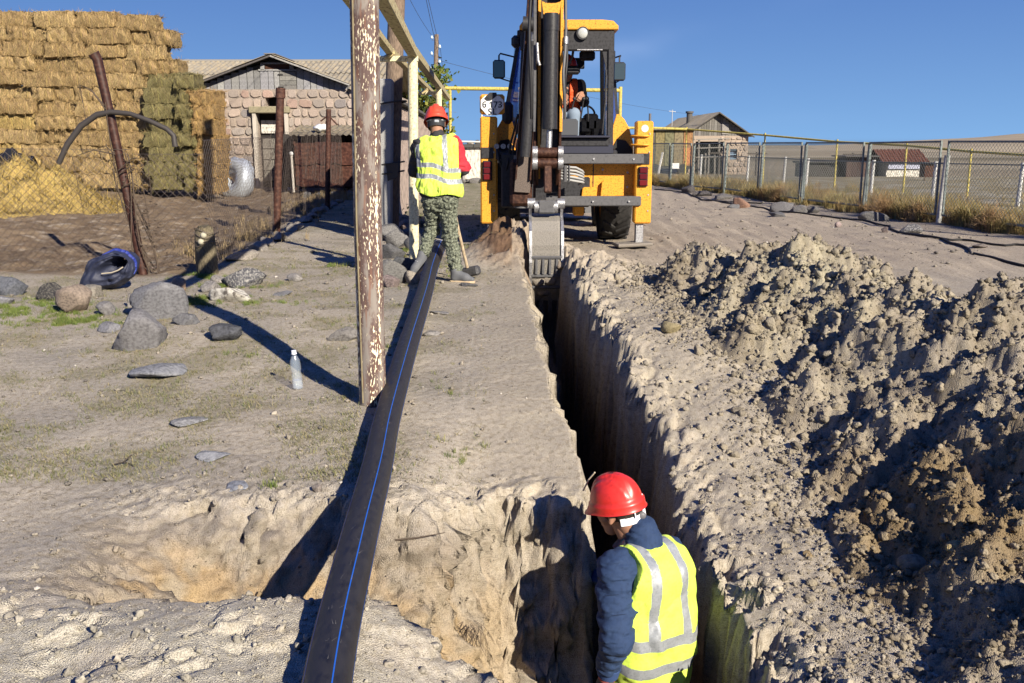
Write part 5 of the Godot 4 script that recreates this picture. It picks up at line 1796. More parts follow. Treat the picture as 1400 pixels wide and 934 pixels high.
func make_plants() -> void:
	var r := RandomNumberGenerator.new(); r.seed = 404
	# short green grass round the stones on the left
	var patch := [[-4.0, 7.9, 0.45, 0.25], [-3.5, 7.55, 0.4, 0.2], [-4.3, 8.2, 0.35, 0.25], [-2.9, 8.35, 0.25, 0.2], [-2.72, 8.6, 0.2, 0.15], [-3.25, 10.25, 0.25, 0.1], [-2.85, 9.6, 0.3, 0.12], [-2.2, 8.3, 0.2, 0.1], [-1.98, 6.55, 0.14, 0.05], [-1.78, 8.3, 0.5, 0.3], [-1.5, 9.3, 0.5, 0.35], [-1.3, 10.2, 0.5, 0.5], [-1.9, 11.0, 0.6, 0.4], [-1.5, 12.6, 0.25, 0.3], [-0.3, 16.0, 0.9, 2.0], [-0.7, 19.0, 1.2, 3.0], [-1.2, 4.3, 0.09, 0.06], [-1.0, 6.9, 0.2, 0.2], [-0.9, 10.7, 0.2, 0.4], [-0.35, 12.6, 0.35, 0.6], [-0.42, 6.0, 0.1, 0.3], [-0.3, 4.9, 0.12, 0.15], [-1.25, 7.4, 0.2, 0.15]]
	var dens := 0
	for i in 3:
		var g := tuft(700 + i, 13, 0.55, 0.5, 0.035)
		scatter("grass", g, mats.leaf, 1900, func() -> Variant:
			var p = patch[r.randi() % (8 if r.randf() < 0.5 else patch.size())]
			var x: float = p[0] + r.randfn(0, 0.62) * p[2]
			var d: float = p[1] + r.randfn(0, 0.62) * p[3]
			if in_trench(x, d) > 0.0 or pit_mask(x, d) > 0.02 or nC.get_noise_2d(x * 0.8, d * 0.8) < -0.15 + 0.4 * r.randf() or (p[0] > -2.5 and d < 11.0 and r.randf() < 0.72): return null
			var s := r.randf_range(0.022, 0.05) * (1.0 if d < 11.0 else 1.5)
			var c := Color(0.10, 0.155, 0.03).lerp(Color(0.21, 0.20, 0.06), r.randf() * (0.45 if p[0] < -2.0 else 0.95))
			return [Transform3D(Basis(Vector3.UP, r.randf() * TAU).scaled(Vector3(s * 1.2, s, s * 1.2)), P(x, gh(x, d) - 0.003, d)), c], "short green grass growing around the stones and in patches on the bare earth", "grass")
	# thin sparse blades over the trodden ground
	var thin := tuft(720, 6, 0.9, 0.9, 0.03)
	scatter("sparse_grass", thin, mats.leaf, 22000, func() -> Variant:
		var d := 4.4 + 9.0 * pow(r.randf(), 1.3)
		var x := r.randf_range(-0.62, 0.05) * d
		if x > -0.15 or x < -6.0 or (d > 10.3 and x < fence_x(d)) or pit_mask(x, d) > 0.0: return null
		var k := nB.get_noise_2d(x * 0.9 + 70.0, d * 0.9) + 0.55 * nE.get_noise_2d(x * 0.6, d * 0.6)
		if k < -0.3 + r.randf() * 0.55 or (x > -0.7 and r.randf() < 0.7): return null
		var s := r.randf_range(0.012, 0.034)
		var c := Color(0.12, 0.15, 0.045).lerp(Color(0.30, 0.25, 0.13), r.randf())
		return [Transform3D(Basis(Vector3.UP, r.randf() * TAU).scaled(Vector3(s * 2.0, s, s * 2.0)), P(x, gh(x, d) - 0.002, d)), c], "sparse yellowing blades of grass over the trodden earth", "grass")
	# dry weeds under and behind the right fence
	for i in 3:
		var wd := tuft(740 + i, 22, 0.35, 0.75, 0.012)
		scatter("dry_weeds", wd, mats.dry, 3600, func() -> Variant:
			var d := 12.5 + 24.0 * r.randf()
			var fx := table([[14.2, 8.15], [17.3, 7.72], [20.1, 7.36], [22.6, 6.8], [25.4, 6.53], [28.0, 6.16], [32.4, 5.3], [36.0, 5.05]], d)
			var off := -0.1 + absf(r.randfn(0.0, 1.0)) * (0.55 if r.randf() < 0.6 else 2.2)
			var x := fx + off
			var n := nE.get_noise_2d(x * 0.5, d * 0.4)
			if n < -0.2 + r.randf() * 0.2: return null
			var s := r.randf_range(0.18, 0.42) * (1.0 + n) * (1.0 if off < 1.5 else 0.7)
			var c := Color(0.34, 0.235, 0.10).lerp(Color(0.25, 0.225, 0.085), r.randf()).lerp(Color(0.3, 0.16, 0.08), 0.5 * ss(0.1, 0.4, nB.get_noise_2d(x * 0.4, d * 0.3)))
			return [Transform3D(Basis(Vector3.UP, r.randf() * TAU).scaled(Vector3(s * 0.9, s, s * 0.9)), P(x, gh(x, d) - 0.01, d)), c], "dry brown and yellow weeds growing through and behind the right fence", "weeds")
	scatter("fence_weeds", tuft(750, 20, 0.3, 0.6, 0.012), mats.dry, 900, func() -> Variant:
		var d := 11.5 + 18.0 * r.randf()
		var x := fence_x(d) + r.randfn(-0.25, 0.3)
		if nE.get_noise_2d(x, d * 0.6) < 0.05: return null
		var s := r.randf_range(0.1, 0.3)
		var c := Color(0.36, 0.27, 0.14).lerp(Color(0.22, 0.17, 0.10), r.randf())
		return [Transform3D(Basis(Vector3.UP, r.randf() * TAU).scaled(Vector3(s, s, s)), P(x, gh(x, d) - 0.01, d)), c], "dry grass standing along the foot of the chain-link fence", "weeds")
	# rounded dry bushes at the fence
	for q in [[7.35, 19.0, 0.5, 0.55, "beside the third post"], [7.9, 15.8, 0.4, 0.5, "near the pale post"], [6.75, 24.0, 0.45, 0.5, "farther along the road"], [7.6, 17.9, 0.35, 0.4, "just behind the pale post"]]:
		var bm := M.new()
		var rr := RandomNumberGenerator.new(); rr.seed = int(q[1] * 10)
		for k in 420:
			var a := rr.randf() * TAU
			var el := rr.randf_range(0.05, 1.5)
			var dir := Vector3(cos(a) * cos(el), sin(el), sin(a) * cos(el))
			var l := rr.randf_range(0.5, 1.0)
			var e := dir * Vector3(q[2], q[3], q[2]) * l
			var s := dir.cross(Vector3(rr.randf(), rr.randf(), rr.randf())).normalized() * 0.006
			var b := rr.randf_range(0.6, 1.2)
			bm.col = Color(0.34 * b, 0.22 * b, 0.11 * b)
			bm.tri(e * 0.1 - s, e * 0.1 + s, e)
			for z in 3:
				var o := e * rr.randf_range(0.6, 1.0)
				var e2 := o + Vector3(rr.randfn(0, 0.06), rr.randfn(0.03, 0.05), rr.randfn(0, 0.06))
				bm.tri(o - s * 0.7, o + s * 0.7, e2)
		single("dry_bush", bm, mats.dry, "round dry brown bush at the foot of the right fence %s" % q[4], "bush", P(q[0], gh(q[0], q[1]), q[1]), "dry bushes along the right fence")
	# a leafy weed behind the pole and one by the lane wall
	for q in [[-1.62, 15.9, 0.35, "by the lane wall behind the wooden pole"], [-1.22, 7.15, 0.1, "lying low on the earth left of the steel pole"]]:
		var lm := M.new()
		var rr := RandomNumberGenerator.new(); rr.seed = int(q[1] * 7)
		for k in 120:
			var z: float = q[2]
			var p := Vector3(rr.randfn(0, 0.5), absf(rr.randfn(0, 0.5)), rr.randfn(0, 0.5)) * z
			var dir := Vector3(rr.randfn(0, 1), rr.randf(), rr.randfn(0, 1)).normalized() * z * 0.22
			var s := dir.cross(Vector3.UP).normalized() * z * 0.06
			lm.col = Color(0.09, 0.12, 0.04).lerp(Color(0.2, 0.2, 0.08), rr.randf())
			lm.quad(p, p + dir * 0.5 + s, p + dir, p + dir * 0.5 - s, Vector3.UP)
		single("leafy_weed", lm, mats.leaf, "small leafy green weed %s" % q[3], "weed", P(q[0], gh(q[0], q[1]), q[1]))

# ------------------------------------------------------------------ the backhoe loader, seen from behind
func hose(parent: Node, called: String, pts: Array, r: float, m: Material) -> void:
	# rounded through the points
	var c := Curve3D.new()
	for i in pts.size():
		var a: Vector3 = pts[maxi(i - 1, 0)]
		var b: Vector3 = pts[mini(i + 1, pts.size() - 1)]
		var t := (b - a) * 0.2
		c.add_point(pts[i], -t, t)
	var out := []
	var l := c.get_baked_length()
	var n := maxi(6, int(l / 0.06))
	for i in n + 1:
		out.append(c.sample_baked(l * i / n))
	part(called, _tube(out, r, 8), m, parent)

func tyre_part(parent: Node, at: Vector3, radius: float, width: float, rubber: Material, rim: Material) -> void:
	var w := MeshInstance3D.new()
	var m := M.new()
	var turn := Transform3D(Basis(Vector3.BACK, PI / 2), at)
	var h := width * 0.5
	m.lathe([Vector2(radius * 0.55, -h * 0.8), Vector2(radius * 0.8, -h), Vector2(radius * 0.93, -h * 0.95), Vector2(radius * 0.97, -h * 0.7), Vector2(radius * 0.97, h * 0.7), Vector2(radius * 0.93, h * 0.95), Vector2(radius * 0.8, h), Vector2(radius * 0.55, h * 0.8)], 36, turn)
	for k in 22:
		var a := TAU * k / 22.0
		for s in [-1.0, 1.0]:
			var aa: float = a + (0.5 * TAU / 22.0 if s > 0 else 0.0)
			var p := at + Vector3(s * h * 0.48, cos(aa) * radius * 0.98, sin(aa) * radius * 0.98)
			m.box(Vector3(h * 1.0, radius * 0.055, radius * 0.07), Transform3D(Basis(Vector3.RIGHT, aa) * Basis(Vector3.UP, s * 0.6), p), 0.008)
	w = part("wheel", m, rubber, parent)
	var r := M.new()
	r.lathe([Vector2(0.0, -h * 0.3), Vector2(radius * 0.3, -h * 0.3), Vector2(radius * 0.5, -h * 0.7), Vector2(radius * 0.56, -h * 0.82), Vector2(radius * 0.56, h * 0.82), Vector2(radius * 0.5, h * 0.7), Vector2(radius * 0.3, h * 0.3), Vector2(0.0, h * 0.3)], 24, turn)
	part("rim", r, rim, w)

func make_backhoe() -> void:
	var t := thing("backhoe_loader", "yellow backhoe loader seen from behind, its narrow bucket hanging in the trench", "backhoe loader", P(0.72, 0.0, 13.4))
	var yel := tmat(tx.paint, Vector3.ONE * 1.1, 0.72, 0.325, 0.03, 0.5)
	yel.clearcoat_enabled = true
	yel.clearcoat = 0.12
	var worn := tmat(tx.rust, Vector3.ONE * 2.4, 0.55, 0.5, 0.46, 0.55, tx.grain_bump, 0.3, false, 0.3)
	var blk := tmat(tx.dirty, Vector3.ONE * 2.5, 0.032, 0.032, 0.036, 0.5)
	var grey := tmat(tx.subtle, Vector3.ONE * 2.0, 0.10, 0.10, 0.105, 0.5)
	var steel := tmat(tx.dirty, Vector3.ONE * 4.0, 0.42, 0.42, 0.43, 0.4, tx.grain_bump, 0.2, false, 0.7)
	var mud := tmat(tx.soil, Vector3.ONE * 2.0, 0.36, 0.32, 0.27, 0.9, tx.soil_bump, 1.0)
	var rubber := tmat(tx.dirty, Vector3.ONE * 2.0, 0.035, 0.033, 0.032, 0.9)
	var hosem := mat(0.018, 0.018, 0.02, 0.5)
	var glass := StandardMaterial3D.new()
	glass.transparency = BaseMaterial3D.TRANSPARENCY_ALPHA
	glass.albedo_color = Color(0.16, 0.33, 0.70, 0.8)
	glass.roughness = 0.05
	glass.metallic_specular = 0.5
	# wheels
	for s in [-1.0, 1.0]:
		tyre_part(t, Vector3(s * 0.83, 0.70, -1.35), 0.72, 0.46, rubber, yel)
		tyre_part(t, Vector3(s * 0.88, 0.50, -3.45), 0.52, 0.36, rubber, yel)
	# chassis, axle, engine hood, front loader in the distance
	part("chassis", _box(Vector3(0, 0.75, -1.9), Vector3(0.75, 0.42, 3.6), 0.02), blk, t)
	part("axle", _box(Vector3(0, 0.62, -1.35), Vector3(1.3, 0.22, 0.26), 0.03), yel, t)
	part("drawbar", _box(Vector3(0.27, 0.5, -0.9), Vector3(0.16, 0.26, 0.3), 0.02), yel, t)
	part("hood", _box(Vector3(0, 1.2, -3.0), Vector3(0.9, 0.6, 1.9), 0.06), yel, t)
	var ld := M.new()
	ld.plate([Vector2(0, 0), Vector2(0.9, 0.05), Vector2(0.75, 0.7), Vector2(0.3, 0.85), Vector2(0.05, 0.5)], 2.3, Transform3D(Basis(Vector3.UP, -PI / 2), Vector3(0, 0.1, -5.4)), 0.01)
	part("loader_bucket", ld, grey, t)
	for s in [-0.55, 0.55]:
		var lm := M.new()
		lm.beam(Vector3(s, 1.35, -2.2), Vector3(s, 0.55, -4.8), 0.1, 0.2, 0.01)
		part("loader_arm", lm, yel, t)
	# rear frame: two columns, two slide bars and the panel between
	for s in [-1.0, 1.0]:
		var cx: float = -1.04 if s < 0 else 1.10
		var topy: float = 1.78 if s < 0 else 1.72
		var c := M.new()
		c.bx(Vector3(cx, (topy + 0.32) * 0.5, -0.05), Vector3(0.235, topy - 0.32, 0.24), 0.02)
		var col := part("stabiliser_column", c, yel, t)
		var leg := M.new()
		leg.bx(Vector3(cx - s * 0.03, 0.26, -0.05), Vector3(0.11, 0.52, 0.13), 0.008)
		part("stabiliser_leg", leg, steel, col)
		var foot := M.new()
		foot.bx(Vector3(cx - s * 0.12, 0.03, 0.0), Vector3(0.5, 0.045, 0.36), 0.012, Vector3(0, 8 * s, 2))
		part("stabiliser_foot", foot, mud, col)
		# tail lamp cluster
		var lx: float = -1.06 if s < 0 else 1.09
		var ly: float = 1.05 if s < 0 else 0.97
		var lamp := part("tail_lamp", _box(Vector3(lx, ly, 0.085), Vector3(0.13, 0.27, 0.045), 0.01), blk, t)
		for k in 3:
			part("lens", _box(Vector3(lx, ly + 0.085 - 0.085 * k, 0.112), Vector3(0.105, 0.075, 0.02), 0.008), mat(0.085, 0.008, 0.012, 0.25) if k < 2 else mat(0.12, 0.01, 0.012, 0.25), lamp)
		part("marker_plate", _box(Vector3(lx, ly + 0.24, 0.075), Vector3(0.17, 0.15, 0.02), 0.006), blk, t)
		# mudguard: a curved plate with straight inner edge
		var g := M.new()
		var fx: float = s
		g.plate([Vector2(fx * 0.56, 1.18), Vector2(fx * 1.0, 1.18), Vector2(fx * 0.985, 1.45), Vector2(fx * 0.93, 1.63), Vector2(fx * 0.86, 1.75), Vector2(fx * 0.79, 1.82), Vector2(fx * 0.745, 1.82)], 0.05, Transform3D(Basis.IDENTITY, Vector3(0, 0, -0.32)), 0.008)
		var gd := part("mudguard", g, yel, t)
		part("mudguard_top", _box(Vector3(s * 0.9, 1.52, -1.1), Vector3(0.34, 0.05, 1.5), 0.02), yel, gd)
		var hx := M.new()
		hx.plate([Vector2(s * 0.70, 1.37), Vector2(s * 0.76, 1.48), Vector2(s * 0.88, 1.46), Vector2(s * 0.98, 1.34), Vector2(s * 0.985, 1.19), Vector2(s * 0.82, 1.19)], 0.02, Transform3D(Basis.IDENTITY, Vector3(0, 0, -0.285)))
		part("dark_plate", hx, mat(0.02, 0.02, 0.02), gd)  # flat near-black plate laid on the mudguard, not cut through
	for y in [1.21, 0.635]:
		part("slide_bar", _box(Vector3(0.1, y, 0.06 if y > 1.0 else 0.05), Vector3(1.98 if y > 1.0 else 1.94, 0.135, 0.12), 0.012), grey, t)
	part("rear_panel", _box(Vector3(0.55, 0.92, -0.16), Vector3(0.95, 0.46, 0.05), 0.01), yel, t)
	part("rear_panel", _box(Vector3(-0.62, 0.9, -0.18), Vector3(0.7, 0.5, 0.05), 0.01), blk, t)
	for b in [[0.36, 0.74, 0.22, 0.16], [0.62, 0.8, 0.2, 0.22]]:
		var pm := M.new()
		pm.plate([Vector2(-b[2] * 0.5, -b[3] * 0.5), Vector2(b[2] * 0.5, -b[3] * 0.5), Vector2(b[2] * 0.42, b[3] * 0.4), Vector2(b[2] * 0.3, b[3] * 0.5), Vector2(-b[2] * 0.3, b[3] * 0.5), Vector2(-b[2] * 0.42, b[3] * 0.4)], 0.05, Transform3D(Basis.IDENTITY, Vector3(b[0], b[1], -0.08)), 0.006)
		part("bracket", pm, yel, t)
	for y in [1.40, 1.52]:
		part("step_loop", _tube([Vector3(0.93, y, -0.02), Vector3(1.0, y, 0.1), Vector3(1.13, y, 0.1), Vector3(1.16, y, 0.06)], 0.016, 6), yel, t)
	var dec := M.new()
	dec.tube([Vector3(1.10, 1.62, 0.068), Vector3(1.10, 1.62, 0.074)], 0.05, 14)
	part("sticker", dec, mat(0.6, 0.58, 0.52, 0.6), t)
	# bolt heads, seams and stains of use
	for q in [[0.2, 1.02], [0.2, 0.82], [0.9, 1.02], [0.9, 0.82], [0.55, 1.06], [-0.35, 1.21], [0.95, 1.21], [-0.3, 0.635], [0.9, 0.635], [0.4, 1.21], [0.4, 0.635]]:
		part("bolt", _tube([Vector3(q[0], q[1], -0.14), Vector3(q[0], q[1], 0.132 if q[1] > 1.1 or q[1] < 0.7 else -0.118)], 0.016, 6), steel, t)
	for s in [-1.04, 1.10]:
		for y in [0.5, 0.72, 1.3, 1.55]:
			part("bolt", _tube([Vector3(s + 0.07, y, 0.05), Vector3(s + 0.07, y, 0.082)], 0.012, 6), steel, t)
	for k in 4:
		hose(t, "hose", [Vector3(-0.7 + 0.05 * k, 1.05, 0.12), Vector3(-0.76 + 0.05 * k, 1.3, 0.2), Vector3(-0.7 + 0.04 * k, 1.55, 0.2), Vector3(-0.64 + 0.03 * k, 1.8, 0.3)], 0.015, hosem)
	part("panel_seam", _box(Vector3(0.42, 0.92, -0.133), Vector3(0.012, 0.44, 0.008), 0.0), blk, t)
	# number plate with a dark patch over its top
	var sg := M.new()
	sg.plate([Vector2(-0.155, 0.075), Vector2(-0.095, 0.135), Vector2(0.095, 0.135), Vector2(0.155, 0.075), Vector2(0.155, -0.03), Vector2(0.07, -0.125), Vector2(-0.07, -0.125), Vector2(-0.155, -0.03)], 0.012, Transform3D(Basis.IDENTITY, Vector3(-0.99, 1.92, 0.085)), 0.002)
	var plate := part("number_plate", sg, tmat(tx.subtle, Vector3.ONE * 2.0, 0.8, 0.8, 0.79, 0.5), t)
	part("plate_bracket", _box(Vector3(-0.99, 1.94, 0.03), Vector3(0.34, 0.27, 0.08), 0.03), yel, t)
	for q in [["6 173", 0.0, 0.015], ["SL", 0.0, -0.078]]:
		var tm := TextMesh.new()
		var sf := SystemFont.new(); sf.font_names = PackedStringArray(["Droid Sans"]); sf.font_weight = 800
		tm.font = sf
		tm.text = q[0]
		tm.font_size = 64
		tm.pixel_size = 0.0018
		tm.depth = 0.002
		var lt := MeshInstance3D.new()
		lt.name = "lettering"
		lt.mesh = tm
		lt.material_override = mat(0.025, 0.03, 0.04, 0.6)
		lt.scale = Vector3(0.98, 1.0, 1.0)
		lt.position = Vector3(-0.99 + q[1], 1.92 + q[2], 0.0935)
		plate.add_child(lt, true)
	var sm := M.new()
	sm.plate([Vector2(-0.11, 0.095), Vector2(-0.08, 0.13), Vector2(-0.03, 0.175), Vector2(0.06, 0.175), Vector2(0.065, 0.135), Vector2(0.03, 0.105), Vector2(-0.02, 0.07), Vector2(-0.07, 0.065)], 0.004, Transform3D(Basis.IDENTITY, Vector3(-0.99, 1.92, 0.0955)))
	part("dark_patch", sm, blk, plate)
	# hydraulic couplings on the left column
	for k in 3:
		part("coupling", _tube([Vector3(-0.93 + 0.09 * k, 1.38, 0.02), Vector3(-0.93 + 0.09 * k, 1.38, 0.16)], 0.036, 10), steel, t)
	hose(t, "hose", [Vector3(-0.93, 1.38, 0.12), Vector3(-0.9, 1.2, 0.2), Vector3(-0.8, 1.0, 0.15), Vector3(-0.62, 0.75, 0.2)], 0.018, hosem)
	hose(t, "hose", [Vector3(-0.75, 1.38, 0.12), Vector3(-0.78, 1.15, 0.22), Vector3(-0.82, 0.9, 0.15), Vector3(-0.75, 0.6, 0.2)], 0.018, hosem)
	part("valve_block", _box(Vector3(-0.84, 1.26, 0.05), Vector3(0.2, 0.14, 0.14), 0.02), blk, t)
	# cab: roof, posts, panels, panes
	var cab := part("cab", _box(Vector3(0, 1.28, -0.9), Vector3(1.5, 0.1, 1.6), 0.02), blk, t)
	var rf := M.new()
	rf.plate([Vector2(-0.62, -0.02), Vector2(-0.62, 0.03), Vector2(-0.57, 0.095), Vector2(-0.45, 0.11), Vector2(0.5, 0.11), Vector2(0.64, 0.095), Vector2(0.71, 0.03), Vector2(0.71, -0.02)], 1.75, Transform3D(Basis.IDENTITY, Vector3(0, 2.935, -0.82)), 0.012)
	part("roof", rf, yel, cab)
	part("roof_lining", _box(Vector3(0, 2.88, -0.82), Vector3(1.3, 0.07, 1.66), 0.01), blk, cab)
	part("header", _box(Vector3(0.0, 2.78, -0.02), Vector3(1.22, 0.27, 0.09), 0.02), blk, cab)
	var wl := M.new()
	wl.tube([Vector3(0.23, 2.87, 0.03), Vector3(0.23, 2.87, 0.075)], 0.085, 18)
	part("work_lamp", wl, blk, cab)
	part("work_lamp_lens", _ball_s(Vector3(0.23, 2.87, 0.065), Vector3(0.072, 0.072, 0.03)), mat(0.5, 0.52, 0.5, 0.1, 0.3), cab)
	var posts := [[Vector3(0.63, 1.3, -0.02), Vector3(0.62, 2.92, -0.02), 0.085], [Vector3(-0.63, 1.3, -0.02), Vector3(-0.56, 2.92, -0.02), 0.05], [Vector3(0.80, 1.72, -0.75), Vector3(0.69, 2.92, -0.75), 0.06], [Vector3(-0.86, 1.5, -0.72), Vector3(-0.60, 2.92, -0.72), 0.08], [Vector3(0.68, 1.3, -1.6), Vector3(0.64, 2.92, -1.6), 0.06], [Vector3(-0.68, 1.3, -1.6), Vector3(-0.64, 2.92, -1.6), 0.06]]
	for p in posts:
		var pm := M.new()
		pm.beam(p[0], p[1], p[2], p[2], 0.012)
		part("cab_post", pm, blk, cab)
	for s in [-1.0, 1.0]:
		var gm := M.new()
		var fr := Vector3(s * 0.645, 1.34, -0.06)
		gm.quad(Vector3(s * 0.66, 1.33, -0.05), Vector3(s * (0.84 if s < 0 else 0.8), 1.6, -0.72), Vector3(s * (0.61 if s < 0 else 0.675), 2.86, -0.72), Vector3(s * (0.58 if s < 0 else 0.63), 2.86, -0.05))
		part("corner_pane", gm, glass, cab)
		var sd := M.new()
		sd.quad(Vector3(s * 0.8, 1.5, -0.77), Vector3(s * 0.69, 1.4, -1.58), Vector3(s * 0.65, 2.86, -1.58), Vector3(s * 0.68, 2.86, -0.77))
		part("side_pane", sd, glass, cab)
	# frame of the open rear window with rounded lower corners
	part("sill", _box(Vector3(0.0, 1.43, 0.0), Vector3(1.25, 0.14, 0.12), 0.02), blk, cab)
	part("rear_plate", _box(Vector3(0.1, 1.34, 0.03), Vector3(1.15, 0.12, 0.06), 0.01), mat(0.03, 0.032, 0.05, 0.45), cab)
	part("rear_plate", _box(Vector3(0.2, 1.51, -0.02), Vector3(0.85, 0.03, 0.3), 0.008), mat(0.03, 0.032, 0.05, 0.45), cab)
	part("handrail", _tube([Vector3(0.16, 2.655, 0.05), Vector3(0.5, 2.655, 0.05)], 0.012, 6), steel, cab)
	for q in [[Vector2(0.5, 0.0), Vector2(0.6, 0.0), Vector2(0.6, -0.4), Vector2(0.57, -0.28), Vector2(0.53, -0.12)]]:
		part("corner_filler", _plate(q, 0.05, Vector3(0.0, 2.66, -0.03)), blk, cab)
	part("grab_bar", _tube([Vector3(0.52, 1.55, 0.03), Vector3(0.55, 2.0, 0.05), Vector3(0.56, 2.4, 0.03)], 0.014, 6), blk, cab)
	# inside the cab
	part("console", _box(Vector3(0.04, 1.63, -0.28), Vector3(0.32, 0.25, 0.3), 0.03), mat(0.06, 0.065, 0.075, 0.6), cab)
	part("seat", _box(Vector3(-0.05, 1.62, -0.85), Vector3(0.5, 0.14, 0.5), 0.05), blk, cab)
	part("seat_back", _box(Vector3(-0.05, 1.95, -1.1), Vector3(0.46, 0.62, 0.12), 0.05), blk, cab)
	part("dashboard", _box(Vector3(0.25, 1.6, -1.45), Vector3(0.75, 0.4, 0.2), 0.04), blk, cab)
	var whl := M.new()
	var ring := []
	for i in 25:
		var a := TAU * i / 24.0
		ring.append(Vector3(0.34 + 0.17 * cos(a), 1.84 + 0.13 * sin(a), -1.15 + 0.1 * sin(a)))
	whl.tube(ring, 0.016, 6, false)
	part("steering_wheel", whl, blk, cab)
	for q in [[0.08, 0.15], [0.24, 0.28], [0.36, 0.33]]:
		part("lever", _tube([Vector3(q[0], 1.72, -0.32), Vector3(q[1], 2.02, -0.28)], 0.012, 6), blk, cab)
		part("knob", _ball_s(Vector3(q[1], 2.03, -0.28), Vector3.ONE * 0.028), blk, cab)
	for q in [[0.42, 1.72, 0.2, 0.24], [0.5, 1.62, 0.14, 0.3], [0.32, 1.66, 0.2, 0.2]]:
		part("control_box", _box(Vector3(q[0], q[1], -0.75), Vector3(q[2], q[3], 0.3), 0.03), blk, cab)
	part("sun_visor", _box(Vector3(0.12, 2.6, -1.45), Vector3(0.5, 0.16, 0.05), 0.01), blk, cab)
	part("mirror_inside", _box(Vector3(0.33, 2.62, -0.4), Vector3(0.22, 0.14, 0.08), 0.03), blk, cab)
	part("monitor", _box(Vector3(0.13, 2.42, -0.35), Vector3(0.2, 0.12, 0.1), 0.03), blk, cab)
	part("monitor_arm", _tube([Vector3(0.05, 2.45, -0.35), Vector3(0.12, 2.6, -0.35), Vector3(0.14, 2.75, -0.35)], 0.02, 6), grey, cab)
	for s in [-1.0, 1.0]:
		part("front_post", _box(Vector3(s * 0.3, 1.35, -1.64), Vector3(0.6, 0.12, 0.06), 0.01), blk, cab)
	# mirrors
	for s in [-1.0, 1.0]:
		var mx: float = -0.905 if s < 0 else 0.805
		var my: float = 2.45 if s < 0 else 2.42
		var mm := M.new()
		mm.bx(Vector3(mx, my, -0.6), Vector3(0.175, 0.26, 0.06), 0.035)
		var mir := part("mirror", mm, blk, cab)
		part("mirror_glass", _box(Vector3(mx, my, -0.566), Vector3(0.145, 0.225, 0.008), 0.003), mat(0.09, 0.12, 0.12, 0.06, 0.6), mir)
		part("mirror_arm", _tube([Vector3(s * 0.69, my + 0.18, -0.72), Vector3(mx + 0.02, my + 0.22, -0.64), Vector3(mx, my + 0.19, -0.61), Vector3(mx, my + 0.1, -0.6)], 0.012, 6), blk, cab)
		part("mirror_arm", _tube([Vector3(s * 0.74, my - 0.16, -0.72), Vector3(mx + 0.01, my - 0.12, -0.61)], 0.01, 6), blk, cab)
	part("corner_lamp", _box(Vector3(-0.66, 2.8, -0.35), Vector3(0.14, 0.16, 0.2), 0.04), blk, cab)
	part("corner_lamp", _box(Vector3(0.72, 2.62, -0.7), Vector3(0.06, 0.2, 0.12), 0.02), blk, cab)
	part("exhaust_box", _box(Vector3(-0.78, 1.84, -0.3), Vector3(0.16, 0.3, 0.2), 0.05), blk, t)
	# kingpost carriage and boom, slewed a little to the right
	part("carriage", _box(Vector3(-0.56, 0.92, 0.16), Vector3(0.62, 0.74, 0.1), 0.02), blk, t)
	part("kingpost", _box(Vector3(-0.6, 0.9, 0.34), Vector3(0.3, 0.62, 0.3), 0.04), worn, t)
	for y in [0.66, 1.16]:
		part("king_pin", _tube([Vector3(-0.6, y - 0.1, 0.34), Vector3(-0.6, y + 0.1, 0.34)], 0.1, 14), grey, t)
	var side := Vector3(0.02, 0, 1).normalized()  # plan direction of the boom
	var up := Vector3(0.068, 1, 0).normalized()   # it leans to the right
	var xax := up.cross(side).normalized()
	var plane := Transform3D(Basis(side, up, side.cross(up)), Vector3(-0.64, 0, 0.4))
	var boom := M.new()
	boom.plate([Vector2(-0.1, 0.78), Vector2(0.14, 0.78), Vector2(0.17, 1.5), Vector2(0.2, 2.6), Vector2(0.34, 3.35), Vector2(0.85, 3.95), Vector2(1.62, 4.2), Vector2(1.6, 4.42), Vector2(0.75, 4.3), Vector2(0.08, 3.7), Vector2(-0.12, 2.8), Vector2(-0.13, 1.6)], 0.21, plane, 0.012)
	var bm := part("boom", boom, tmat(tx.stone, Vector3.ONE * 2.6, 0.15, 0.118, 0.10, 0.6, tx.grain_bump, 0.3), t)
	for s in [-1.0, 1.0]:
		var lip := M.new()
		lip.plate([Vector2(0.14, 0.95), Vector2(0.195, 0.95), Vector2(0.225, 1.5), Vector2(0.26, 2.6), Vector2(0.4, 3.3), Vector2(0.34, 3.34), Vector2(0.2, 2.6), Vector2(0.17, 1.5)], 0.02, Transform3D(plane.basis, plane * Vector3(0, 0, s * 0.095)))
		part("boom_flange", lip, worn, bm)
	var pt := M.new()
	pt.plate([Vector2(0, 0), Vector2(0.1, 0.09), Vector2(0.2, 0.1), Vector2(0.22, -0.26), Vector2(0.02, -0.3)], 0.02, Transform3D(Basis(xax, Vector3.UP, side), plane * Vector3(0.21, 1.25, -0.1)))
	part("boom_plate", pt, yel, bm)
	pt = M.new()
	pt.plate([Vector2(0, 0), Vector2(0.12, 0.12), Vector2(0.24, 0.14), Vector2(0.24, -0.1), Vector2(0.05, -0.2)], 0.02, Transform3D(Basis(xax, Vector3.UP, side), plane * Vector3(0.24, 1.9, -0.1)))
	part("boom_plate", pt, yel, bm)
	var lc := M.new()
	lc.tube([plane * Vector3(0.3, 1.25, 0.0), plane * Vector3(0.33, 2.7, 0.0)], 0.07, 14)
	part("boom_cylinder", lc, blk, bm)
	part("boom_rod", _tube([plane * Vector3(0.33, 2.7, 0.0), plane * Vector3(0.5, 3.6, 0.0)], 0.04, 12), steel, bm)
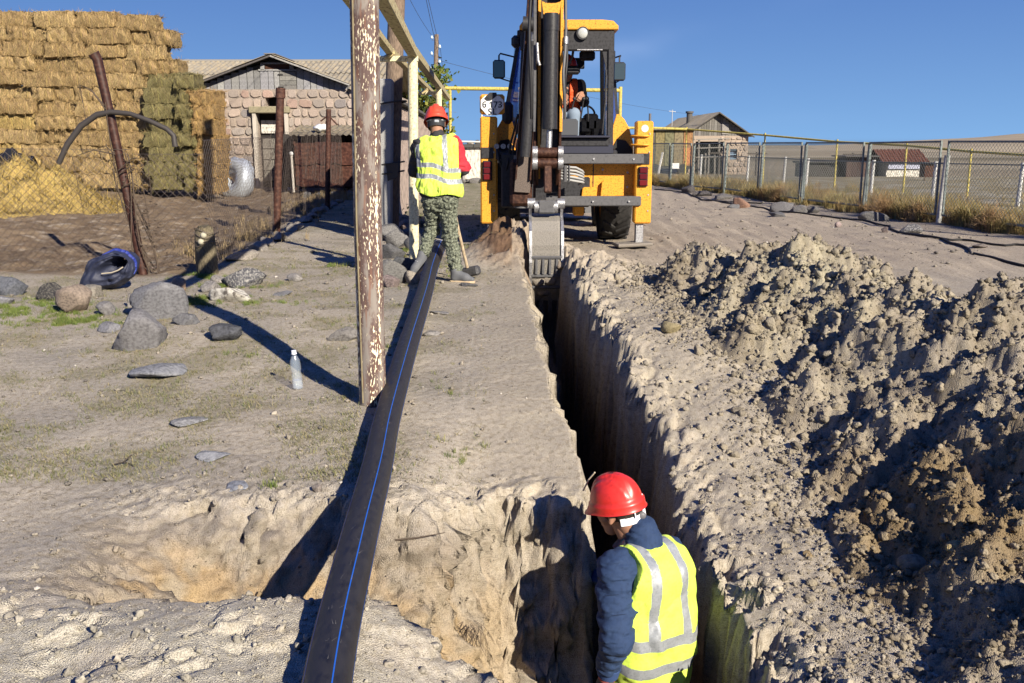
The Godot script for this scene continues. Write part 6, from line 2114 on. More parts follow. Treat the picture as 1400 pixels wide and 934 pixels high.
	for k in 3:
		hose(bm, "hose", [plane * Vector3(0.1, 0.9, -0.13 - 0.03 * k), plane * Vector3(0.24, 1.5, -0.13 - 0.02 * k), plane * Vector3(0.4, 2.5, -0.13 - 0.02 * k), plane * Vector3(0.75, 3.5, -0.16), plane * Vector3(1.5, 4.3, -0.1)], 0.017, hosem)
	hose(bm, "hose", [plane * Vector3(0.2, 1.0, -0.15), plane * Vector3(0.3, 1.7, -0.16), plane * Vector3(0.33, 2.3, -0.15), plane * Vector3(0.4, 2.9, -0.15)], 0.014, tmat(tx.dirty, Vector3.ONE * 3.0, 0.42, 0.36, 0.25, 0.7))
	part("boom_boss", _tube([plane * Vector3(0.4, 2.9, -0.15), plane * Vector3(0.4, 2.9, 0.15)], 0.09, 14), blk, bm)
	# dipper arm hanging from the boom end: two cheeks with yellow between
	var dp := Vector3(-0.3, 0.0, 1.78)
	var dip := M.new()
	for s in [-1.0, 1.0]:
		dip.plate([Vector2(-0.2, 4.45), Vector2(0.1, 4.5), Vector2(0.16, 3.4), Vector2(0.13, 1.6), Vector2(0.08, 0.78), Vector2(-0.06, 0.76), Vector2(-0.14, 1.6), Vector2(-0.22, 3.4)], 0.03, Transform3D(Basis(Vector3.BACK, Vector3.UP, -Vector3.RIGHT), dp + Vector3(s * 0.15, 0, 0)), 0.006)
	var da := part("dipper_arm", dip, worn, t)
	part("dipper_web", _box(dp + Vector3(0, 2.4, -0.06), Vector3(0.27, 3.1, 0.04), 0.005), blk, da)
	part("dipper_rib", _box(dp + Vector3(-0.1, 2.3, 0.0), Vector3(0.035, 2.6, 0.1), 0.005), yel, da)
	for s in [-1.0, 1.0]:
		part("dipper_edge", _box(dp + Vector3(s * 0.155, 2.5, 0.155), Vector3(0.035, 1.9, 0.02), 0.005, Vector3(0.8, 0, 0)), yel if s > 0 else grey, da)
	var cyl := M.new()
	cyl.tube([dp + Vector3(0.03, 2.86, 0.2), dp + Vector3(0.02, 1.58, 0.24)], 0.088, 20)
	cyl.tube([dp + Vector3(0.03, 2.87, 0.2), dp + Vector3(0.03, 2.68, 0.205)], 0.094, 20)
	part("bucket_cylinder", cyl, tmat(tx.dirty, Vector3.ONE * 3.0, 0.025, 0.025, 0.028, 0.4, tx.grain_bump, 0.15), da)
	part("cylinder_rod", _tube([dp + Vector3(0.02, 1.6, 0.24), dp + Vector3(0.01, 1.28, 0.26)], 0.035, 14), steel, da)
	var yk := M.new()
	yk.plate([Vector2(-0.09, 0), Vector2(0.09, 0), Vector2(0.11, 0.14), Vector2(0.05, 0.12), Vector2(-0.05, 0.12), Vector2(-0.11, 0.14)], 0.1, Transform3D(Basis.IDENTITY, dp + Vector3(0.03, 2.86, 0.2)), 0.008)
	part("cylinder_bracket", yk, yel, da)
	for y in [1.31, 1.19]:
		part("link_pin", _tube([dp + Vector3(-0.16, y, 0.27), dp + Vector3(0.15, y, 0.27)], 0.062, 14), worn, da)
		for s in [-0.15, 0.15]:
			part("pin_collar", _tube([dp + Vector3(s - 0.03, y, 0.27), dp + Vector3(s + 0.03, y, 0.27)], 0.078, 14), steel, da)
	var tl := M.new()
	tl.beam(dp + Vector3(0.0, 1.2, 0.28), dp + Vector3(0.0, 0.85, 0.36), 0.09, 0.07, 0.01)
	part("tipping_link", tl, worn, da)
	for s in [-1.0, 1.0]:
		var lk := M.new()
		lk.beam(dp + Vector3(s * 0.12, 1.25, 0.26), dp + Vector3(s * 0.12, 0.95, 0.02), 0.03, 0.1, 0.006)
		part("side_link", lk, worn, da)
	hose(da, "hose", [dp + Vector3(0.19, 3.3, 0.1), dp + Vector3(0.2, 2.6, 0.17), dp + Vector3(0.17, 2.2, 0.26), dp + Vector3(0.19, 1.95, 0.22), dp + Vector3(0.2, 1.7, 0.12)], 0.018, grey)
	hose(da, "hose", [dp + Vector3(0.17, 3.2, 0.12), dp + Vector3(0.22, 2.5, 0.12), dp + Vector3(0.2, 2.15, 0.18), dp + Vector3(0.2, 1.9, 0.1)], 0.015, hosem)
	hose(da, "hose", [dp + Vector3(-0.18, 3.4, 0.1), dp + Vector3(-0.22, 2.7, 0.16), dp + Vector3(-0.2, 2.1, 0.18), dp + Vector3(-0.19, 1.7, 0.12)], 0.018, hosem)
	part("fitting", _tube([dp + Vector3(-0.13, 2.55, 0.2), dp + Vector3(-0.12, 2.36, 0.22), dp + Vector3(-0.1, 2.3, 0.22)], 0.018, 8), steel, da)
	part("fitting", _tube([dp + Vector3(0.2, 2.62, 0.17), dp + Vector3(0.2, 2.54, 0.18)], 0.03, 8), steel, da)
	# coil of grey hose tied up behind the arm
	for k in 5:
		hose(t, "hose_loop", [Vector3(-0.2, 1.10 - 0.035 * k, 0.3), Vector3(-0.02, 1.11 - 0.04 * k, 0.42), Vector3(0.14, 1.10 - 0.045 * k, 0.4), Vector3(0.26, 1.04 - 0.035 * k, 0.3), Vector3(0.2, 0.98 - 0.03 * k, 0.18)], 0.016, mat(0.3, 0.3, 0.29, 0.6))
	part("hose_tie", _box(Vector3(0.0, 1.02, 0.43), Vector3(0.04, 0.22, 0.03), 0.005), grey, t)
	part("hose_tie", _box(Vector3(0.05, 1.02, 0.43), Vector3(0.02, 0.22, 0.03), 0.005), grey, t)
	# bucket: curved back, side cheeks, wear strips, teeth
	var b0 := Vector3(-0.315, -0.05, 2.0)
	var prof := [Vector2(-0.02, 0.62), Vector2(0.12, 0.57), Vector2(0.225, 0.46), Vector2(0.285, 0.3), Vector2(0.305, 0.1), Vector2(0.28, -0.08), Vector2(0.22, -0.24), Vector2(0.12, -0.38)]
	var bk := M.new()
	var w := 0.345
	var outl := prof.duplicate()
	for i in range(prof.size() - 1, -1, -1):
		outl.append((prof[i] as Vector2) + Vector2(-0.028, -0.004))
	bk.plate(outl, w, Transform3D(Basis(Vector3.BACK, Vector3.UP, -Vector3.RIGHT), b0), 0.0)
	var pale := tmat(tx.stone, Vector3.ONE * 2.6, 0.36, 0.335, 0.295, 0.75, tx.soil_bump, 0.8, false, 0.15)
	var bucket := part("bucket", bk, pale, t)
	for s in [-1.0, 1.0]:
		var ck := M.new()
		var poly := [Vector2(-0.06, 0.80), Vector2(0.07, 0.80)]
		for p in prof: poly.append((p as Vector2) + Vector2(0.022, 0.0))
		poly.append_array([Vector2(0.02, -0.36), Vector2(-0.18, -0.12), Vector2(-0.2, 0.3), Vector2(-0.12, 0.55)])
		ck.plate(poly, 0.032, Transform3D(Basis(Vector3.BACK, Vector3.UP, -Vector3.RIGHT), b0 + Vector3(s * (w * 0.5 + 0.014), 0, 0)), 0.006)
		part("bucket_cheek", ck, steel, bucket)
		part("hinge_boss", _tube([b0 + Vector3(s * 0.13, 0.77, 0.02), b0 + Vector3(s * 0.22, 0.77, 0.02)], 0.062, 14), steel, bucket)
	part("hinge_tube", _tube([b0 + Vector3(-0.14, 0.73, 0.03), b0 + Vector3(0.14, 0.73, 0.03)], 0.075, 16), steel, bucket)
	part("hinge_tube", _box(b0 + Vector3(0, 0.73, 0.05), Vector3(0.2, 0.16, 0.12), 0.02), grey, bucket)
	for y in [[0.16, 0.31], [-0.06, 0.295], [-0.2, 0.25]]:
		part("wear_strip", _box(b0 + Vector3(0, y[0], y[1]), Vector3(w + 0.02, 0.035, 0.025), 0.006, Vector3(10, 0, 0)), grey, bucket)
	for k in 4:
		part("wear_strip", _box(b0 + Vector3(-0.12 + 0.08 * k, 0.05, 0.315), Vector3(0.03, 0.18, 0.02), 0.005), grey, bucket)
	for q in [[-0.09, -0.13, 0.07], [0.05, -0.1, 0.09], [0.1, -0.24, 0.05], [-0.03, -0.27, 0.06]]:
		part("clinging_earth", _lump(b0 + Vector3(q[0], q[1], 0.275 + q[1] * 0.1 - (0.06 if q[1] < -0.2 else 0.0)), Vector3(q[2], q[2] * 0.7, 0.03), int(q[0] * 900)), mud, bucket)
	for k in 4:
		var tm2 := M.new()
		var x := -0.16 + 0.107 * k
		tm2.plate([Vector2(0.12, -0.34), Vector2(0.155, -0.32), Vector2(0.06, -0.54), Vector2(0.035, -0.545)], 0.05, Transform3D(Basis(Vector3.BACK, Vector3.UP, -Vector3.RIGHT), b0 + Vector3(x, 0, 0)), 0.005)
		part("tooth", tm2, steel, bucket)

func _ball_s(at: Vector3, r: Vector3) -> M:
	var m := M.new()
	m.ball(at, r)
	return m

func _lump(at: Vector3, r: Vector3, sd: int) -> M:
	var m := M.new()
	m.ball(at, r, 24, 16)
	var f := noise_of(6.0, sd, 3)
	for i in m.v.size():
		m.v[i] += m.n[i] * f.get_noise_3dv(m.v[i] * 2.0) * 0.03
	return m

# ------------------------------------------------------------------ people
# Rounded bodies from tapered bones: distance field on a grid, meshed as surface nets.
# bones: [from, to, radius, radius]; cutter(p) > 0 removes; ripple(p) moves the surface out or in.
func nets(m: M, bones: Array, cell: float, k: float, ripple = null, cutter = null) -> void:
	var lo := Vector3.ONE * 1e9
	var hi := Vector3.ONE * -1e9
	for b in bones:
		var r := maxf(b[2], b[3])
		for e in 2:
			lo = lo.min((b[e] as Vector3) - Vector3.ONE * r)
			hi = hi.max((b[e] as Vector3) + Vector3.ONE * r)
	lo -= Vector3.ONE * cell * 4.0
	hi += Vector3.ONE * cell * 4.0
	var nx := int((hi.x - lo.x) / cell) + 2
	var ny := int((hi.y - lo.y) / cell) + 2
	var nz := int((hi.z - lo.z) / cell) + 2
	var nxy := nx * ny
	var f := PackedFloat32Array()
	f.resize(nxy * nz)
	f.fill(9.0)
	for b in bones:
		var a: Vector3 = b[0]
		var ab: Vector3 = (b[1] as Vector3) - a
		var ll := maxf(ab.length_squared(), 1e-8)
		var ra: float = b[2]
		var rd: float = b[3] - ra
		var mg := maxf(b[2], b[3]) + k + cell * 2.5
		var p0 := ((a.min(b[1]) - Vector3.ONE * mg - lo) / cell).max(Vector3.ZERO)
		var p1 := ((a.max(b[1]) + Vector3.ONE * mg - lo) / cell)
		for z in range(int(p0.z), mini(int(p1.z) + 2, nz)):
			for y in range(int(p0.y), mini(int(p1.y) + 2, ny)):
				var row := z * nxy + y * nx
				for x in range(int(p0.x), mini(int(p1.x) + 2, nx)):
					var ap := lo + Vector3(x, y, z) * cell - a
					var t := clampf(ap.dot(ab) / ll, 0.0, 1.0)
					var d := (ap - ab * t).length() - ra - rd * t
					var o := f[row + x]
					if o > 8.0:
						f[row + x] = d
					else:
						var h := maxf(k - absf(d - o), 0.0) / k
						f[row + x] = minf(d, o) - h * h * k * 0.25
	if ripple != null or cutter != null:
		for z in nz:
			for y in ny:
				for x in nx:
					var q := z * nxy + y * nx + x
					if f[q] < 8.0 and (f[q] < cell * 3.0):
						var p := lo + Vector3(x, y, z) * cell
						if ripple != null and f[q] > -cell * 4.0:
							f[q] -= ripple.call(p)
						if cutter != null:
							f[q] = maxf(f[q], cutter.call(p))
	var id := PackedInt32Array()
	id.resize(nxy * nz)
	id.fill(-1)
	var off := [0, 1, nx, nx + 1, nxy, nxy + 1, nxy + nx, nxy + nx + 1]
	var eds := [[0, 1], [2, 3], [4, 5], [6, 7], [0, 2], [1, 3], [4, 6], [5, 7], [0, 4], [1, 5], [2, 6], [3, 7]]
	for z in nz - 1:
		for y in ny - 1:
			var row := z * nxy + y * nx
			for x in nx - 1:
				var q := row + x
				if f[q] > 8.0:
					continue
				var s := f[q] < 0.0
				if (f[q + 1] < 0.0) == s and (f[q + nx] < 0.0) == s and (f[q + nx + 1] < 0.0) == s and (f[q + nxy] < 0.0) == s and (f[q + nxy + 1] < 0.0) == s and (f[q + nxy + nx] < 0.0) == s and (f[q + nxy + nx + 1] < 0.0) == s:
					continue
				var sum := Vector3.ZERO
				var n := 0
				for e in eds:
					var ia: int = e[0]
					var ib: int = e[1]
					var fa := f[q + off[ia]]
					var fb := f[q + off[ib]]
					if (fa < 0.0) != (fb < 0.0):
						var t: float = fa / (fa - fb)
						var pa := Vector3(ia & 1, (ia >> 1) & 1, ia >> 2)
						var pb := Vector3(ib & 1, (ib >> 1) & 1, ib >> 2)
						sum += pa.lerp(pb, t)
						n += 1
				var g := Vector3(f[q + 1] - f[q] + f[q + nxy + nx + 1] - f[q + nxy + nx], f[q + nx] - f[q] + f[q + nxy + nx + 1] - f[q + nxy + 1], f[q + nxy] - f[q] + f[q + nxy + nx + 1] - f[q + nx + 1])
				id[q] = m.vert(lo + (Vector3(x, y, z) + sum / n) * cell, g.normalized() if g.length() > 1e-6 else Vector3.UP)
	for z in range(1, nz - 1):
		for y in range(1, ny - 1):
			for x in range(1, nx - 1):
				var q := z * nxy + y * nx + x
				if id[q] < 0:
					continue
				var s := f[q] < 0.0
				if (f[q + 1] < 0.0) != s:
					net_quad(m, id[q], id[q - nx], id[q - nx - nxy], id[q - nxy])
				if (f[q + nx] < 0.0) != s:
					net_quad(m, id[q], id[q - 1], id[q - 1 - nxy], id[q - nxy])
				if (f[q + nxy] < 0.0) != s:
					net_quad(m, id[q], id[q - 1], id[q - 1 - nx], id[q - nx])

func net_quad(m: M, a: int, b: int, c: int, d: int) -> void:
	if a < 0 or b < 0 or c < 0 or d < 0:
		return
	m.face(a, b, c); m.face(a, c, d)

# five fingers on a palm; dir points from wrist to knuckles, pn out of the palm, side towards the thumb
func hand_bones(w: Vector3, dir: Vector3, pn: Vector3, side: Vector3, curl: float, grow := 0.0) -> Array:
	var o := []
	for i in 4:
		var s: float = [0.033, 0.011, -0.011, -0.032][i]
		o.append([w + side * s * 0.6, w + dir * 0.085 + side * s, 0.017 + grow, 0.0135 + grow])
		var l: float = [0.042, 0.047, 0.044, 0.034][i]
		var p := w + dir * 0.088 + side * s
		var a: float = curl * [0.85, 1.0, 1.05, 1.15][i]
		var r: float = [0.0098, 0.0102, 0.0098, 0.0085][i] + grow
		for j in 3:
			var q: Vector3 = p + (dir * cos(a) + pn * sin(a)) * l * [1.0, 0.68, 0.55][j]
			o.append([p, q, r, r * 0.92])
			p = q
			r *= 0.93
			a += curl * 0.9
	var t0 := w + dir * 0.022 + side * 0.03
	var t1 := t0 + (dir * 0.7 + side * 0.65 + pn * 0.35).normalized() * 0.042
	var t2 := t1 + (dir * 0.9 + side * 0.15 + pn * 0.5).normalized() * 0.034
	var t3 := t2 + (dir * 0.9 - side * 0.1 + pn * 0.55).normalized() * 0.026
	o.append([t0, t1, 0.016 + grow, 0.0125 + grow])
	o.append([t1, t2, 0.012 + grow, 0.011 + grow])
	o.append([t2, t3, 0.0105 + grow, 0.0085 + grow])
	return o

# skull, jaw, nose, lips, ears, neck; c is the middle of the head, f where it looks, u its top
func head_bones(c: Vector3, f: Vector3, u: Vector3, neck: Vector3) -> Array:
	var r := f.cross(u).normalized()
	var o := [
		[c + u * 0.035 - f * 0.03, c + u * 0.035 + f * 0.025, 0.083, 0.078],
		[c - u * 0.02 + f * 0.045, c - u * 0.085 + f * 0.062, 0.058, 0.036],
		[c - u * 0.02 - f * 0.03, neck, 0.066, 0.062],
		[c + u * 0.005 + f * 0.095, c - u * 0.03 + f * 0.116, 0.009, 0.014],
		[c - u * 0.058 + f * 0.093 - r * 0.016, c - u * 0.058 + f * 0.093 + r * 0.016, 0.009, 0.009],
		[c + u * 0.03 + f * 0.087 - r * 0.035, c + u * 0.03 + f * 0.087 + r * 0.035, 0.013, 0.013],
	]
	for s in [-1.0, 1.0]:
		o.append([c + r * s * 0.083 + u * 0.018 - f * 0.014, c + r * s * 0.086 - u * 0.022 - f * 0.004, 0.014, 0.01])
		o.append([c + r * s * 0.045 - u * 0.02 + f * 0.066, c + r * s * 0.05 - u * 0.02 + f * 0.05, 0.02, 0.02])
	return o

# hard hat: dome with ridges, gutter and peak
func make_helmet(parent: Node, at: Vector3, f: Vector3, u: Vector3, material: Material, size := 1.0) -> Node:
	var r := f.cross(u).normalized()
	var m := M.new()
	var b := Basis(r, u, -f)
	var seg := 56
	var rings := 20
	m.sheet(seg + 1, rings, func(s: float, w: float) -> Vector3:
		var a := s * TAU
		var ca := sin(a)
		var sa := -cos(a)       # sa = -1 is the front
		var e := w / 0.80
		var rr := 1.0
		var y := 0.0
		if w < 0.80:
			var el := PI / 2 * (1.0 - e)
			rr = pow(cos(el), 0.86)
			y = 0.128 * pow(sin(el), 0.9) + 0.026
			rr *= 1.0 - 0.05 * ss(0.0, 0.5, sin(el))
		else:
			var q := (w - 0.80) / 0.20
			rr = 1.0 + 0.09 * ss(0.0, 0.25, q) + 0.05 * ss(0.7, 1.0, q)
			y = 0.026 - 0.046 * ss(0.15, 1.0, q)
			if sa < -0.3:
				rr += 0.2 * ss(0.3, 1.0, -sa) * ss(0.3, 1.0, q)
				y -= 0.012 * ss(0.3, 1.0, -sa) * q
		var p := Vector3(ca * rr * 0.117, y, sa * rr * 0.142)
		if w < 0.78:
			# raised keel and two side ribs
			var top := ss(0.02, 0.07, p.y)
			p.y += 0.014 * top * (1.0 - ss(0.022, 0.034, absf(p.x)))
			p += Vector3(signf(p.x), 0.6, 0.0) * 0.004 * top * (1.0 - ss(0.006, 0.012, absf(absf(p.x) - 0.06)))
		return at + b * p * size)
	for i in m.v.size():
		if m.n[i].dot(m.v[i] - at) < 0.0: m.n[i] = -m.n[i]
	m.orient()
	var h := part("helmet", m, material, parent)
	return h

func limb_folds(f: FastNoiseLite, amp: float, sc := 1.0) -> Callable:
	return func(p: Vector3) -> float:
		return (absf(f.get_noise_3d(p.x * sc, p.y * sc * 1.9, p.z * sc)) - 0.12) * amp

# splits the vest into yellow cloth and grey bands; edges are drawn clean by moving points onto them
func band_split(m: M, ys: Array, strips: Array, lat: Callable, cell: float) -> Array:
	for i in m.v.size():
		var v := m.v[i]
		var s: Vector2 = lat.call(v)
		for y in ys:
			for e in [y[0], y[1]]:
				if absf(s.y - e) < cell * 0.5:
					v.y += e - s.y
		m.v[i] = v
	var cloth := M.new()
	var band := M.new()
	cloth.v = m.v; cloth.n = m.n; cloth.c = m.c; cloth.uv = m.uv
	band.n = m.n; band.c = m.c; band.uv = m.uv
	band.v = m.v.duplicate()
	for k in range(0, m.ix.size(), 3):
		var c := (m.v[m.ix[k]] + m.v[m.ix[k + 1]] + m.v[m.ix[k + 2]]) / 3.0
		var s: Vector2 = lat.call(c)
		var grey := false
		for y in ys:
			if s.y > y[0] and s.y < y[1]: grey = true
		for x in strips:
			if s.x > x[0] and s.x < x[1] and s.y > x[2]: grey = true
		var t := band if grey else cloth
		t.ix.append(m.ix[k]); t.ix.append(m.ix[k + 1]); t.ix.append(m.ix[k + 2])
	return [cloth.compact(), band.compact()]

func hivis() -> StandardMaterial3D:
	if not mats.has("hivis"):
		mats.hivis = tmat(tx.subtle, Vector3.ONE * 5.0, 0.60, 0.80, 0.10, 0.75, tx.grain_bump, 0.06)
		mats.hivis.rim_enabled = true
		mats.hivis.rim = 0.2
		mats.band = tmat(tx.subtle, Vector3.ONE * 6.0, 0.30, 0.32, 0.34, 0.5, null, 0.0, false, 0.25)
		mats.skin = mat(0.30, 0.155, 0.10, 0.6)
		mats.red = tmat(tx.subtle, Vector3.ONE * 3.0, 0.62, 0.028, 0.02, 0.32)
		mats.red.clearcoat_enabled = true
		mats.red.clearcoat = 0.4
	return mats.hivis

func eyes(parent: Node, c: Vector3, f: Vector3, u: Vector3) -> void:
	var r := f.cross(u).normalized()
	for s in [-1.0, 1.0]:
		part("eye", _ball(c + f * 0.083 + u * 0.008 + r * s * 0.032, 0.012), mat(0.12, 0.1, 0.09, 0.2), parent)

func make_people() -> void:
	hivis()
	var fa := noise_of(4.0, 201, 3)
	var fb := noise_of(7.0, 202, 3)
	standing_worker(fa, fb)
	trench_worker(fa, fb)
	operator(fa, fb)

func standing_worker(fa: FastNoiseLite, fb: FastNoiseLite) -> void:
	var at := P(-0.72, gh(-0.5, 9.8), 9.8)
	# joints
	var neck := Vector3(-0.04, 1.53, -0.10)
	var sl := Vector3(-0.235, 1.43, -0.09)
	var sr := Vector3(0.135, 1.46, -0.07)
	var el := Vector3(-0.30, 1.17, -0.20)
	var er := Vector3(0.225, 1.20, -0.13)
	var wl := Vector3(-0.19, 1.10, -0.42)
	var wr := Vector3(0.10, 1.08, -0.36)
	var hl := Vector3(-0.10, 0.87, 0.0)
	var hr := Vector3(0.07, 0.87, 0.02)
	var kl := Vector3(-0.115, 0.56, -0.12)
	var kr := Vector3(0.085, 0.47, -0.02)
	var al := Vector3(-0.215, 0.27, -0.02)
	var ar := Vector3(0.155, 0.10, 0.02)
	var hc := Vector3(-0.055, 1.655, -0.15)
	var f := Vector3(-0.1, -0.35, -0.93).normalized()
	var u := Vector3(-0.05, 0.93, -0.36).normalized()
	u = (u - f * f.dot(u)).normalized()
	var body := M.new()
	var bones := [[sl, sr, 0.06, 0.06], [neck - Vector3(0, 0.1, 0), Vector3(-0.03, 1.15, -0.03), 0.11, 0.11], [Vector3(-0.03, 1.15, -0.03), Vector3(-0.015, 0.95, 0.0), 0.10, 0.085], [hl, hr, 0.078, 0.078],
		[sl, el, 0.05, 0.042], [el, wl, 0.042, 0.03], [sr, er, 0.05, 0.042], [er, wr, 0.042, 0.03], [hl, kl, 0.07, 0.05], [kl, al, 0.05, 0.032], [hr, kr, 0.07, 0.05], [kr, ar, 0.05, 0.032],
		[al, al + Vector3(-0.07, -0.07, 0.05), 0.03, 0.02], [ar, ar + Vector3(0.13, -0.05, 0.04), 0.03, 0.02], [neck, hc, 0.055, 0.06]]
	nets(body, bones, 0.015, 0.04)
	nets(body, head_bones(hc, f, u, neck), 0.006, 0.025)
	nets(body, hand_bones(wl, Vector3(0.35, -0.2, -0.9).normalized(), Vector3(0.6, -0.8, 0.0).normalized(), Vector3(0.7, 0.5, 0.2).normalized(), 0.55), 0.004, 0.008)
	nets(body, hand_bones(wr, Vector3(-0.3, -0.25, -0.9).normalized(), Vector3(-0.6, -0.8, 0.0).normalized(), Vector3(-0.7, 0.5, 0.2).normalized(), 0.55), 0.004, 0.008)
	var p := single("person", body, mats.skin, "man in yellow-green vest, red helmet and camouflage trousers standing over the black pipe", "person", at)
	p.scale = Vector3.ONE * 0.965
	eyes(p, hc, f, u)
	# black and red jacket
	var torso := [[sl + Vector3(0.03, -0.02, 0), sr + Vector3(-0.03, -0.02, 0), 0.085, 0.085], [Vector3(-0.13, 1.36, -0.07), Vector3(-0.10, 1.0, 0.0), 0.115, 0.105], [Vector3(0.06, 1.38, -0.06), Vector3(0.07, 1.0, 0.01), 0.115, 0.105], [Vector3(-0.04, 1.38, -0.06), Vector3(-0.015, 0.98, 0.0), 0.13, 0.12], [Vector3(-0.09, 0.98, 0.0), Vector3(0.07, 0.96, 0.0), 0.115, 0.115]]
	var arms := [[sl, el, 0.075, 0.062], [el, wl, 0.062, 0.048], [sr, er, 0.078, 0.066], [er, wr, 0.064, 0.05]]
	var jm := M.new()
	nets(jm, torso + [[Vector3(-0.09, 0.95, 0), Vector3(0.07, 0.92, 0.0), 0.12, 0.12], [neck - Vector3(0, 0.03, 0), neck + Vector3(0, 0.03, -0.01), 0.075, 0.07]] + arms, 0.0115, 0.05, limb_folds(fa, 0.035), func(q: Vector3) -> float: return maxf(0.86 - q.y, 0.0) if q.y < 0.9 else -1.0)
	for i in jm.v.size():
		var q := jm.v[i]
		var out := q.x > 0.10 and q.y > 1.17 and (q - er).dot(Vector3(0.75, 0.25, 0.4)) > -0.03
		jm.c[i] = Color(0.44, 0.03, 0.045) if out else Color(0.028, 0.028, 0.032)
	part("jacket", jm, tmat(tx.subtle, Vector3.ONE * 4.0, 1, 1, 1, 0.8), p)
	# vest
	var vm := M.new()
	var vt := []
	for b in torso:
		vt.append([b[0], b[1], b[2] + 0.022, b[3] + 0.026])
	vt.append([Vector3(-0.10, 0.99, 0.0), Vector3(0.085, 0.97, 0.0), 0.145, 0.145])
	var vest_folds := func(q: Vector3) -> float:
		return (absf(fa.get_noise_3d(q.x * 1.4, q.y * 0.75, q.z * 1.4)) - 0.1) * 0.05
	nets(vm, vt, 0.0085, 0.05, vest_folds, func(q: Vector3) -> float:
		var c1 := 0.925 + 0.02 * sin(q.x * 16.0) - q.x * 0.1 - q.y
		var c2 := 0.088 - (q - neck - Vector3(0, 0.02, -0.01)).length()
		var c3 := (-0.262 - q.x) * -1.0
		var c4 := q.x - 0.185
		return maxf(maxf(c1, c2), maxf(-0.272 - q.x, c4) if q.y > 1.2 else -1.0))
	var lat := func(q: Vector3) -> Vector2: return Vector2(q.x + 0.04 + (q.y - 1.2) * 0.06, q.y + 0.18 * q.x + 0.012 * sin(q.x * 20.0))
	var sp := band_split(vm, [[1.185, 1.235], [1.07, 1.12]], [[0.075, 0.125, 1.2], [-0.215, -0.165, 1.2]], lat, 0.0085)
	var vest := part("vest", sp[0], mats.hivis, p)
	part("reflective_band", sp[1], mats.band, vest)
	# trousers
	var tm := M.new()
	nets(tm, [[hl + Vector3(0, 0.06, 0), hr + Vector3(0, 0.06, 0), 0.1, 0.1], [hl, hr, 0.105, 0.105], [hl, kl, 0.086, 0.068], [kl, al + Vector3(0.02, 0.05, 0), 0.066, 0.06], [hr, kr, 0.09, 0.072], [kr, ar + Vector3(-0.01, 0.045, 0), 0.07, 0.066]], 0.010, 0.04, func(q: Vector3) -> float:
		return (absf(fb.get_noise_3d(q.x * 1.2, q.y * 1.6, q.z * 1.2)) - 0.1) * 0.045)
	part("trousers", tm, tmat(tx.camo, Vector3.ONE * 3.2, 1.35, 1.33, 1.3, 0.85), p)
	# shoes
	for q in [[ar + Vector3(-0.02, -0.05, 0.02), Vector3(0.93, 0, 0.28)], [al + Vector3(0.0, -0.05, 0.02), Vector3(-0.62, -0.62, 0.5)]]:
		shoe(p, q[0], q[1])
	var orange: StandardMaterial3D = mats.red.duplicate()
	orange.albedo_color = lin(0.66, 0.065, 0.03)
	var he := make_helmet(p, hc + u * 0.045 - f * 0.005, f, u, orange)
	# black cap band and headband under the helmet
	var hb := M.new()
	hb.lathe([Vector2(0.095, -0.05), Vector2(0.1, 0.0), Vector2(0.1, 0.05)], 26, Transform3D(Basis(f.cross(u), u, -f) * Basis.from_scale(Vector3(0.92, 1, 1.08)), hc + u * 0.0 - f * 0.012))
	part("hood", hb, mat(0.02, 0.021, 0.025, 0.7), p)
	part("headband_knob", _box(hc - f * 0.115 - u * 0.01, Vector3(0.05, 0.03, 0.02), 0.008), mat(0.35, 0.38, 0.42, 0.4), he)
	for s in [-1.0, 1.0]:
		part("headband", _tube([hc - f * 0.115 - u * 0.005, hc - f * 0.09 + f.cross(u) * s * 0.06 + u * 0.015, hc - f * 0.02 + f.cross(u) * s * 0.098 + u * 0.03], 0.008, 6), mat(0.4, 0.43, 0.47, 0.4), he)

func shoe(p: Node, heel: Vector3, dir: Vector3) -> void:
	dir = dir.normalized()
	var m := M.new()
	nets(m, [[heel + Vector3(0, 0.075, 0), heel + Vector3(0, 0.0, 0), 0.05, 0.042], [heel, heel + dir * 0.12 - Vector3(0, 0.005, 0), 0.042, 0.042], [heel + dir * 0.12, heel + dir * 0.19 - Vector3(0, 0.015, 0), 0.042, 0.03], [heel + Vector3(0, 0.05, 0) + dir * 0.02, heel + dir * 0.12 + Vector3(0, 0.01, 0), 0.045, 0.035]], 0.008, 0.03)
	var s := part("shoe", m, tmat(tx.subtle, Vector3.ONE * 8.0, 0.11, 0.115, 0.125, 0.7), p)
	var so := M.new()
	var side := dir.cross(Vector3.UP).normalized() * 0.044
	var up := side.cross(dir).normalized()
	var base := heel - up * 0.04
	so.plate([Vector2(-0.05, -0.03), Vector2(-0.03, -0.042), Vector2(0.1, -0.044), Vector2(0.18, -0.04), Vector2(0.222, -0.015), Vector2(0.222, 0.015), Vector2(0.18, 0.04), Vector2(0.1, 0.044), Vector2(-0.03, 0.042), Vector2(-0.05, 0.03)], 0.026, Transform3D(Basis(dir, side.normalized(), up if up.y > 0 else up), base), 0.004)
	part("sole", so, mat(0.42, 0.33, 0.22, 0.8), s)
	for k in 3:
		part("lace", _tube([heel + dir * (0.055 + 0.025 * k) + up * (0.052 - 0.008 * k) - side * 0.6, heel + dir * (0.06 + 0.025 * k) + up * (0.062 - 0.009 * k), heel + dir * (0.055 + 0.025 * k) + up * (0.052 - 0.008 * k) + side * 0.6], 0.005, 5), mat(0.6, 0.6, 0.6, 0.8), s)

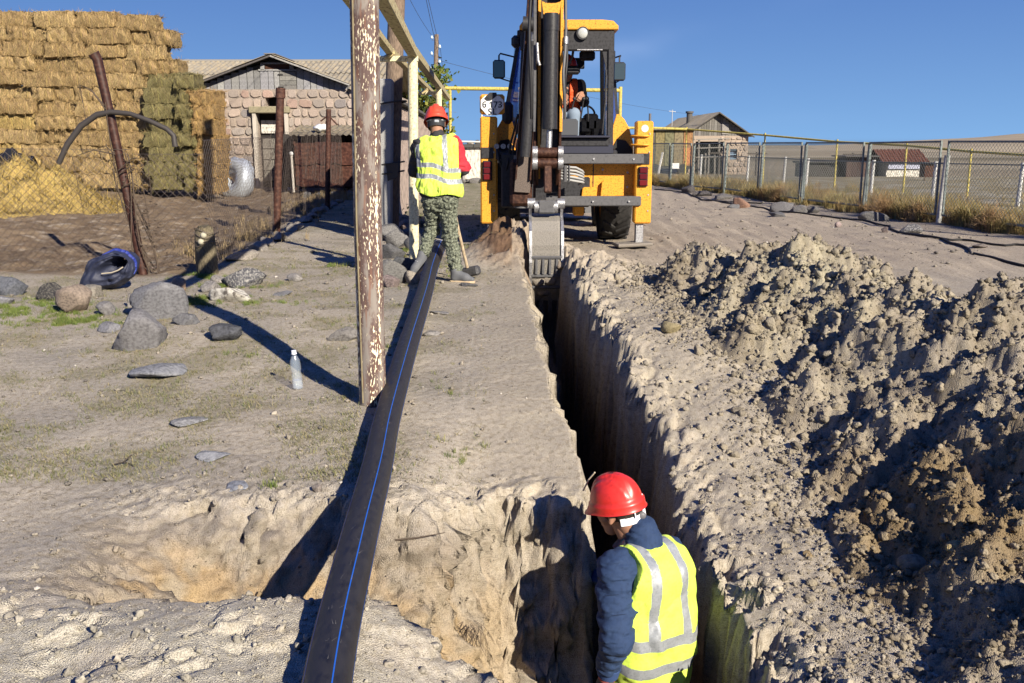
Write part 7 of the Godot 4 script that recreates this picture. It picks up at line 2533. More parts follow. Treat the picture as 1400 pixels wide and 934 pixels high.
func trench_worker(fa: FastNoiseLite, fb: FastNoiseLite) -> void:
	var at := P(0.572, -1.745, 4.0)
	var fw := Vector3(-0.50, 0, -0.866).normalized()
	var rt := Vector3(0.866, 0, -0.50).normalized()
	var c := Vector3(0.06, 0, 0.0)
	var neck := c + Vector3(0, 1.45, 0) + fw * 0.09
	var sl := c - rt * 0.185 + Vector3(0, 1.365, 0) + fw * 0.03
	var sr := c + rt * 0.15 + Vector3(0, 1.345, 0) + fw * 0.07
	var el := Vector3(-0.125, 1.085, 0.215)
	var wl := Vector3(-0.15, 0.885, 0.165)
	var er := sr + fw * 0.16 + Vector3(0.0, -0.24, 0)
	var wr := er + fw * 0.24 + Vector3(-0.08, -0.06, 0)
	var hl := c - rt * 0.09 + Vector3(0, 0.88, 0)
	var hr := c + rt * 0.09 + Vector3(0, 0.88, 0)
	var kl := hl + Vector3(0, -0.42, 0) + fw * 0.06
	var kr := hr + Vector3(0, -0.42, 0) + fw * 0.02
	var al := kl + Vector3(0, -0.38, 0) - fw * 0.05
	var ar := kr + Vector3(0, -0.38, 0) - fw * 0.03
	var hc := Vector3(-0.085, 1.565, -0.13)
	var f := Vector3(-0.76, -0.2, -0.62).normalized()
	var u := Vector3(-0.12, 0.97, 0.0)
	u = (u - f * f.dot(u)).normalized()
	var r := f.cross(u).normalized()
	var body := M.new()
	var bones := [[sl, sr, 0.06, 0.06], [c + Vector3(0, 1.33, 0), c + Vector3(0, 1.1, 0), 0.12, 0.115], [c + Vector3(0, 1.1, 0), c + Vector3(0, 0.92, 0), 0.115, 0.12], [hl, hr, 0.10, 0.10], [sl, el, 0.05, 0.042], [el, wl, 0.042, 0.028], [sr, er, 0.05, 0.042], [er, wr, 0.042, 0.028],
		[hl, kl, 0.078, 0.055], [kl, al, 0.055, 0.04], [hr, kr, 0.078, 0.055], [kr, ar, 0.055, 0.04], [al, al + fw * 0.15 + Vector3(0, -0.05, 0), 0.04, 0.03], [ar, ar + fw * 0.15 + Vector3(0, -0.05, 0), 0.04, 0.03], [neck - Vector3(0, 0.08, 0), hc, 0.06, 0.06]]
	nets(body, bones, 0.015, 0.04)
	nets(body, head_bones(hc, f, u, neck), 0.005, 0.022)
	var hd := Vector3(-0.22, -0.95, -0.12).normalized()
	var hs := fw.slerp(Vector3(0, 1, 0), 0.0)
	hs = (hs - hd * hs.dot(hd)).normalized()
	var hp := Vector3(0.8, 0, 0.2)
	hp = (hp - hd * hp.dot(hd) - hs * hp.dot(hs)).normalized()
	nets(body, hand_bones(wl, hd, hp, hs, 0.5), 0.004, 0.008)
	nets(body, hand_bones(wr, fw, Vector3(0, -1, 0), -rt, 0.5), 0.004, 0.008)
	var p := single("person", body, mats.skin, "man in a yellow-green vest and red helmet standing in the trench, head turned left", "person", at)
	p.scale = Vector3.ONE * 0.953
	eyes(p, hc, f, u)
	# quilted dark blue jacket
	var torso := []
	for s in [-1.0, 0.0, 1.0]:
		torso.append([c + rt * s * 0.095 + Vector3(0, 1.30, 0) + fw * 0.0, c + rt * s * 0.085 + Vector3(0, 0.95, 0), 0.125 if s == 0.0 else 0.112, 0.118])
	torso.append([sl + rt * 0.03 - Vector3(0, 0.02, 0), sr - rt * 0.03 - Vector3(0, 0.02, 0), 0.085, 0.085])
	torso.append([c + Vector3(0, 1.36, 0) + fw * 0.02, neck + Vector3(0, 0.035, 0) - fw * 0.015, 0.10, 0.078])
	var jm := M.new()
	var sleeve := func(q: Vector3) -> float:
		var along := (q - sl).dot((el - sl).normalized())
		return (absf(fa.get_noise_3d(q.x * 0.9, q.y * 2.6, q.z * 0.9)) - 0.1) * 0.028 + (absf(fb.get_noise_3d(q.x, q.y * 2.0, q.z)) - 0.1) * 0.008
	nets(jm, torso + [[sl, el, 0.086, 0.07], [el, wl + Vector3(0, 0.045, 0.0), 0.07, 0.058], [sr, er, 0.086, 0.07], [er, wr, 0.07, 0.055], [c + Vector3(0, 0.95, 0), c + Vector3(0, 0.86, 0), 0.125, 0.125]], 0.0085, 0.035, sleeve)
	var jmat := tmat(tx.subtle, Vector3.ONE * 4.0, 0.019, 0.04, 0.098, 0.85, tx.grain_bump, 0.08)
	jmat.rim_enabled = true
	jmat.rim = 0.04
	var jk := part("jacket", jm, jmat, p)
	# stitched seams round and down the sleeve
	var ax := (el - sl).normalized()
	var seam_m := mat(0.012, 0.024, 0.06, 0.9)
	for k in 4:
		var q := sl.lerp(el, 0.15 + 0.25 * k)
		var rr := lerpf(0.086, 0.070, 0.15 + 0.25 * k) + 0.0015
		var e1 := ax.cross(Vector3.BACK).normalized()
		var e2 := ax.cross(e1)
		var ring := []
		for i in 25:
			var a := TAU * i / 24.0
			ring.append(q + (e1 * cos(a) + e2 * sin(a)) * rr + ax * 0.012 * sin(a + k))
		part("seam", _tube(ring, 0.0022, 4), seam_m, jk)
	# ribbed cuff
	var cu := M.new()
	var cd := (wl - el).normalized()
	var cb := Basis(cd.cross(Vector3.BACK).normalized(), cd, cd.cross(Vector3.BACK).normalized().cross(cd))
	var prof := []
	for i in 13:
		prof.append(Vector2(0.052 + (0.0035 if i % 2 else 0.0) - 0.005 * i / 12.0, -0.035 + 0.06 * i / 12.0))
	cu.lathe(prof, 26, Transform3D(cb, wl + Vector3(0, 0.012, 0)))
	part("cuff", cu, mat(0.03, 0.06, 0.16, 0.9), jk)
	# plaid collar
	var co := M.new()
	co.sheet(30, 5, func(s: float, w: float) -> Vector3:
		var a := lerpf(-2.5, 2.5, s)
		var d := -fw * cos(a) + rt * sin(a)
		return neck + Vector3(0, 0.035 - 0.06 * w - 0.05 * (1.0 - cos(a)) * 0.3, 0) + d * (0.080 + 0.045 * w) + fw * 0.01)
	part("collar", co, tmat(noise_tex(noise_of(0.05, 18, 2, FastNoiseLite.TYPE_VALUE), ramp([[0.0, Color(0.1, 0.2, 0.26)], [0.5, Color(0.18, 0.3, 0.36)], [0.6, Color(0.4, 0.13, 0.18)], [1.0, Color(0.25, 0.33, 0.38)]])), Vector3.ONE * 4.0, 1, 1, 1, 0.9), jk)
	# vest
	var vm := M.new()
	var vt := []
	for b in torso.slice(0, 4):
		vt.append([b[0], b[1], b[2] + 0.024, b[3] + 0.03])
	vt.append([c + rt * 0.09 + Vector3(0, 1.05, 0), c + rt * 0.085 + Vector3(0, 0.78, 0), 0.15, 0.145])
	vt.append([c - rt * 0.09 + Vector3(0, 1.05, 0), c - rt * 0.07 + Vector3(0, 0.78, 0), 0.145, 0.13])
	var folds := func(q: Vector3) -> float:
		return (absf(fa.get_noise_3d(q.x * 0.9 + 7.0, q.y * 0.7, q.z * 0.9)) - 0.1) * 0.034 + fb.get_noise_3d(q.x * 0.8, q.y * 0.5, q.z * 0.8) * 0.006
	nets(vm, vt, 0.0072, 0.05, folds, func(q: Vector3) -> float:
		var hem := 0.70 + 0.012 * sin(q.x * 20.0) - q.y
		var collar := 0.094 - (q - neck - Vector3(0, 0.025, 0)).length()
		var la := (q - c).dot(rt)
		var fr := (q - c).dot(fw)
		# arm holes
		var hole := -1.0
		if q.y > 1.10:
			hole = absf(la + 0.004) - (0.05 if la > 0.0 else 0.0) - lerpf(0.205, 0.125, ss(1.08, 1.36, q.y)) - 0.05 * ss(0.02, -0.14, fr) * (1.0 - ss(1.33, 1.42, q.y))
		return maxf(maxf(hem, collar), hole))
	var lat := func(q: Vector3) -> Vector2:
		var la := (q - c).dot(rt)
		return Vector2(la - 0.10 * (q.y - 1.2) * signf(la) * -1.0 * 0.5, q.y + 0.10 * la + 0.008 * sin(q.x * 18.0 + q.z * 9.0) - 0.06 * (q - c).dot(fw))
	var sp := band_split(vm, [[1.005, 1.062], [0.862, 0.92]], [[0.065, 0.115, 1.03], [-0.115, -0.065, 1.03]], lat, 0.0072)
	var vest := part("vest", sp[0], mats.hivis, p)
	part("reflective_band", sp[1], mats.band, vest)
	# trousers and boots
	var tm := M.new()
	nets(tm, [[hl, hr, 0.115, 0.115], [hl, kl, 0.10, 0.08], [kl, al + Vector3(0, 0.06, 0), 0.078, 0.07], [hr, kr, 0.10, 0.08], [kr, ar + Vector3(0, 0.06, 0), 0.078, 0.07]], 0.013, 0.04)
	part("trousers", tm, mat(0.03, 0.035, 0.05, 0.85), p)
	shoe(p, al + Vector3(0, -0.03, 0), fw)
	shoe(p, ar + Vector3(0, -0.03, 0), fw)
	# work glove with a red cuff
	var gm := M.new()
	nets(gm, hand_bones(wl, hd, hp, hs, 0.5, 0.0045), 0.0042, 0.009, func(q: Vector3) -> float: return fb.get_noise_3dv(q * 4.0) * 0.002)
	var gl := part("glove", gm, tmat(tx.grain, Vector3.ONE * 9.0, 0.085, 0.08, 0.08, 0.9, tx.grain_bump, 0.1), p)
	part("glove_cuff", _tube([wl + Vector3(0.002, 0.012, 0), wl + hd * 0.035], [0.042, 0.04], 18), mat(0.22, 0.05, 0.045, 0.9), gl)
	# helmet, headband with buckle, hair
	var hm := make_helmet(p, hc + u * 0.042, f, u, mats.red, 0.93)
	var white := mat(0.72, 0.73, 0.76, 0.45)
	var hb := M.new()
	var hbb := Basis(r, u, -f)
	var band_at := func(a: float, y: float, k: float) -> Vector3:
		return hc + hbb * Vector3(sin(a) * 0.094 * k, y, cos(a) * 0.117 * k)
	for q in [[0.12, 1.15, -0.014, 0.034], [-1.05, 0.02, -0.022, 0.036]]:
		var st := M.new()
		var n := 16
		for i in n:
			var a0 := lerpf(q[0], q[1], float(i) / n)
			var a1 := lerpf(q[0], q[1], float(i + 1) / n)
			st.quad(band_at.call(a0, q[2] - q[3] * 0.5, 1.03), band_at.call(a1, q[2] - q[3] * 0.5, 1.03), band_at.call(a1, q[2] + q[3] * 0.5, 1.05), band_at.call(a0, q[2] + q[3] * 0.5, 1.05), hbb * Vector3(sin(a0), 0, cos(a0)))
			st.quad(band_at.call(a0, q[2] - q[3] * 0.5, 0.99), band_at.call(a1, q[2] - q[3] * 0.5, 0.99), band_at.call(a1, q[2] + q[3] * 0.5, 1.01), band_at.call(a0, q[2] + q[3] * 0.5, 1.01), hbb * Vector3(-sin(a0), 0, -cos(a0)))
		part("headband", st, white, hm)
	for s in [[0.55, 0.075, 0.75, -0.06], [-0.35, 0.035, -0.35, -0.01]]:
		var a: Vector3 = band_at.call(s[0], s[1], 1.05)
		var b: Vector3 = band_at.call(s[2], s[3], 1.06)
		var sm := M.new()
		sm.beam(a, b, 0.026, 0.006, 0.001, (a - hc).normalized().cross(b - a))
		part("strap", sm, white, hm)
		for k in 3:
			var q := a.lerp(b, 0.3 + 0.22 * k)
			part("strap_hole", _ball_s(q + (q - hc).normalized() * 0.003, Vector3(0.004, 0.006, 0.004)), mat(0.05, 0.05, 0.05), hm)
	part("buckle", _ball_s(band_at.call(0.08, -0.016, 1.05), Vector3(0.022, 0.02, 0.014)), mat(0.12, 0.12, 0.13, 0.5), hm)
	var hair := M.new()
	nets(hair, [[hc + u * 0.02 - f * 0.045, hc - u * 0.075 - f * 0.052, 0.073, 0.05], [hc + u * 0.03, hc + u * 0.03 - f * 0.04, 0.086, 0.082]], 0.007, 0.03, func(q: Vector3) -> float: return fb.get_noise_3dv(q * 6.0) * 0.006)
	part("hair", hair, mat(0.025, 0.018, 0.014, 0.8), p)

func operator(fa: FastNoiseLite, fb: FastNoiseLite) -> void:
	var at := P(0.72 + 0.05, 1.68, 13.4 + 0.72)
	var neck := Vector3(0.02, 0.62, 0.06)
	var sl := Vector3(-0.17, 0.55, 0.04)
	var sr := Vector3(0.20, 0.55, 0.04)
	var el := Vector3(-0.24, 0.30, 0.12)
	var er := Vector3(0.26, 0.32, 0.12)
	var wl := Vector3(-0.1, 0.36, 0.34)
	var wr := Vector3(0.22, 0.43, 0.36)
	var hl := Vector3(-0.08, 0.1, -0.02)
	var hr := Vector3(0.10, 0.1, -0.02)
	var kl := Vector3(-0.1, 0.14, 0.38)
	var kr := Vector3(0.10, 0.14, 0.38)
	var al := Vector3(-0.1, -0.22, 0.42)
	var ar := Vector3(0.10, -0.22, 0.42)
	var hc := Vector3(0.03, 0.77, 0.10)
	var f := Vector3(0.35, -0.35, 0.86).normalized()
	var u := Vector3(0.0, 0.93, 0.36)
	u = (u - f * f.dot(u)).normalized()
	var body := M.new()
	nets(body, [[sl, sr, 0.055, 0.055], [Vector3(0.02, 0.5, 0.02), Vector3(0.01, 0.12, -0.02), 0.115, 0.12], [hl, hr, 0.1, 0.1], [sl, el, 0.05, 0.042], [el, wl, 0.042, 0.028], [sr, er, 0.05, 0.042], [er, wr, 0.042, 0.028], [hl, kl, 0.078, 0.055], [kl, al, 0.055, 0.04], [hr, kr, 0.078, 0.055], [kr, ar, 0.055, 0.04], [neck, hc, 0.055, 0.06]], 0.016, 0.04)
	nets(body, head_bones(hc, f, u, neck), 0.008, 0.025)
	nets(body, hand_bones(wr, Vector3(-0.2, -0.5, 0.8).normalized(), Vector3(-0.5, -0.7, -0.4).normalized(), Vector3(-0.8, 0.4, 0.1).normalized(), 0.8), 0.005, 0.008)
	nets(body, hand_bones(wl, Vector3(0.3, -0.4, 0.8).normalized(), Vector3(0.5, -0.7, -0.4).normalized(), Vector3(0.8, 0.4, 0.1).normalized(), 0.8), 0.005, 0.008)
	var p := single("person", body, mats.skin, "machine operator in an orange vest and red helmet seated in the backhoe cab", "person", at)
	eyes(p, hc, f, u)
	var jm := M.new()
	nets(jm, [[sl, sr, 0.085, 0.085], [Vector3(-0.05, 0.48, 0.02), Vector3(-0.05, 0.14, -0.02), 0.12, 0.12], [Vector3(0.08, 0.48, 0.02), Vector3(0.08, 0.14, -0.02), 0.12, 0.12], [sl, el, 0.075, 0.06], [el, wl, 0.06, 0.045], [sr, er, 0.078, 0.062], [er, wr - Vector3(0, 0.03, 0.05), 0.06, 0.05]], 0.013, 0.04, limb_folds(fa, 0.03))
	part("jacket", jm, mat(0.02, 0.02, 0.024, 0.85), p)
	var vm := M.new()
	nets(vm, [[sl + Vector3(0.04, 0, 0), sr - Vector3(0.04, 0, 0), 0.1, 0.1], [Vector3(-0.05, 0.48, 0.02), Vector3(-0.05, 0.14, -0.02), 0.138, 0.14], [Vector3(0.08, 0.48, 0.02), Vector3(0.08, 0.14, -0.02), 0.138, 0.14]], 0.013, 0.04, limb_folds(fa, 0.03), func(q: Vector3) -> float:
		var open := 0.03 - absf(q.x - 0.02) if q.z > 0.0 else -1.0
		return maxf(maxf(open, absf(q.x - 0.015) - lerpf(0.22, 0.15, ss(0.25, 0.55, q.y))), 0.08 - (q - neck).length()))
	part("vest", vm, mat(0.75, 0.10, 0.025, 0.7), p)
	var tm := M.new()
	nets(tm, [[hl, hr, 0.115, 0.115], [hl, kl, 0.1, 0.085], [kl, al, 0.085, 0.07], [hr, kr, 0.1, 0.085], [kr, ar, 0.085, 0.07]], 0.014, 0.04)
	part("trousers", tm, mat(0.17, 0.22, 0.29, 0.85), p)
	shoe(p, al + Vector3(0, -0.05, 0), Vector3(0, 0, 1))
	shoe(p, ar + Vector3(0, -0.05, 0), Vector3(0, 0, 1))
	make_helmet(p, hc + u * 0.045, f, u, mats.red)

# ------------------------------------------------------------------ stones and small things
# a rough boulder of about unit radius; flat facets come from cutting planes
func rock_mesh(seed_: int, rough: float, cut: float, planes: int) -> ArrayMesh:
	var r := RandomNumberGenerator.new(); r.seed = seed_
	var f := noise_of(0.9, seed_, 4)
	var cuts := []
	for i in planes:
		cuts.append([Vector3(r.randfn(0, 1), r.randfn(0, 1), r.randfn(0, 1)).normalized(), r.randf_range(cut * 0.5, cut * 0.95)])
	var sp := SphereMesh.new()
	sp.radius = 1.0; sp.height = 2.0
	sp.radial_segments = 34; sp.rings = 20
	var a := sp.get_mesh_arrays()
	var v: PackedVector3Array = a[Mesh.ARRAY_VERTEX]
	for i in v.size():
		var p := v[i]
		var n := p.normalized()
		var rad := 1.0
		for c in cuts:
			var k: float = n.dot(c[0])
			if k > 0.05:
				rad = minf(rad, c[1] / k)
		rad += f.get_noise_3dv(n * 1.5) * rough + f.get_noise_3dv(n * 5.0) * rough * 0.35
		v[i] = n * rad
	a[Mesh.ARRAY_VERTEX] = v
	var am := ArrayMesh.new()
	am.add_surface_from_arrays(Mesh.PRIMITIVE_TRIANGLES, a)
	var st := SurfaceTool.new()
	st.create_from(am, 0)
	st.generate_normals()
	return st.commit()

func rock(called: String, label: String, category: String, x: float, d: float, size: Vector3, c: Color, group: String, sd: int, material: StandardMaterial3D, turn := 0.0, sink := 0.35) -> MeshInstance3D:
	var o := MeshInstance3D.new()
	o.name = numbered(called)
	o.mesh = rock_mesh(sd, 0.05, 0.9, 11)
	var key := "rock%d_%d_%d_%d" % [int(c.r * 100), int(c.g * 100), int(c.b * 100), material.get_instance_id()]
	if not mats.has(key):
		var mm: StandardMaterial3D = material.duplicate()
		mm.albedo_color = lin(c.r, c.g, c.b)
		mats[key] = mm
	o.material_override = mats[key]
	add_child(o)
	o.scale = size
	o.position = P(x, gh(x, d) + size.y * (0.8 - sink), d)
	o.rotation.y = deg_to_rad(turn + (sd * 37) % 40 - 20.0)
	tag(o, label, category, group)
	return o

func make_small_things() -> void:
	make_pipe()
	make_stones()
	make_litter()
	make_crumbs()

func make_pipe() -> void:
	var t := thing("black_pipe", "long black plastic pipe with thin blue stripes lying beside the trench", "pipe")
	var pts := [P(-0.38, -0.125, 1.2), P(-0.54, -0.145, 2.5), P(-0.60, -0.13, 3.4), P(-0.645, -0.115, 4.3), P(-0.69, -0.085, 5.05), P(-0.735, -0.01, 6.4), P(-0.765, 0.05, 7.6), P(-0.80, 0.09, 8.7), P(-0.825, 0.17, 9.6), P(-0.80, 0.31, 10.45)]
	var c := Curve3D.new()
	for i in pts.size():
		var tt: Vector3 = ((pts[mini(i + 1, pts.size() - 1)] as Vector3) - (pts[maxi(i - 1, 0)] as Vector3)) * 0.17
		c.add_point(pts[i], -tt, tt)
	var l := c.get_baked_length()
	var path := []
	for i in 91:
		path.append(c.sample_baked(l * i / 90.0))
	var m := M.new()
	m.tube(path, 0.074, 40, false)
	var blackm := tmat(tx.dirty, Vector3(3.0, 3.0, 1.2), 0.022, 0.021, 0.024, 0.36)
	blackm.roughness_texture = tx.dirty
	blackm.roughness = 0.62
	blackm.metallic_specular = 0.45
	part("tube", m, blackm, t)
	# cut end: a ring and the dark inside
	var e: Vector3 = path[90]
	var dir: Vector3 = (e - (path[89] as Vector3)).normalized()
	var ring := M.new()
	var bas := Basis(dir.cross(Vector3.UP).normalized(), dir, dir.cross(Vector3.UP).normalized().cross(dir))
	ring.lathe([Vector2(0.074, -0.02), Vector2(0.075, 0.004), Vector2(0.062, 0.004), Vector2(0.062, -0.3), Vector2(0.0, -0.3)], 32, Transform3D(bas, e))
	part("cut_end", ring, mat(0.35, 0.35, 0.36, 0.6), t)
	# blue stripes run along the pipe
	for a in [-0.36, -1.5, 0.95, 2.2]:
		var s := M.new()
		for i in path.size() - 1:
			var q := []
			for k in 2:
				var p: Vector3 = path[i + k]
				var d: Vector3 = ((path[mini(i + k + 1, 90)] as Vector3) - (path[maxi(i + k - 1, 0)] as Vector3)).normalized()
				var r := d.cross(Vector3.UP).normalized()
				var u := r.cross(d)
				for w in [-0.028, 0.028]:
					var o: Vector3 = r * -sin(a + w) + u * cos(a + w)
					q.append(p + o * 0.0746)
			var out: Vector3 = (q[0] as Vector3) - (path[i] as Vector3)
			s.quad(q[0], q[1], q[3], q[2], out)
		part("stripe", s, mat(0.012, 0.09, 0.42, 0.45), t)
	# scuffs of dust rubbed on the skin
	var sc := M.new()
	var r2 := RandomNumberGenerator.new(); r2.seed = 17
	for k in 260:
		var i := r2.randi_range(6, 84)
		var p: Vector3 = path[i]
		var d: Vector3 = ((path[i + 1] as Vector3) - p).normalized()
		var rr := d.cross(Vector3.UP).normalized()
		var u := rr.cross(d)
		var a := r2.randfn(0.3, 0.7)
		var len := r2.randf_range(0.01, 0.05)
		var tw := r2.randfn(0, 0.25)
		var w := r2.randf_range(0.006, 0.02)
		var o1 := rr * -sin(a) + u * cos(a)
		var o2 := rr * -sin(a + w) + u * cos(a + w)
		var o3 := rr * -sin(a + tw) + u * cos(a + tw)
		sc.tri(p + o1 * 0.0747, p + o2 * 0.0747, p + d * len + o3 * 0.0747, o1)
	part("scuffs", sc, mat(0.19, 0.18, 0.17, 0.8), t)

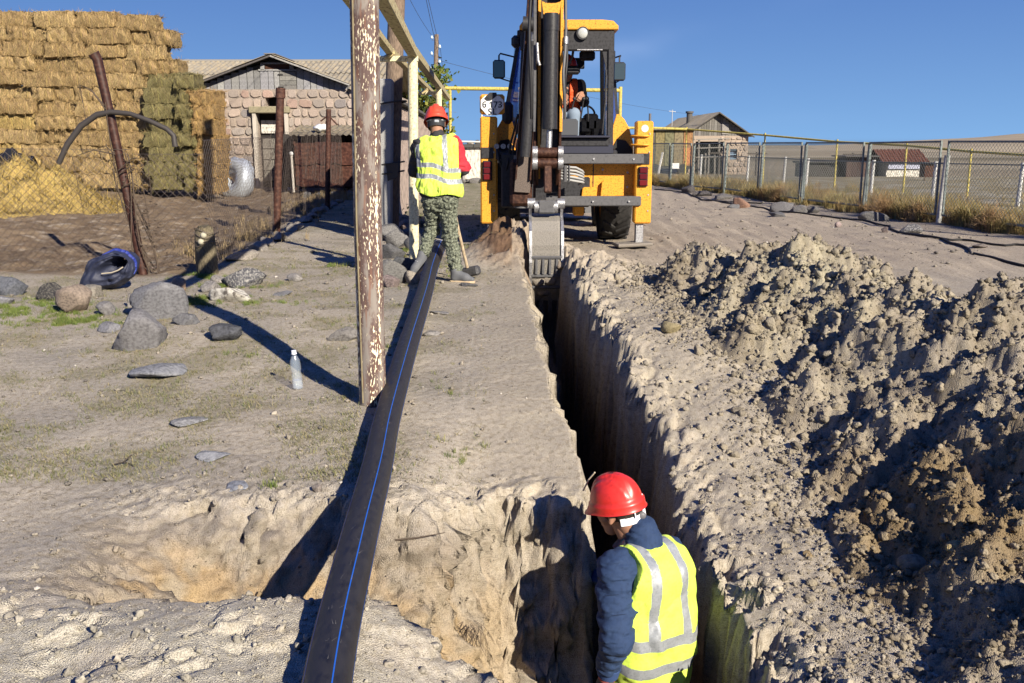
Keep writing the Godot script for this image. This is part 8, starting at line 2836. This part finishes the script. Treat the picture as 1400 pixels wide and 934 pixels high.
func make_stones() -> void:
	# x, distance, half sizes, colour, kind of material, label, category, turn, sink
	var g := Color(0.26, 0.245, 0.235)
	var list := [
		[-2.70, 6.75, 0.245, 0.2, 0.22, Color(0.28, 0.275, 0.285), "r", "largest grey boulder, lowest of the boulders before the blue sheeting", "boulder", 10],
		[-2.88, 7.65, 0.23, 0.27, 0.2, Color(0.265, 0.265, 0.28), "r", "square-topped grey boulder just behind the largest boulder", "boulder", -15],
		[-2.33, 6.1, 0.185, 0.05, 0.19, Color(0.33, 0.34, 0.37), "r", "flat pale blue-grey slab in the earth before the largest boulder", "stone", 30],
		[-2.12, 6.95, 0.17, 0.085, 0.15, Color(0.13, 0.135, 0.15), "r", "dark slate stone at the edge of the pole's shadow", "stone", 5],
		[-2.52, 8.5, 0.24, 0.12, 0.14, Color(0.72, 0.70, 0.65), "w", "low stone smeared with white paint, below the lichened boulder", "stone", -20],
		[-2.80, 9.65, 0.30, 0.16, 0.2, Color(1, 1, 1), "l", "dark boulder spotted with pale lichen right of the wooden post", "boulder", 15],
		[-3.72, 7.95, 0.20, 0.17, 0.18, Color(0.37, 0.30, 0.24), "r", "tan and grey boulder before the blue sheeting", "boulder", -40],
		[-4.22, 8.6, 0.17, 0.13, 0.14, Color(0.46, 0.44, 0.40), "l", "stone with a white patch left of the tan boulder", "stone", 0],
		[-4.78, 8.95, 0.22, 0.15, 0.17, Color(0.17, 0.18, 0.205), "r", "round blue-grey boulder at the left edge", "boulder", 25],
		[-3.98, 8.9, 0.16, 0.08, 0.13, Color(0.36, 0.33, 0.28), "r", "low pale stone between the white-patched stone and the blue sheeting", "stone", -10],
		[-3.18, 8.6, 0.12, 0.14, 0.12, Color(0.16, 0.16, 0.165), "r", "upright dark stone between square-topped boulder and wooden post", "stone", 40],
		[-3.3, 9.3, 0.11, 0.1, 0.1, Color(0.42, 0.30, 0.22), "r", "small brick-tan stone behind the upright dark stone", "stone", 0],
		[-3.05, 9.9, 0.12, 0.08, 0.1, Color(0.4, 0.37, 0.34), "r", "small pale stone at the foot of the wooden post", "stone", 0],
		[-2.2, 9.0, 0.13, 0.03, 0.14, Color(0.3, 0.3, 0.31), "r", "flat grey stone flush with the ground right of the white-smeared stone", "stone", 0],
		[-1.27, 7.0, 0.13, 0.075, 0.09, Color(0.27, 0.255, 0.24), "r", "wedge-shaped grey stone behind the plastic bottle", "stone", -10],
		[-1.83, 5.18, 0.11, 0.022, 0.09, Color(0.36, 0.36, 0.37), "r", "farthest of the three flat pale stones in the bare earth", "stone", 20],
		[-1.53, 4.68, 0.09, 0.025, 0.1, Color(0.36, 0.37, 0.4), "r", "middle one of the three flat pale stones in the bare earth", "stone", 60],
		[-1.31, 4.3, 0.07, 0.022, 0.075, Color(0.34, 0.36, 0.41), "r", "nearest of the three flat pale stones, above the pit rim", "stone", 10],
		[-0.93, 4.28, 0.028, 0.028, 0.026, Color(0.3, 0.26, 0.23), "r", "fist-sized brown stone just left of the black pipe", "stone", 0],
		[-1.2, 10.25, 0.22, 0.17, 0.2, Color(0.14, 0.145, 0.155), "r", "dark grey boulder at the foot of the thin cream pole", "boulder", 0],
		[-1.24, 9.75, 0.165, 0.19, 0.16, Color(0.23, 0.225, 0.215), "r", "grey boulder before the dark one at the cream pole", "boulder", 20],
		[-1.22, 9.42, 0.13, 0.11, 0.12, Color(0.31, 0.25, 0.24), "r", "pinkish stone lowest of the group at the cream pole", "stone", 0],
		[-1.02, 9.7, 0.085, 0.12, 0.09, Color(0.38, 0.34, 0.29), "r", "pale tan stone between the boulders and the black pipe", "stone", 0],
		[-0.62, 7.2, 0.07, 0.03, 0.06, Color(0.36, 0.34, 0.32), "r", "pale stone pressed into the earth right of the pipe", "stone", 0],
		[-0.62, 8.0, 0.09, 0.02, 0.06, Color(0.34, 0.33, 0.33), "r", "flat grey stone right of the pipe, towards the worker", "stone", 0],
		[-0.44, 9.5, 0.1, 0.03, 0.07, Color(0.16, 0.16, 0.165), "r", "dark flat stone before the standing worker's shoe", "stone", 0],
		[-3.0, 8.25, 0.15, 0.12, 0.13, Color(0.25, 0.25, 0.27), "r", "angular grey stone behind the square-topped boulder", "stone", 20],
		[-3.28, 8.15, 0.12, 0.1, 0.1, Color(0.31, 0.29, 0.27), "r", "grey-brown angular stone left of the square-topped boulder", "stone", 45],
		[-3.1, 7.2, 0.1, 0.06, 0.09, Color(0.29, 0.29, 0.31), "r", "small blue-grey stone left of the largest boulder", "stone", 0],
		[-2.95, 9.2, 0.13, 0.09, 0.1, Color(0.34, 0.32, 0.3), "r", "pale grey stone before the lichened boulder, nearest the wooden post", "stone", 70],
		[-4.5, 8.3, 0.12, 0.07, 0.1, Color(0.31, 0.31, 0.33), "r", "low blue-grey stone before the round boulder at the left edge", "stone", 10],
		[-3.35, 7.75, 0.1, 0.08, 0.09, Color(0.28, 0.27, 0.27), "r", "small angular stone between the tan boulder and the square-topped one", "stone", 0],
		[-2.55, 7.35, 0.12, 0.07, 0.1, Color(0.24, 0.24, 0.25), "r", "low dark stone right of the square-topped boulder", "stone", 0],
		[-2.3, 9.95, 0.1, 0.06, 0.08, Color(0.36, 0.34, 0.31), "r", "small pale stone at the right end of the lichened boulder", "stone", 0],
		[-3.6, 15.8, 0.16, 0.1, 0.14, Color(0.4, 0.37, 0.33), "r", "pale stone on the bare path right of the far fence", "stone", 0],
		[5.75, 20.3, 0.28, 0.2, 0.22, Color(0.2, 0.195, 0.2), "r", "dark boulder, left one of the pair by the right fence", "boulder", 0],
		[6.0, 20.0, 0.2, 0.16, 0.18, Color(0.23, 0.225, 0.225), "r", "grey boulder, right one of the pair by the right fence", "boulder", 0],
		[6.3, 20.0, 0.17, 0.1, 0.15, Color(0.22, 0.21, 0.21), "r", "low grey stone just right of the pair by the fence", "stone", 0],
		[5.25, 18.9, 0.18, 0.09, 0.16, Color(0.19, 0.19, 0.2), "r", "dark flat stone on the road before the pair of boulders", "stone", 0],
		[6.55, 15.7, 0.2, 0.12, 0.16, Color(1, 1, 1), "l", "rounded lichened boulder on the road near the pale fence post", "boulder", 0],
		[6.95, 18.4, 0.3, 0.15, 0.22, Color(0.26, 0.255, 0.26), "r", "long grey boulder at the fence foot by the third post", "boulder", 0],
		[5.2, 28.6, 0.26, 0.2, 0.22, Color(0.15, 0.14, 0.14), "r", "dark stone far along the road by the fence", "stone", 0],
		[5.3, 26.8, 0.3, 0.12, 0.2, Color(0.15, 0.14, 0.14), "r", "flat dark stone far along the road, nearer than the dark one", "stone", 0],
		[5.55, 25.4, 0.3, 0.13, 0.2, Color(0.27, 0.25, 0.23), "r", "grey-brown stone on the road far back, right of the dark stones", "stone", 0],
		[5.2, 21.8, 0.22, 0.2, 0.2, Color(0.36, 0.22, 0.16), "r", "reddish lump of brick rubble standing on the road", "rubble", 0],
		[5.0, 21.6, 0.18, 0.09, 0.14, Color(0.18, 0.18, 0.19), "r", "dark stone at the left foot of the reddish rubble", "stone", 0],
		[5.75, 16.8, 0.07, 0.07, 0.06, Color(0.45, 0.36, 0.34), "r", "small pinkish stone beside the black cable on the road", "stone", 0],
		[6.1, 15.6, 0.09, 0.07, 0.07, Color(0.22, 0.18, 0.17), "r", "small dark red stone on the cable on the road", "stone", 0],
		[6.35, 12.9, 0.12, 0.05, 0.1, Color(0.28, 0.24, 0.21), "r", "flat brown stone on the road at the right edge", "stone", 0],
		[0.62, 11.1, 0.13, 0.09, 0.11, Color(0.40, 0.33, 0.26), "r", "pale angular clod right beside the bucket", "clod", 0],
		[1.22, 7.1, 0.09, 0.07, 0.08, Color(0.42, 0.355, 0.21), "r", "ochre stone at the foot of the heap opposite the trench bend", "stone", 0],
		[1.45, 5.9, 0.05, 0.05, 0.05, Color(0.42, 0.37, 0.30), "r", "small pale stone at the heap foot in the middle distance", "stone", 0],
		[1.45, 4.35, 0.035, 0.032, 0.03, Color(0.40, 0.30, 0.17), "r", "small ochre stone alone on the strip beside the trench", "stone", 0],
		[1.85, 4.1, 0.075, 0.06, 0.06, Color(0.34, 0.29, 0.21), "r", "rounded grey-brown stone low on the near heap", "stone", 0],
		[1.95, 3.9, 0.05, 0.035, 0.04, Color(0.48, 0.38, 0.2), "r", "yellow stone under the rounded grey-brown stone on the heap", "stone", 0],
	]
	for i in list.size():
		var s = list[i]
		var mm: StandardMaterial3D = mats.rock
		if s[6] == "l": mm = mats.lichen
		if s[6] == "w": mm = mats.whitewash
		var o := rock(s[8], s[7], s[8], s[0], s[1], Vector3(s[2], s[3], s[4]), s[5], "", 600 + i, mm, s[9], 0.42)
		if s[0] > 1.0 and s[1] < 8.0:
			o.position.y = flat_h(s[0], s[1]) + maxf(heap_h(s[0], s[1]), 0.0) + s[3] * 0.5

func make_litter() -> void:
	# dark blue sheeting, gaping like a hood: rings from the hollow out over the lip to the back
	var t := thing("crumpled_sheeting", "crumpled dark blue rubbery sheeting with a bright blue edge, gaping open below the leaning post", "sheeting", P(-3.97, gh(-3.97, 9.3) - 0.03, 9.3))
	var outl := [Vector2(0.245, 0.24), Vector2(0.225, 0.33), Vector2(0.155, 0.40), Vector2(0.05, 0.425), Vector2(-0.09, 0.37), Vector2(-0.21, 0.33), Vector2(-0.28, 0.19), Vector2(-0.345, 0.07), Vector2(-0.36, -0.03), Vector2(-0.25, 0.0), Vector2(-0.15, 0.03), Vector2(-0.03, 0.035), Vector2(0.07, 0.06), Vector2(0.15, 0.11), Vector2(0.215, 0.16)]
	var mid := Vector2(0.06, 0.275)
	var f := noise_of(3.0, 95, 3)
	var around := func(a: float, k: float) -> Vector2:
		# point of the outline seen from the middle of the mouth at angle a, pulled in by k
		var dir := Vector2(cos(a), sin(a))
		var best := 0.1
		for i in outl.size():
			var hit = Geometry2D.segment_intersects_segment(mid, mid + dir, outl[i], outl[(i + 1) % outl.size()])
			if hit != null: best = maxf(best, mid.distance_to(hit))
		var e := dir.rotated(-0.5)
		var mouth := 1.0 / sqrt(pow(e.x / 0.155, 2) + pow(e.y / 0.068, 2))
		return mid + dir * lerpf(mouth, best, k)
	var rings := [[-0.9, -0.20, 0.35], [-0.25, -0.10, 0.35], [0.0, 0.02, 0.0], [0.10, 0.045, 0.0], [0.35, 0.05, 0.0], [0.7, 0.02, 0.0], [0.92, -0.03, 0.0], [1.0, -0.08, 0.0], [0.93, -0.16, 0.0], [0.5, -0.26, 0.0]]
	var seg := 72
	var m := M.new()
	m.sheet(seg + 1, rings.size() * 3 - 2, func(u: float, w: float) -> Vector3:
		var pos := w * (rings.size() - 1)
		var i := mini(int(pos), rings.size() - 2)
		var q := pos - i
		var k := lerpf(rings[i][0], rings[i + 1][0], q)
		var z := lerpf(rings[i][1], rings[i + 1][1], q)
		var p: Vector2 = around.call(u * TAU, k)
		var fold := 0.016 * sin(k * 15.0 + 2.0 * sin(u * TAU)) * ss(0.1, 0.4, k) * ss(1.2, 0.7, k)
		return Vector3(p.x, p.y, z + fold + f.get_noise_3d(p.x * 2.0, p.y * 2.0, z) * 0.05))
	part("skin", m, tmat(tx.subtle, Vector3.ONE * 4.0, 0.026, 0.031, 0.058, 0.6), t)
	var rim := []
	for i in 26:
		var a := lerpf(-0.5, 2.5, i / 25.0)
		var p: Vector2 = around.call(a, 0.98)
		rim.append(Vector3(p.x, p.y, -0.075 + f.get_noise_3d(p.x * 2.0, p.y * 2.0, -0.07) * 0.05))
	var bm0 := M.new()
	for i in 25:
		bm0.tube([rim[i], rim[i + 1]], [0.017 * sin(PI * (i + 0.5) / 26.0) + 0.006, 0.017 * sin(PI * (i + 1.5) / 26.0) + 0.006], 8)
	part("blue_edge", bm0, mat(0.02, 0.035, 0.21, 0.6), t)
	part("frayed_cord", _tube([Vector3(-0.05, 0.205, 0.05), Vector3(0.05, 0.215, 0.055), Vector3(0.12, 0.24, 0.06), Vector3(0.165, 0.27, 0.05)], 0.007, 6), mat(0.35, 0.31, 0.24, 0.9), t)
	# plastic bottle with a little water
	t = thing("bottle", "clear plastic water bottle standing on the earth left of the brown pole", "bottle", P(-1.36, gh(-1.36, 5.86), 5.86))
	t.rotation = Vector3(0.0, 0.4, 0.07)
	var pet := StandardMaterial3D.new()
	pet.transparency = BaseMaterial3D.TRANSPARENCY_ALPHA
	pet.albedo_color = Color(0.8, 0.86, 0.92, 0.13)
	pet.roughness = 0.12
	var prof := [Vector2(0.0, 0.0), Vector2(0.028, 0.001), Vector2(0.033, 0.008), Vector2(0.033, 0.05), Vector2(0.030, 0.058), Vector2(0.033, 0.066), Vector2(0.033, 0.09), Vector2(0.029, 0.1), Vector2(0.0285, 0.115), Vector2(0.033, 0.13), Vector2(0.033, 0.16), Vector2(0.03, 0.185), Vector2(0.02, 0.21), Vector2(0.0135, 0.222), Vector2(0.0135, 0.236)]
	var bm := M.new()
	bm.lathe(prof, 28)
	part("body", bm, pet, t)
	var wt := M.new()
	wt.lathe([Vector2(0.0, 0.004), Vector2(0.031, 0.006), Vector2(0.0315, 0.05), Vector2(0.0285, 0.058), Vector2(0.0285, 0.06), Vector2(0.0, 0.06)], 24)
	var wm := StandardMaterial3D.new()
	wm.transparency = BaseMaterial3D.TRANSPARENCY_ALPHA
	wm.albedo_color = Color(0.8, 0.84, 0.86, 0.12)
	wm.roughness = 0.08
	part("water", wt, wm, t)
	var cp := M.new()
	cp.lathe([Vector2(0.0, 0.252), Vector2(0.0145, 0.252), Vector2(0.0155, 0.248), Vector2(0.0155, 0.234), Vector2(0.0175, 0.232), Vector2(0.0175, 0.228), Vector2(0.013, 0.228)], 20)
	part("cap", cp, mat(0.72, 0.75, 0.82, 0.5), t)
	# sledgehammer leaning behind the worker's leg
	t = thing("sledgehammer", "sledgehammer with a pale wooden handle standing on its head beside the worker", "hammer")
	part("handle", _tube([P(-0.615, 0.80, 9.98), P(-0.56, 0.5, 10.02), P(-0.475, 0.12, 10.06)], [0.016, 0.018, 0.017], 10), tmat(tx.wood, Vector3(8, 1, 8), 0.52, 0.41, 0.27, 0.7), t)
	var hd := M.new()
	hd.box(Vector3(0.235, 0.1, 0.1), Transform3D(Basis.from_euler(Vector3(0.1, -0.4, 0.22)), P(-0.45, 0.075, 10.08)), 0.022)
	part("head", hd, tmat(tx.dirty, Vector3.ONE * 3.0, 0.09, 0.09, 0.095, 0.6, null, 0.0, false, 0.4), t)
	# cable along the road
	for q in [[[[4.6, 31.0], [5.1, 28.5], [5.0, 25.2], [5.45, 22.4], [5.75, 19.5], [6.6, 18.1], [6.6, 16.6], [6.25, 15.0], [6.4, 14.0], [6.05, 12.6], [6.0, 11.0], [6.3, 9.5]], "thin black cable lying along the dirt road below the right fence"], [[[6.25, 15.0], [6.5, 13.9], [7.0, 13.3], [7.6, 13.0]], "short branch of black cable running off to the right fence"], [[[5.0, 25.2], [5.4, 24.0], [6.1, 23.4]], "short black cable end by the fence far along the road"]]:
		var pts := []
		var c := Curve3D.new()
		for p in q[0]:
			c.add_point(P(p[0], 0, p[1]), Vector3(rng.randf_range(-0.15, 0.15), 0, 0.5), Vector3(rng.randf_range(-0.15, 0.15), 0, -0.5))
		var l := c.get_baked_length()
		for i in 70:
			var p := c.sample_baked(l * i / 69.0)
			pts.append(Vector3(p.x, gh(p.x, -p.z) + 0.018, p.z))
		single("cable", _tube(pts, 0.017, 6), mat(0.018, 0.017, 0.017, 0.7), q[1], "cable")
	# bits on the bare earth
	var twig := _tube([Vector3(-0.05, 0.012, 0.02), Vector3(0.0, 0.02, 0.0), Vector3(0.035, 0.05, -0.02)], 0.004, 5)
	twig.tube([Vector3(0.0, 0.02, 0.0), Vector3(0.05, 0.012, 0.015)], 0.0035, 5)
	single("twig", twig, mat(0.05, 0.04, 0.03), "small dark forked twig on the bare earth at left", "twig", P(-1.98, gh(-1.98, 4.62), 4.62))
	var stk := _tube([P(0.335, -0.2, 4.25), P(0.36, -0.13, 4.22), P(0.385, -0.09, 4.2)], 0.004, 5)
	single("root", stk, mat(0.5, 0.42, 0.3), "pale root sticking out of the trench rim behind the red helmet", "root")
	# dead grass roots hanging over the rim of the pit
	for q in [[-0.22, 4.02, "left of the two"], [0.0, 3.95, "right of the two"]]:
		var rm := M.new()
		var r := RandomNumberGenerator.new(); r.seed = int(q[1] * 100)
		for k in 46:
			var p := P(q[0] + r.randfn(0, 0.04), gh(q[0], q[1] + 0.12) - r.randf_range(-0.01, 0.04), q[1] + 0.08 + r.randfn(0, 0.03))
			var d := Vector3(r.randfn(0, 0.5), -r.randf_range(0.2, 1.0), r.randf_range(0.1, 0.9)).normalized() * r.randf_range(0.05, 0.13)
			rm.tube([p, p + d * 0.5 + Vector3(0, 0.01, 0.01), p + d + Vector3(0, -0.03, 0)], [0.002, 0.0016, 0.0008], 4, false)
		single("root_clump", rm, mat(0.10, 0.075, 0.055, 0.95), "tangle of dead roots hanging at the pit rim, %s" % q[2], "roots")
	var roots := M.new()
	roots.tube([P(-0.52, -0.33, 3.98), P(-0.42, -0.31, 3.96), P(-0.3, -0.29, 3.97)], [0.006, 0.004, 0.002], 5)
	single("root", roots, mat(0.08, 0.06, 0.045), "thin dark root stretched across the pit face right of the pipe", "root")

func make_crumbs() -> void:
	var r := RandomNumberGenerator.new(); r.seed = 808
	var shapes := []
	for i in 4:
		var sp := SphereMesh.new()
		sp.radius = 1.0; sp.height = 2.0; sp.radial_segments = 10; sp.rings = 6
		var a := sp.get_mesh_arrays()
		var v: PackedVector3Array = a[Mesh.ARRAY_VERTEX]
		var f := noise_of(0.9, 900 + i, 2)
		var cuts := []
		for k in 12:
			cuts.append([Vector3(r.randfn(0, 1), r.randfn(0, 1), r.randfn(0, 1)).normalized(), r.randf_range(0.42, 0.8)])
		for k in v.size():
			var dn := v[k].normalized()
			var rad := 1.0
			for q in cuts:
				var dt: float = dn.dot(q[0])
				if dt > 0.05: rad = minf(rad, q[1] / dt)
			v[k] = dn * (rad + f.get_noise_3dv(dn * 1.3) * 0.35)
			v[k] *= Vector3(1.0, 0.75, 0.9)
		a[Mesh.ARRAY_VERTEX] = v
		var am := ArrayMesh.new()
		am.add_surface_from_arrays(Mesh.PRIMITIVE_TRIANGLES, a)
		var st := SurfaceTool.new()
		st.create_from(am, 0)
		st.deindex()
		st.set_smooth_group(-1)
		st.generate_normals()
		shapes.append(st.commit())
	for i in 4:
		# clods on and below the heap
		scatter("clods", shapes[i], mats.clod, 12500, func() -> Variant:
			var d := 1.9 + 9.0 * pow(r.randf(), 1.5)
			var x := r.randf_range(1.02, minf(3.8, 0.66 * d + 0.3))
			if x < 1.02: return null
			var h := heap_h(x, d)
			var foot := ss(-0.25, -0.02, h) * (1.0 - ss(0.1, 0.35, h))
			if h < -0.3 + r.randf() * 0.3: return null
			var s := minf(0.0042 * pow(maxf(r.randf(), 0.001), -0.52), 0.032) + 0.008 * foot * pow(r.randf(), 4.0)
			s *= clampf(d / 4.0, 0.8, 1.7)
			var c := heap_c(x, d, h)
			var b := r.randf_range(0.62, 1.02)
			c = Color(c.r * b, c.g * b, c.b * b)
			if s > 0.025: c = c.lerp(Color(0.42, 0.365, 0.27), r.randf() * 0.6)
			var bas := Basis.from_euler(Vector3(r.randf() * TAU, r.randf() * TAU, r.randf() * TAU)).scaled(Vector3.ONE * s)
			var y := flat_h(x, d) + h if h > 0.02 else ground_h(x, d)
			return [Transform3D(bas, P(x, y + s * 0.1, d)), c], "loose clods and stones covering the spoil heap", "clods")
	for i in 2:
		# crumbs on the strip, the pit rim and the near bank
		scatter("crumbs", shapes[i + 1], mats.clod, 13000, func() -> Variant:
			var d := 2.3 + 8.0 * pow(r.randf(), 1.8)
			var x := r.randf_range(-1.9, 1.75)
			var t := in_trench(x, d)
			if t > 0.02: return null
			var w := 0.1
			if x > 0.6: w = 0.8
			if d < 3.3 or pit_mask(x, d) > 0.03: w = 0.75
			if absf(d - 4.2) < 0.3 and x < 0.3: w = 0.8
			if r.randf() > w: return null
			var s := 0.002 + 0.004 * r.randf() + 0.014 * pow(r.randf(), 10.0)
			if x > 0.6 and x - table(RIGHT, d) < 0.3: s = minf(0.004 * pow(maxf(r.randf(), 0.001), -0.55), 0.03)
			elif x < 0.5: s = minf(0.0025 * pow(maxf(r.randf(), 0.001), -0.5), 0.022)
			var c := ground_c(x, d, 1.0, pit_mask(x, d))
			var b := r.randf_range(0.6, 0.98)
			return [Transform3D(Basis.from_euler(Vector3(r.randf() * TAU, r.randf() * TAU, r.randf() * TAU)).scaled(Vector3.ONE * s), P(x, gh(x, d) + s * 0.3, d)), Color(c.r * b, c.g * b, c.b * b)], "crumbs of dry earth along the trench and pit edges", "crumbs")
	# small stones strewn over trodden earth and road
	scatter("pebbles", shapes[0], mats.clod, 16000, func() -> Variant:
		var d := 3.2 + 22.0 * pow(r.randf(), 1.7)
		var x := r.randf_range(-0.62, 0.5) * d
		if (x > 0.1 and d < 10.8) or (x < fence_x(d) + 0.1 and d > 10.2) or pit_mask(x, d) > 0.05: return null
		var s := 0.0028 + 0.006 * pow(r.randf(), 2.0) + 0.026 * pow(r.randf(), 16.0)
		s *= clampf(d / 7.0, 0.8, 1.8)
		var c := Color(0.38, 0.34, 0.28).lerp(Color(0.17, 0.155, 0.14), r.randf())
		if r.randf() < 0.04: c = Color(0.62, 0.58, 0.52)
		return [Transform3D(Basis.from_euler(Vector3(0, r.randf() * TAU, 0)).scaled(Vector3(s, s * 0.6, s)), P(x, gh(x, d) + s * 0.2, d)), c], "small stones strewn over the trodden earth and the road", "pebbles")
	# stalks and dead blades lying about
	var st2 := M.new()
	st2.tri(Vector3(-0.5, 0.01, 0.02), Vector3(-0.5, 0.01, -0.02), Vector3(0.5, 0.05, 0))
	scatter("dead_stalks", st2.mesh(), mats.dry, 7000, func() -> Variant:
		var d := 4.2 + 10.0 * pow(r.randf(), 1.5)
		var x := r.randf_range(-0.6, 0.0) * d
		if x > -0.1 or (x < fence_x(d) and d > 10.2) or pit_mask(x, d) > 0.02: return null
		var s := r.randf_range(0.02, 0.075)
		var c := Color(0.40, 0.34, 0.22).lerp(Color(0.10, 0.08, 0.05), r.randf())
		return [Transform3D(Basis(Vector3.UP, r.randf() * TAU).scaled(Vector3.ONE * s), P(x, gh(x, d) + 0.004, d)), c], "dead stalks and dry blades lying on the earth", "straw")
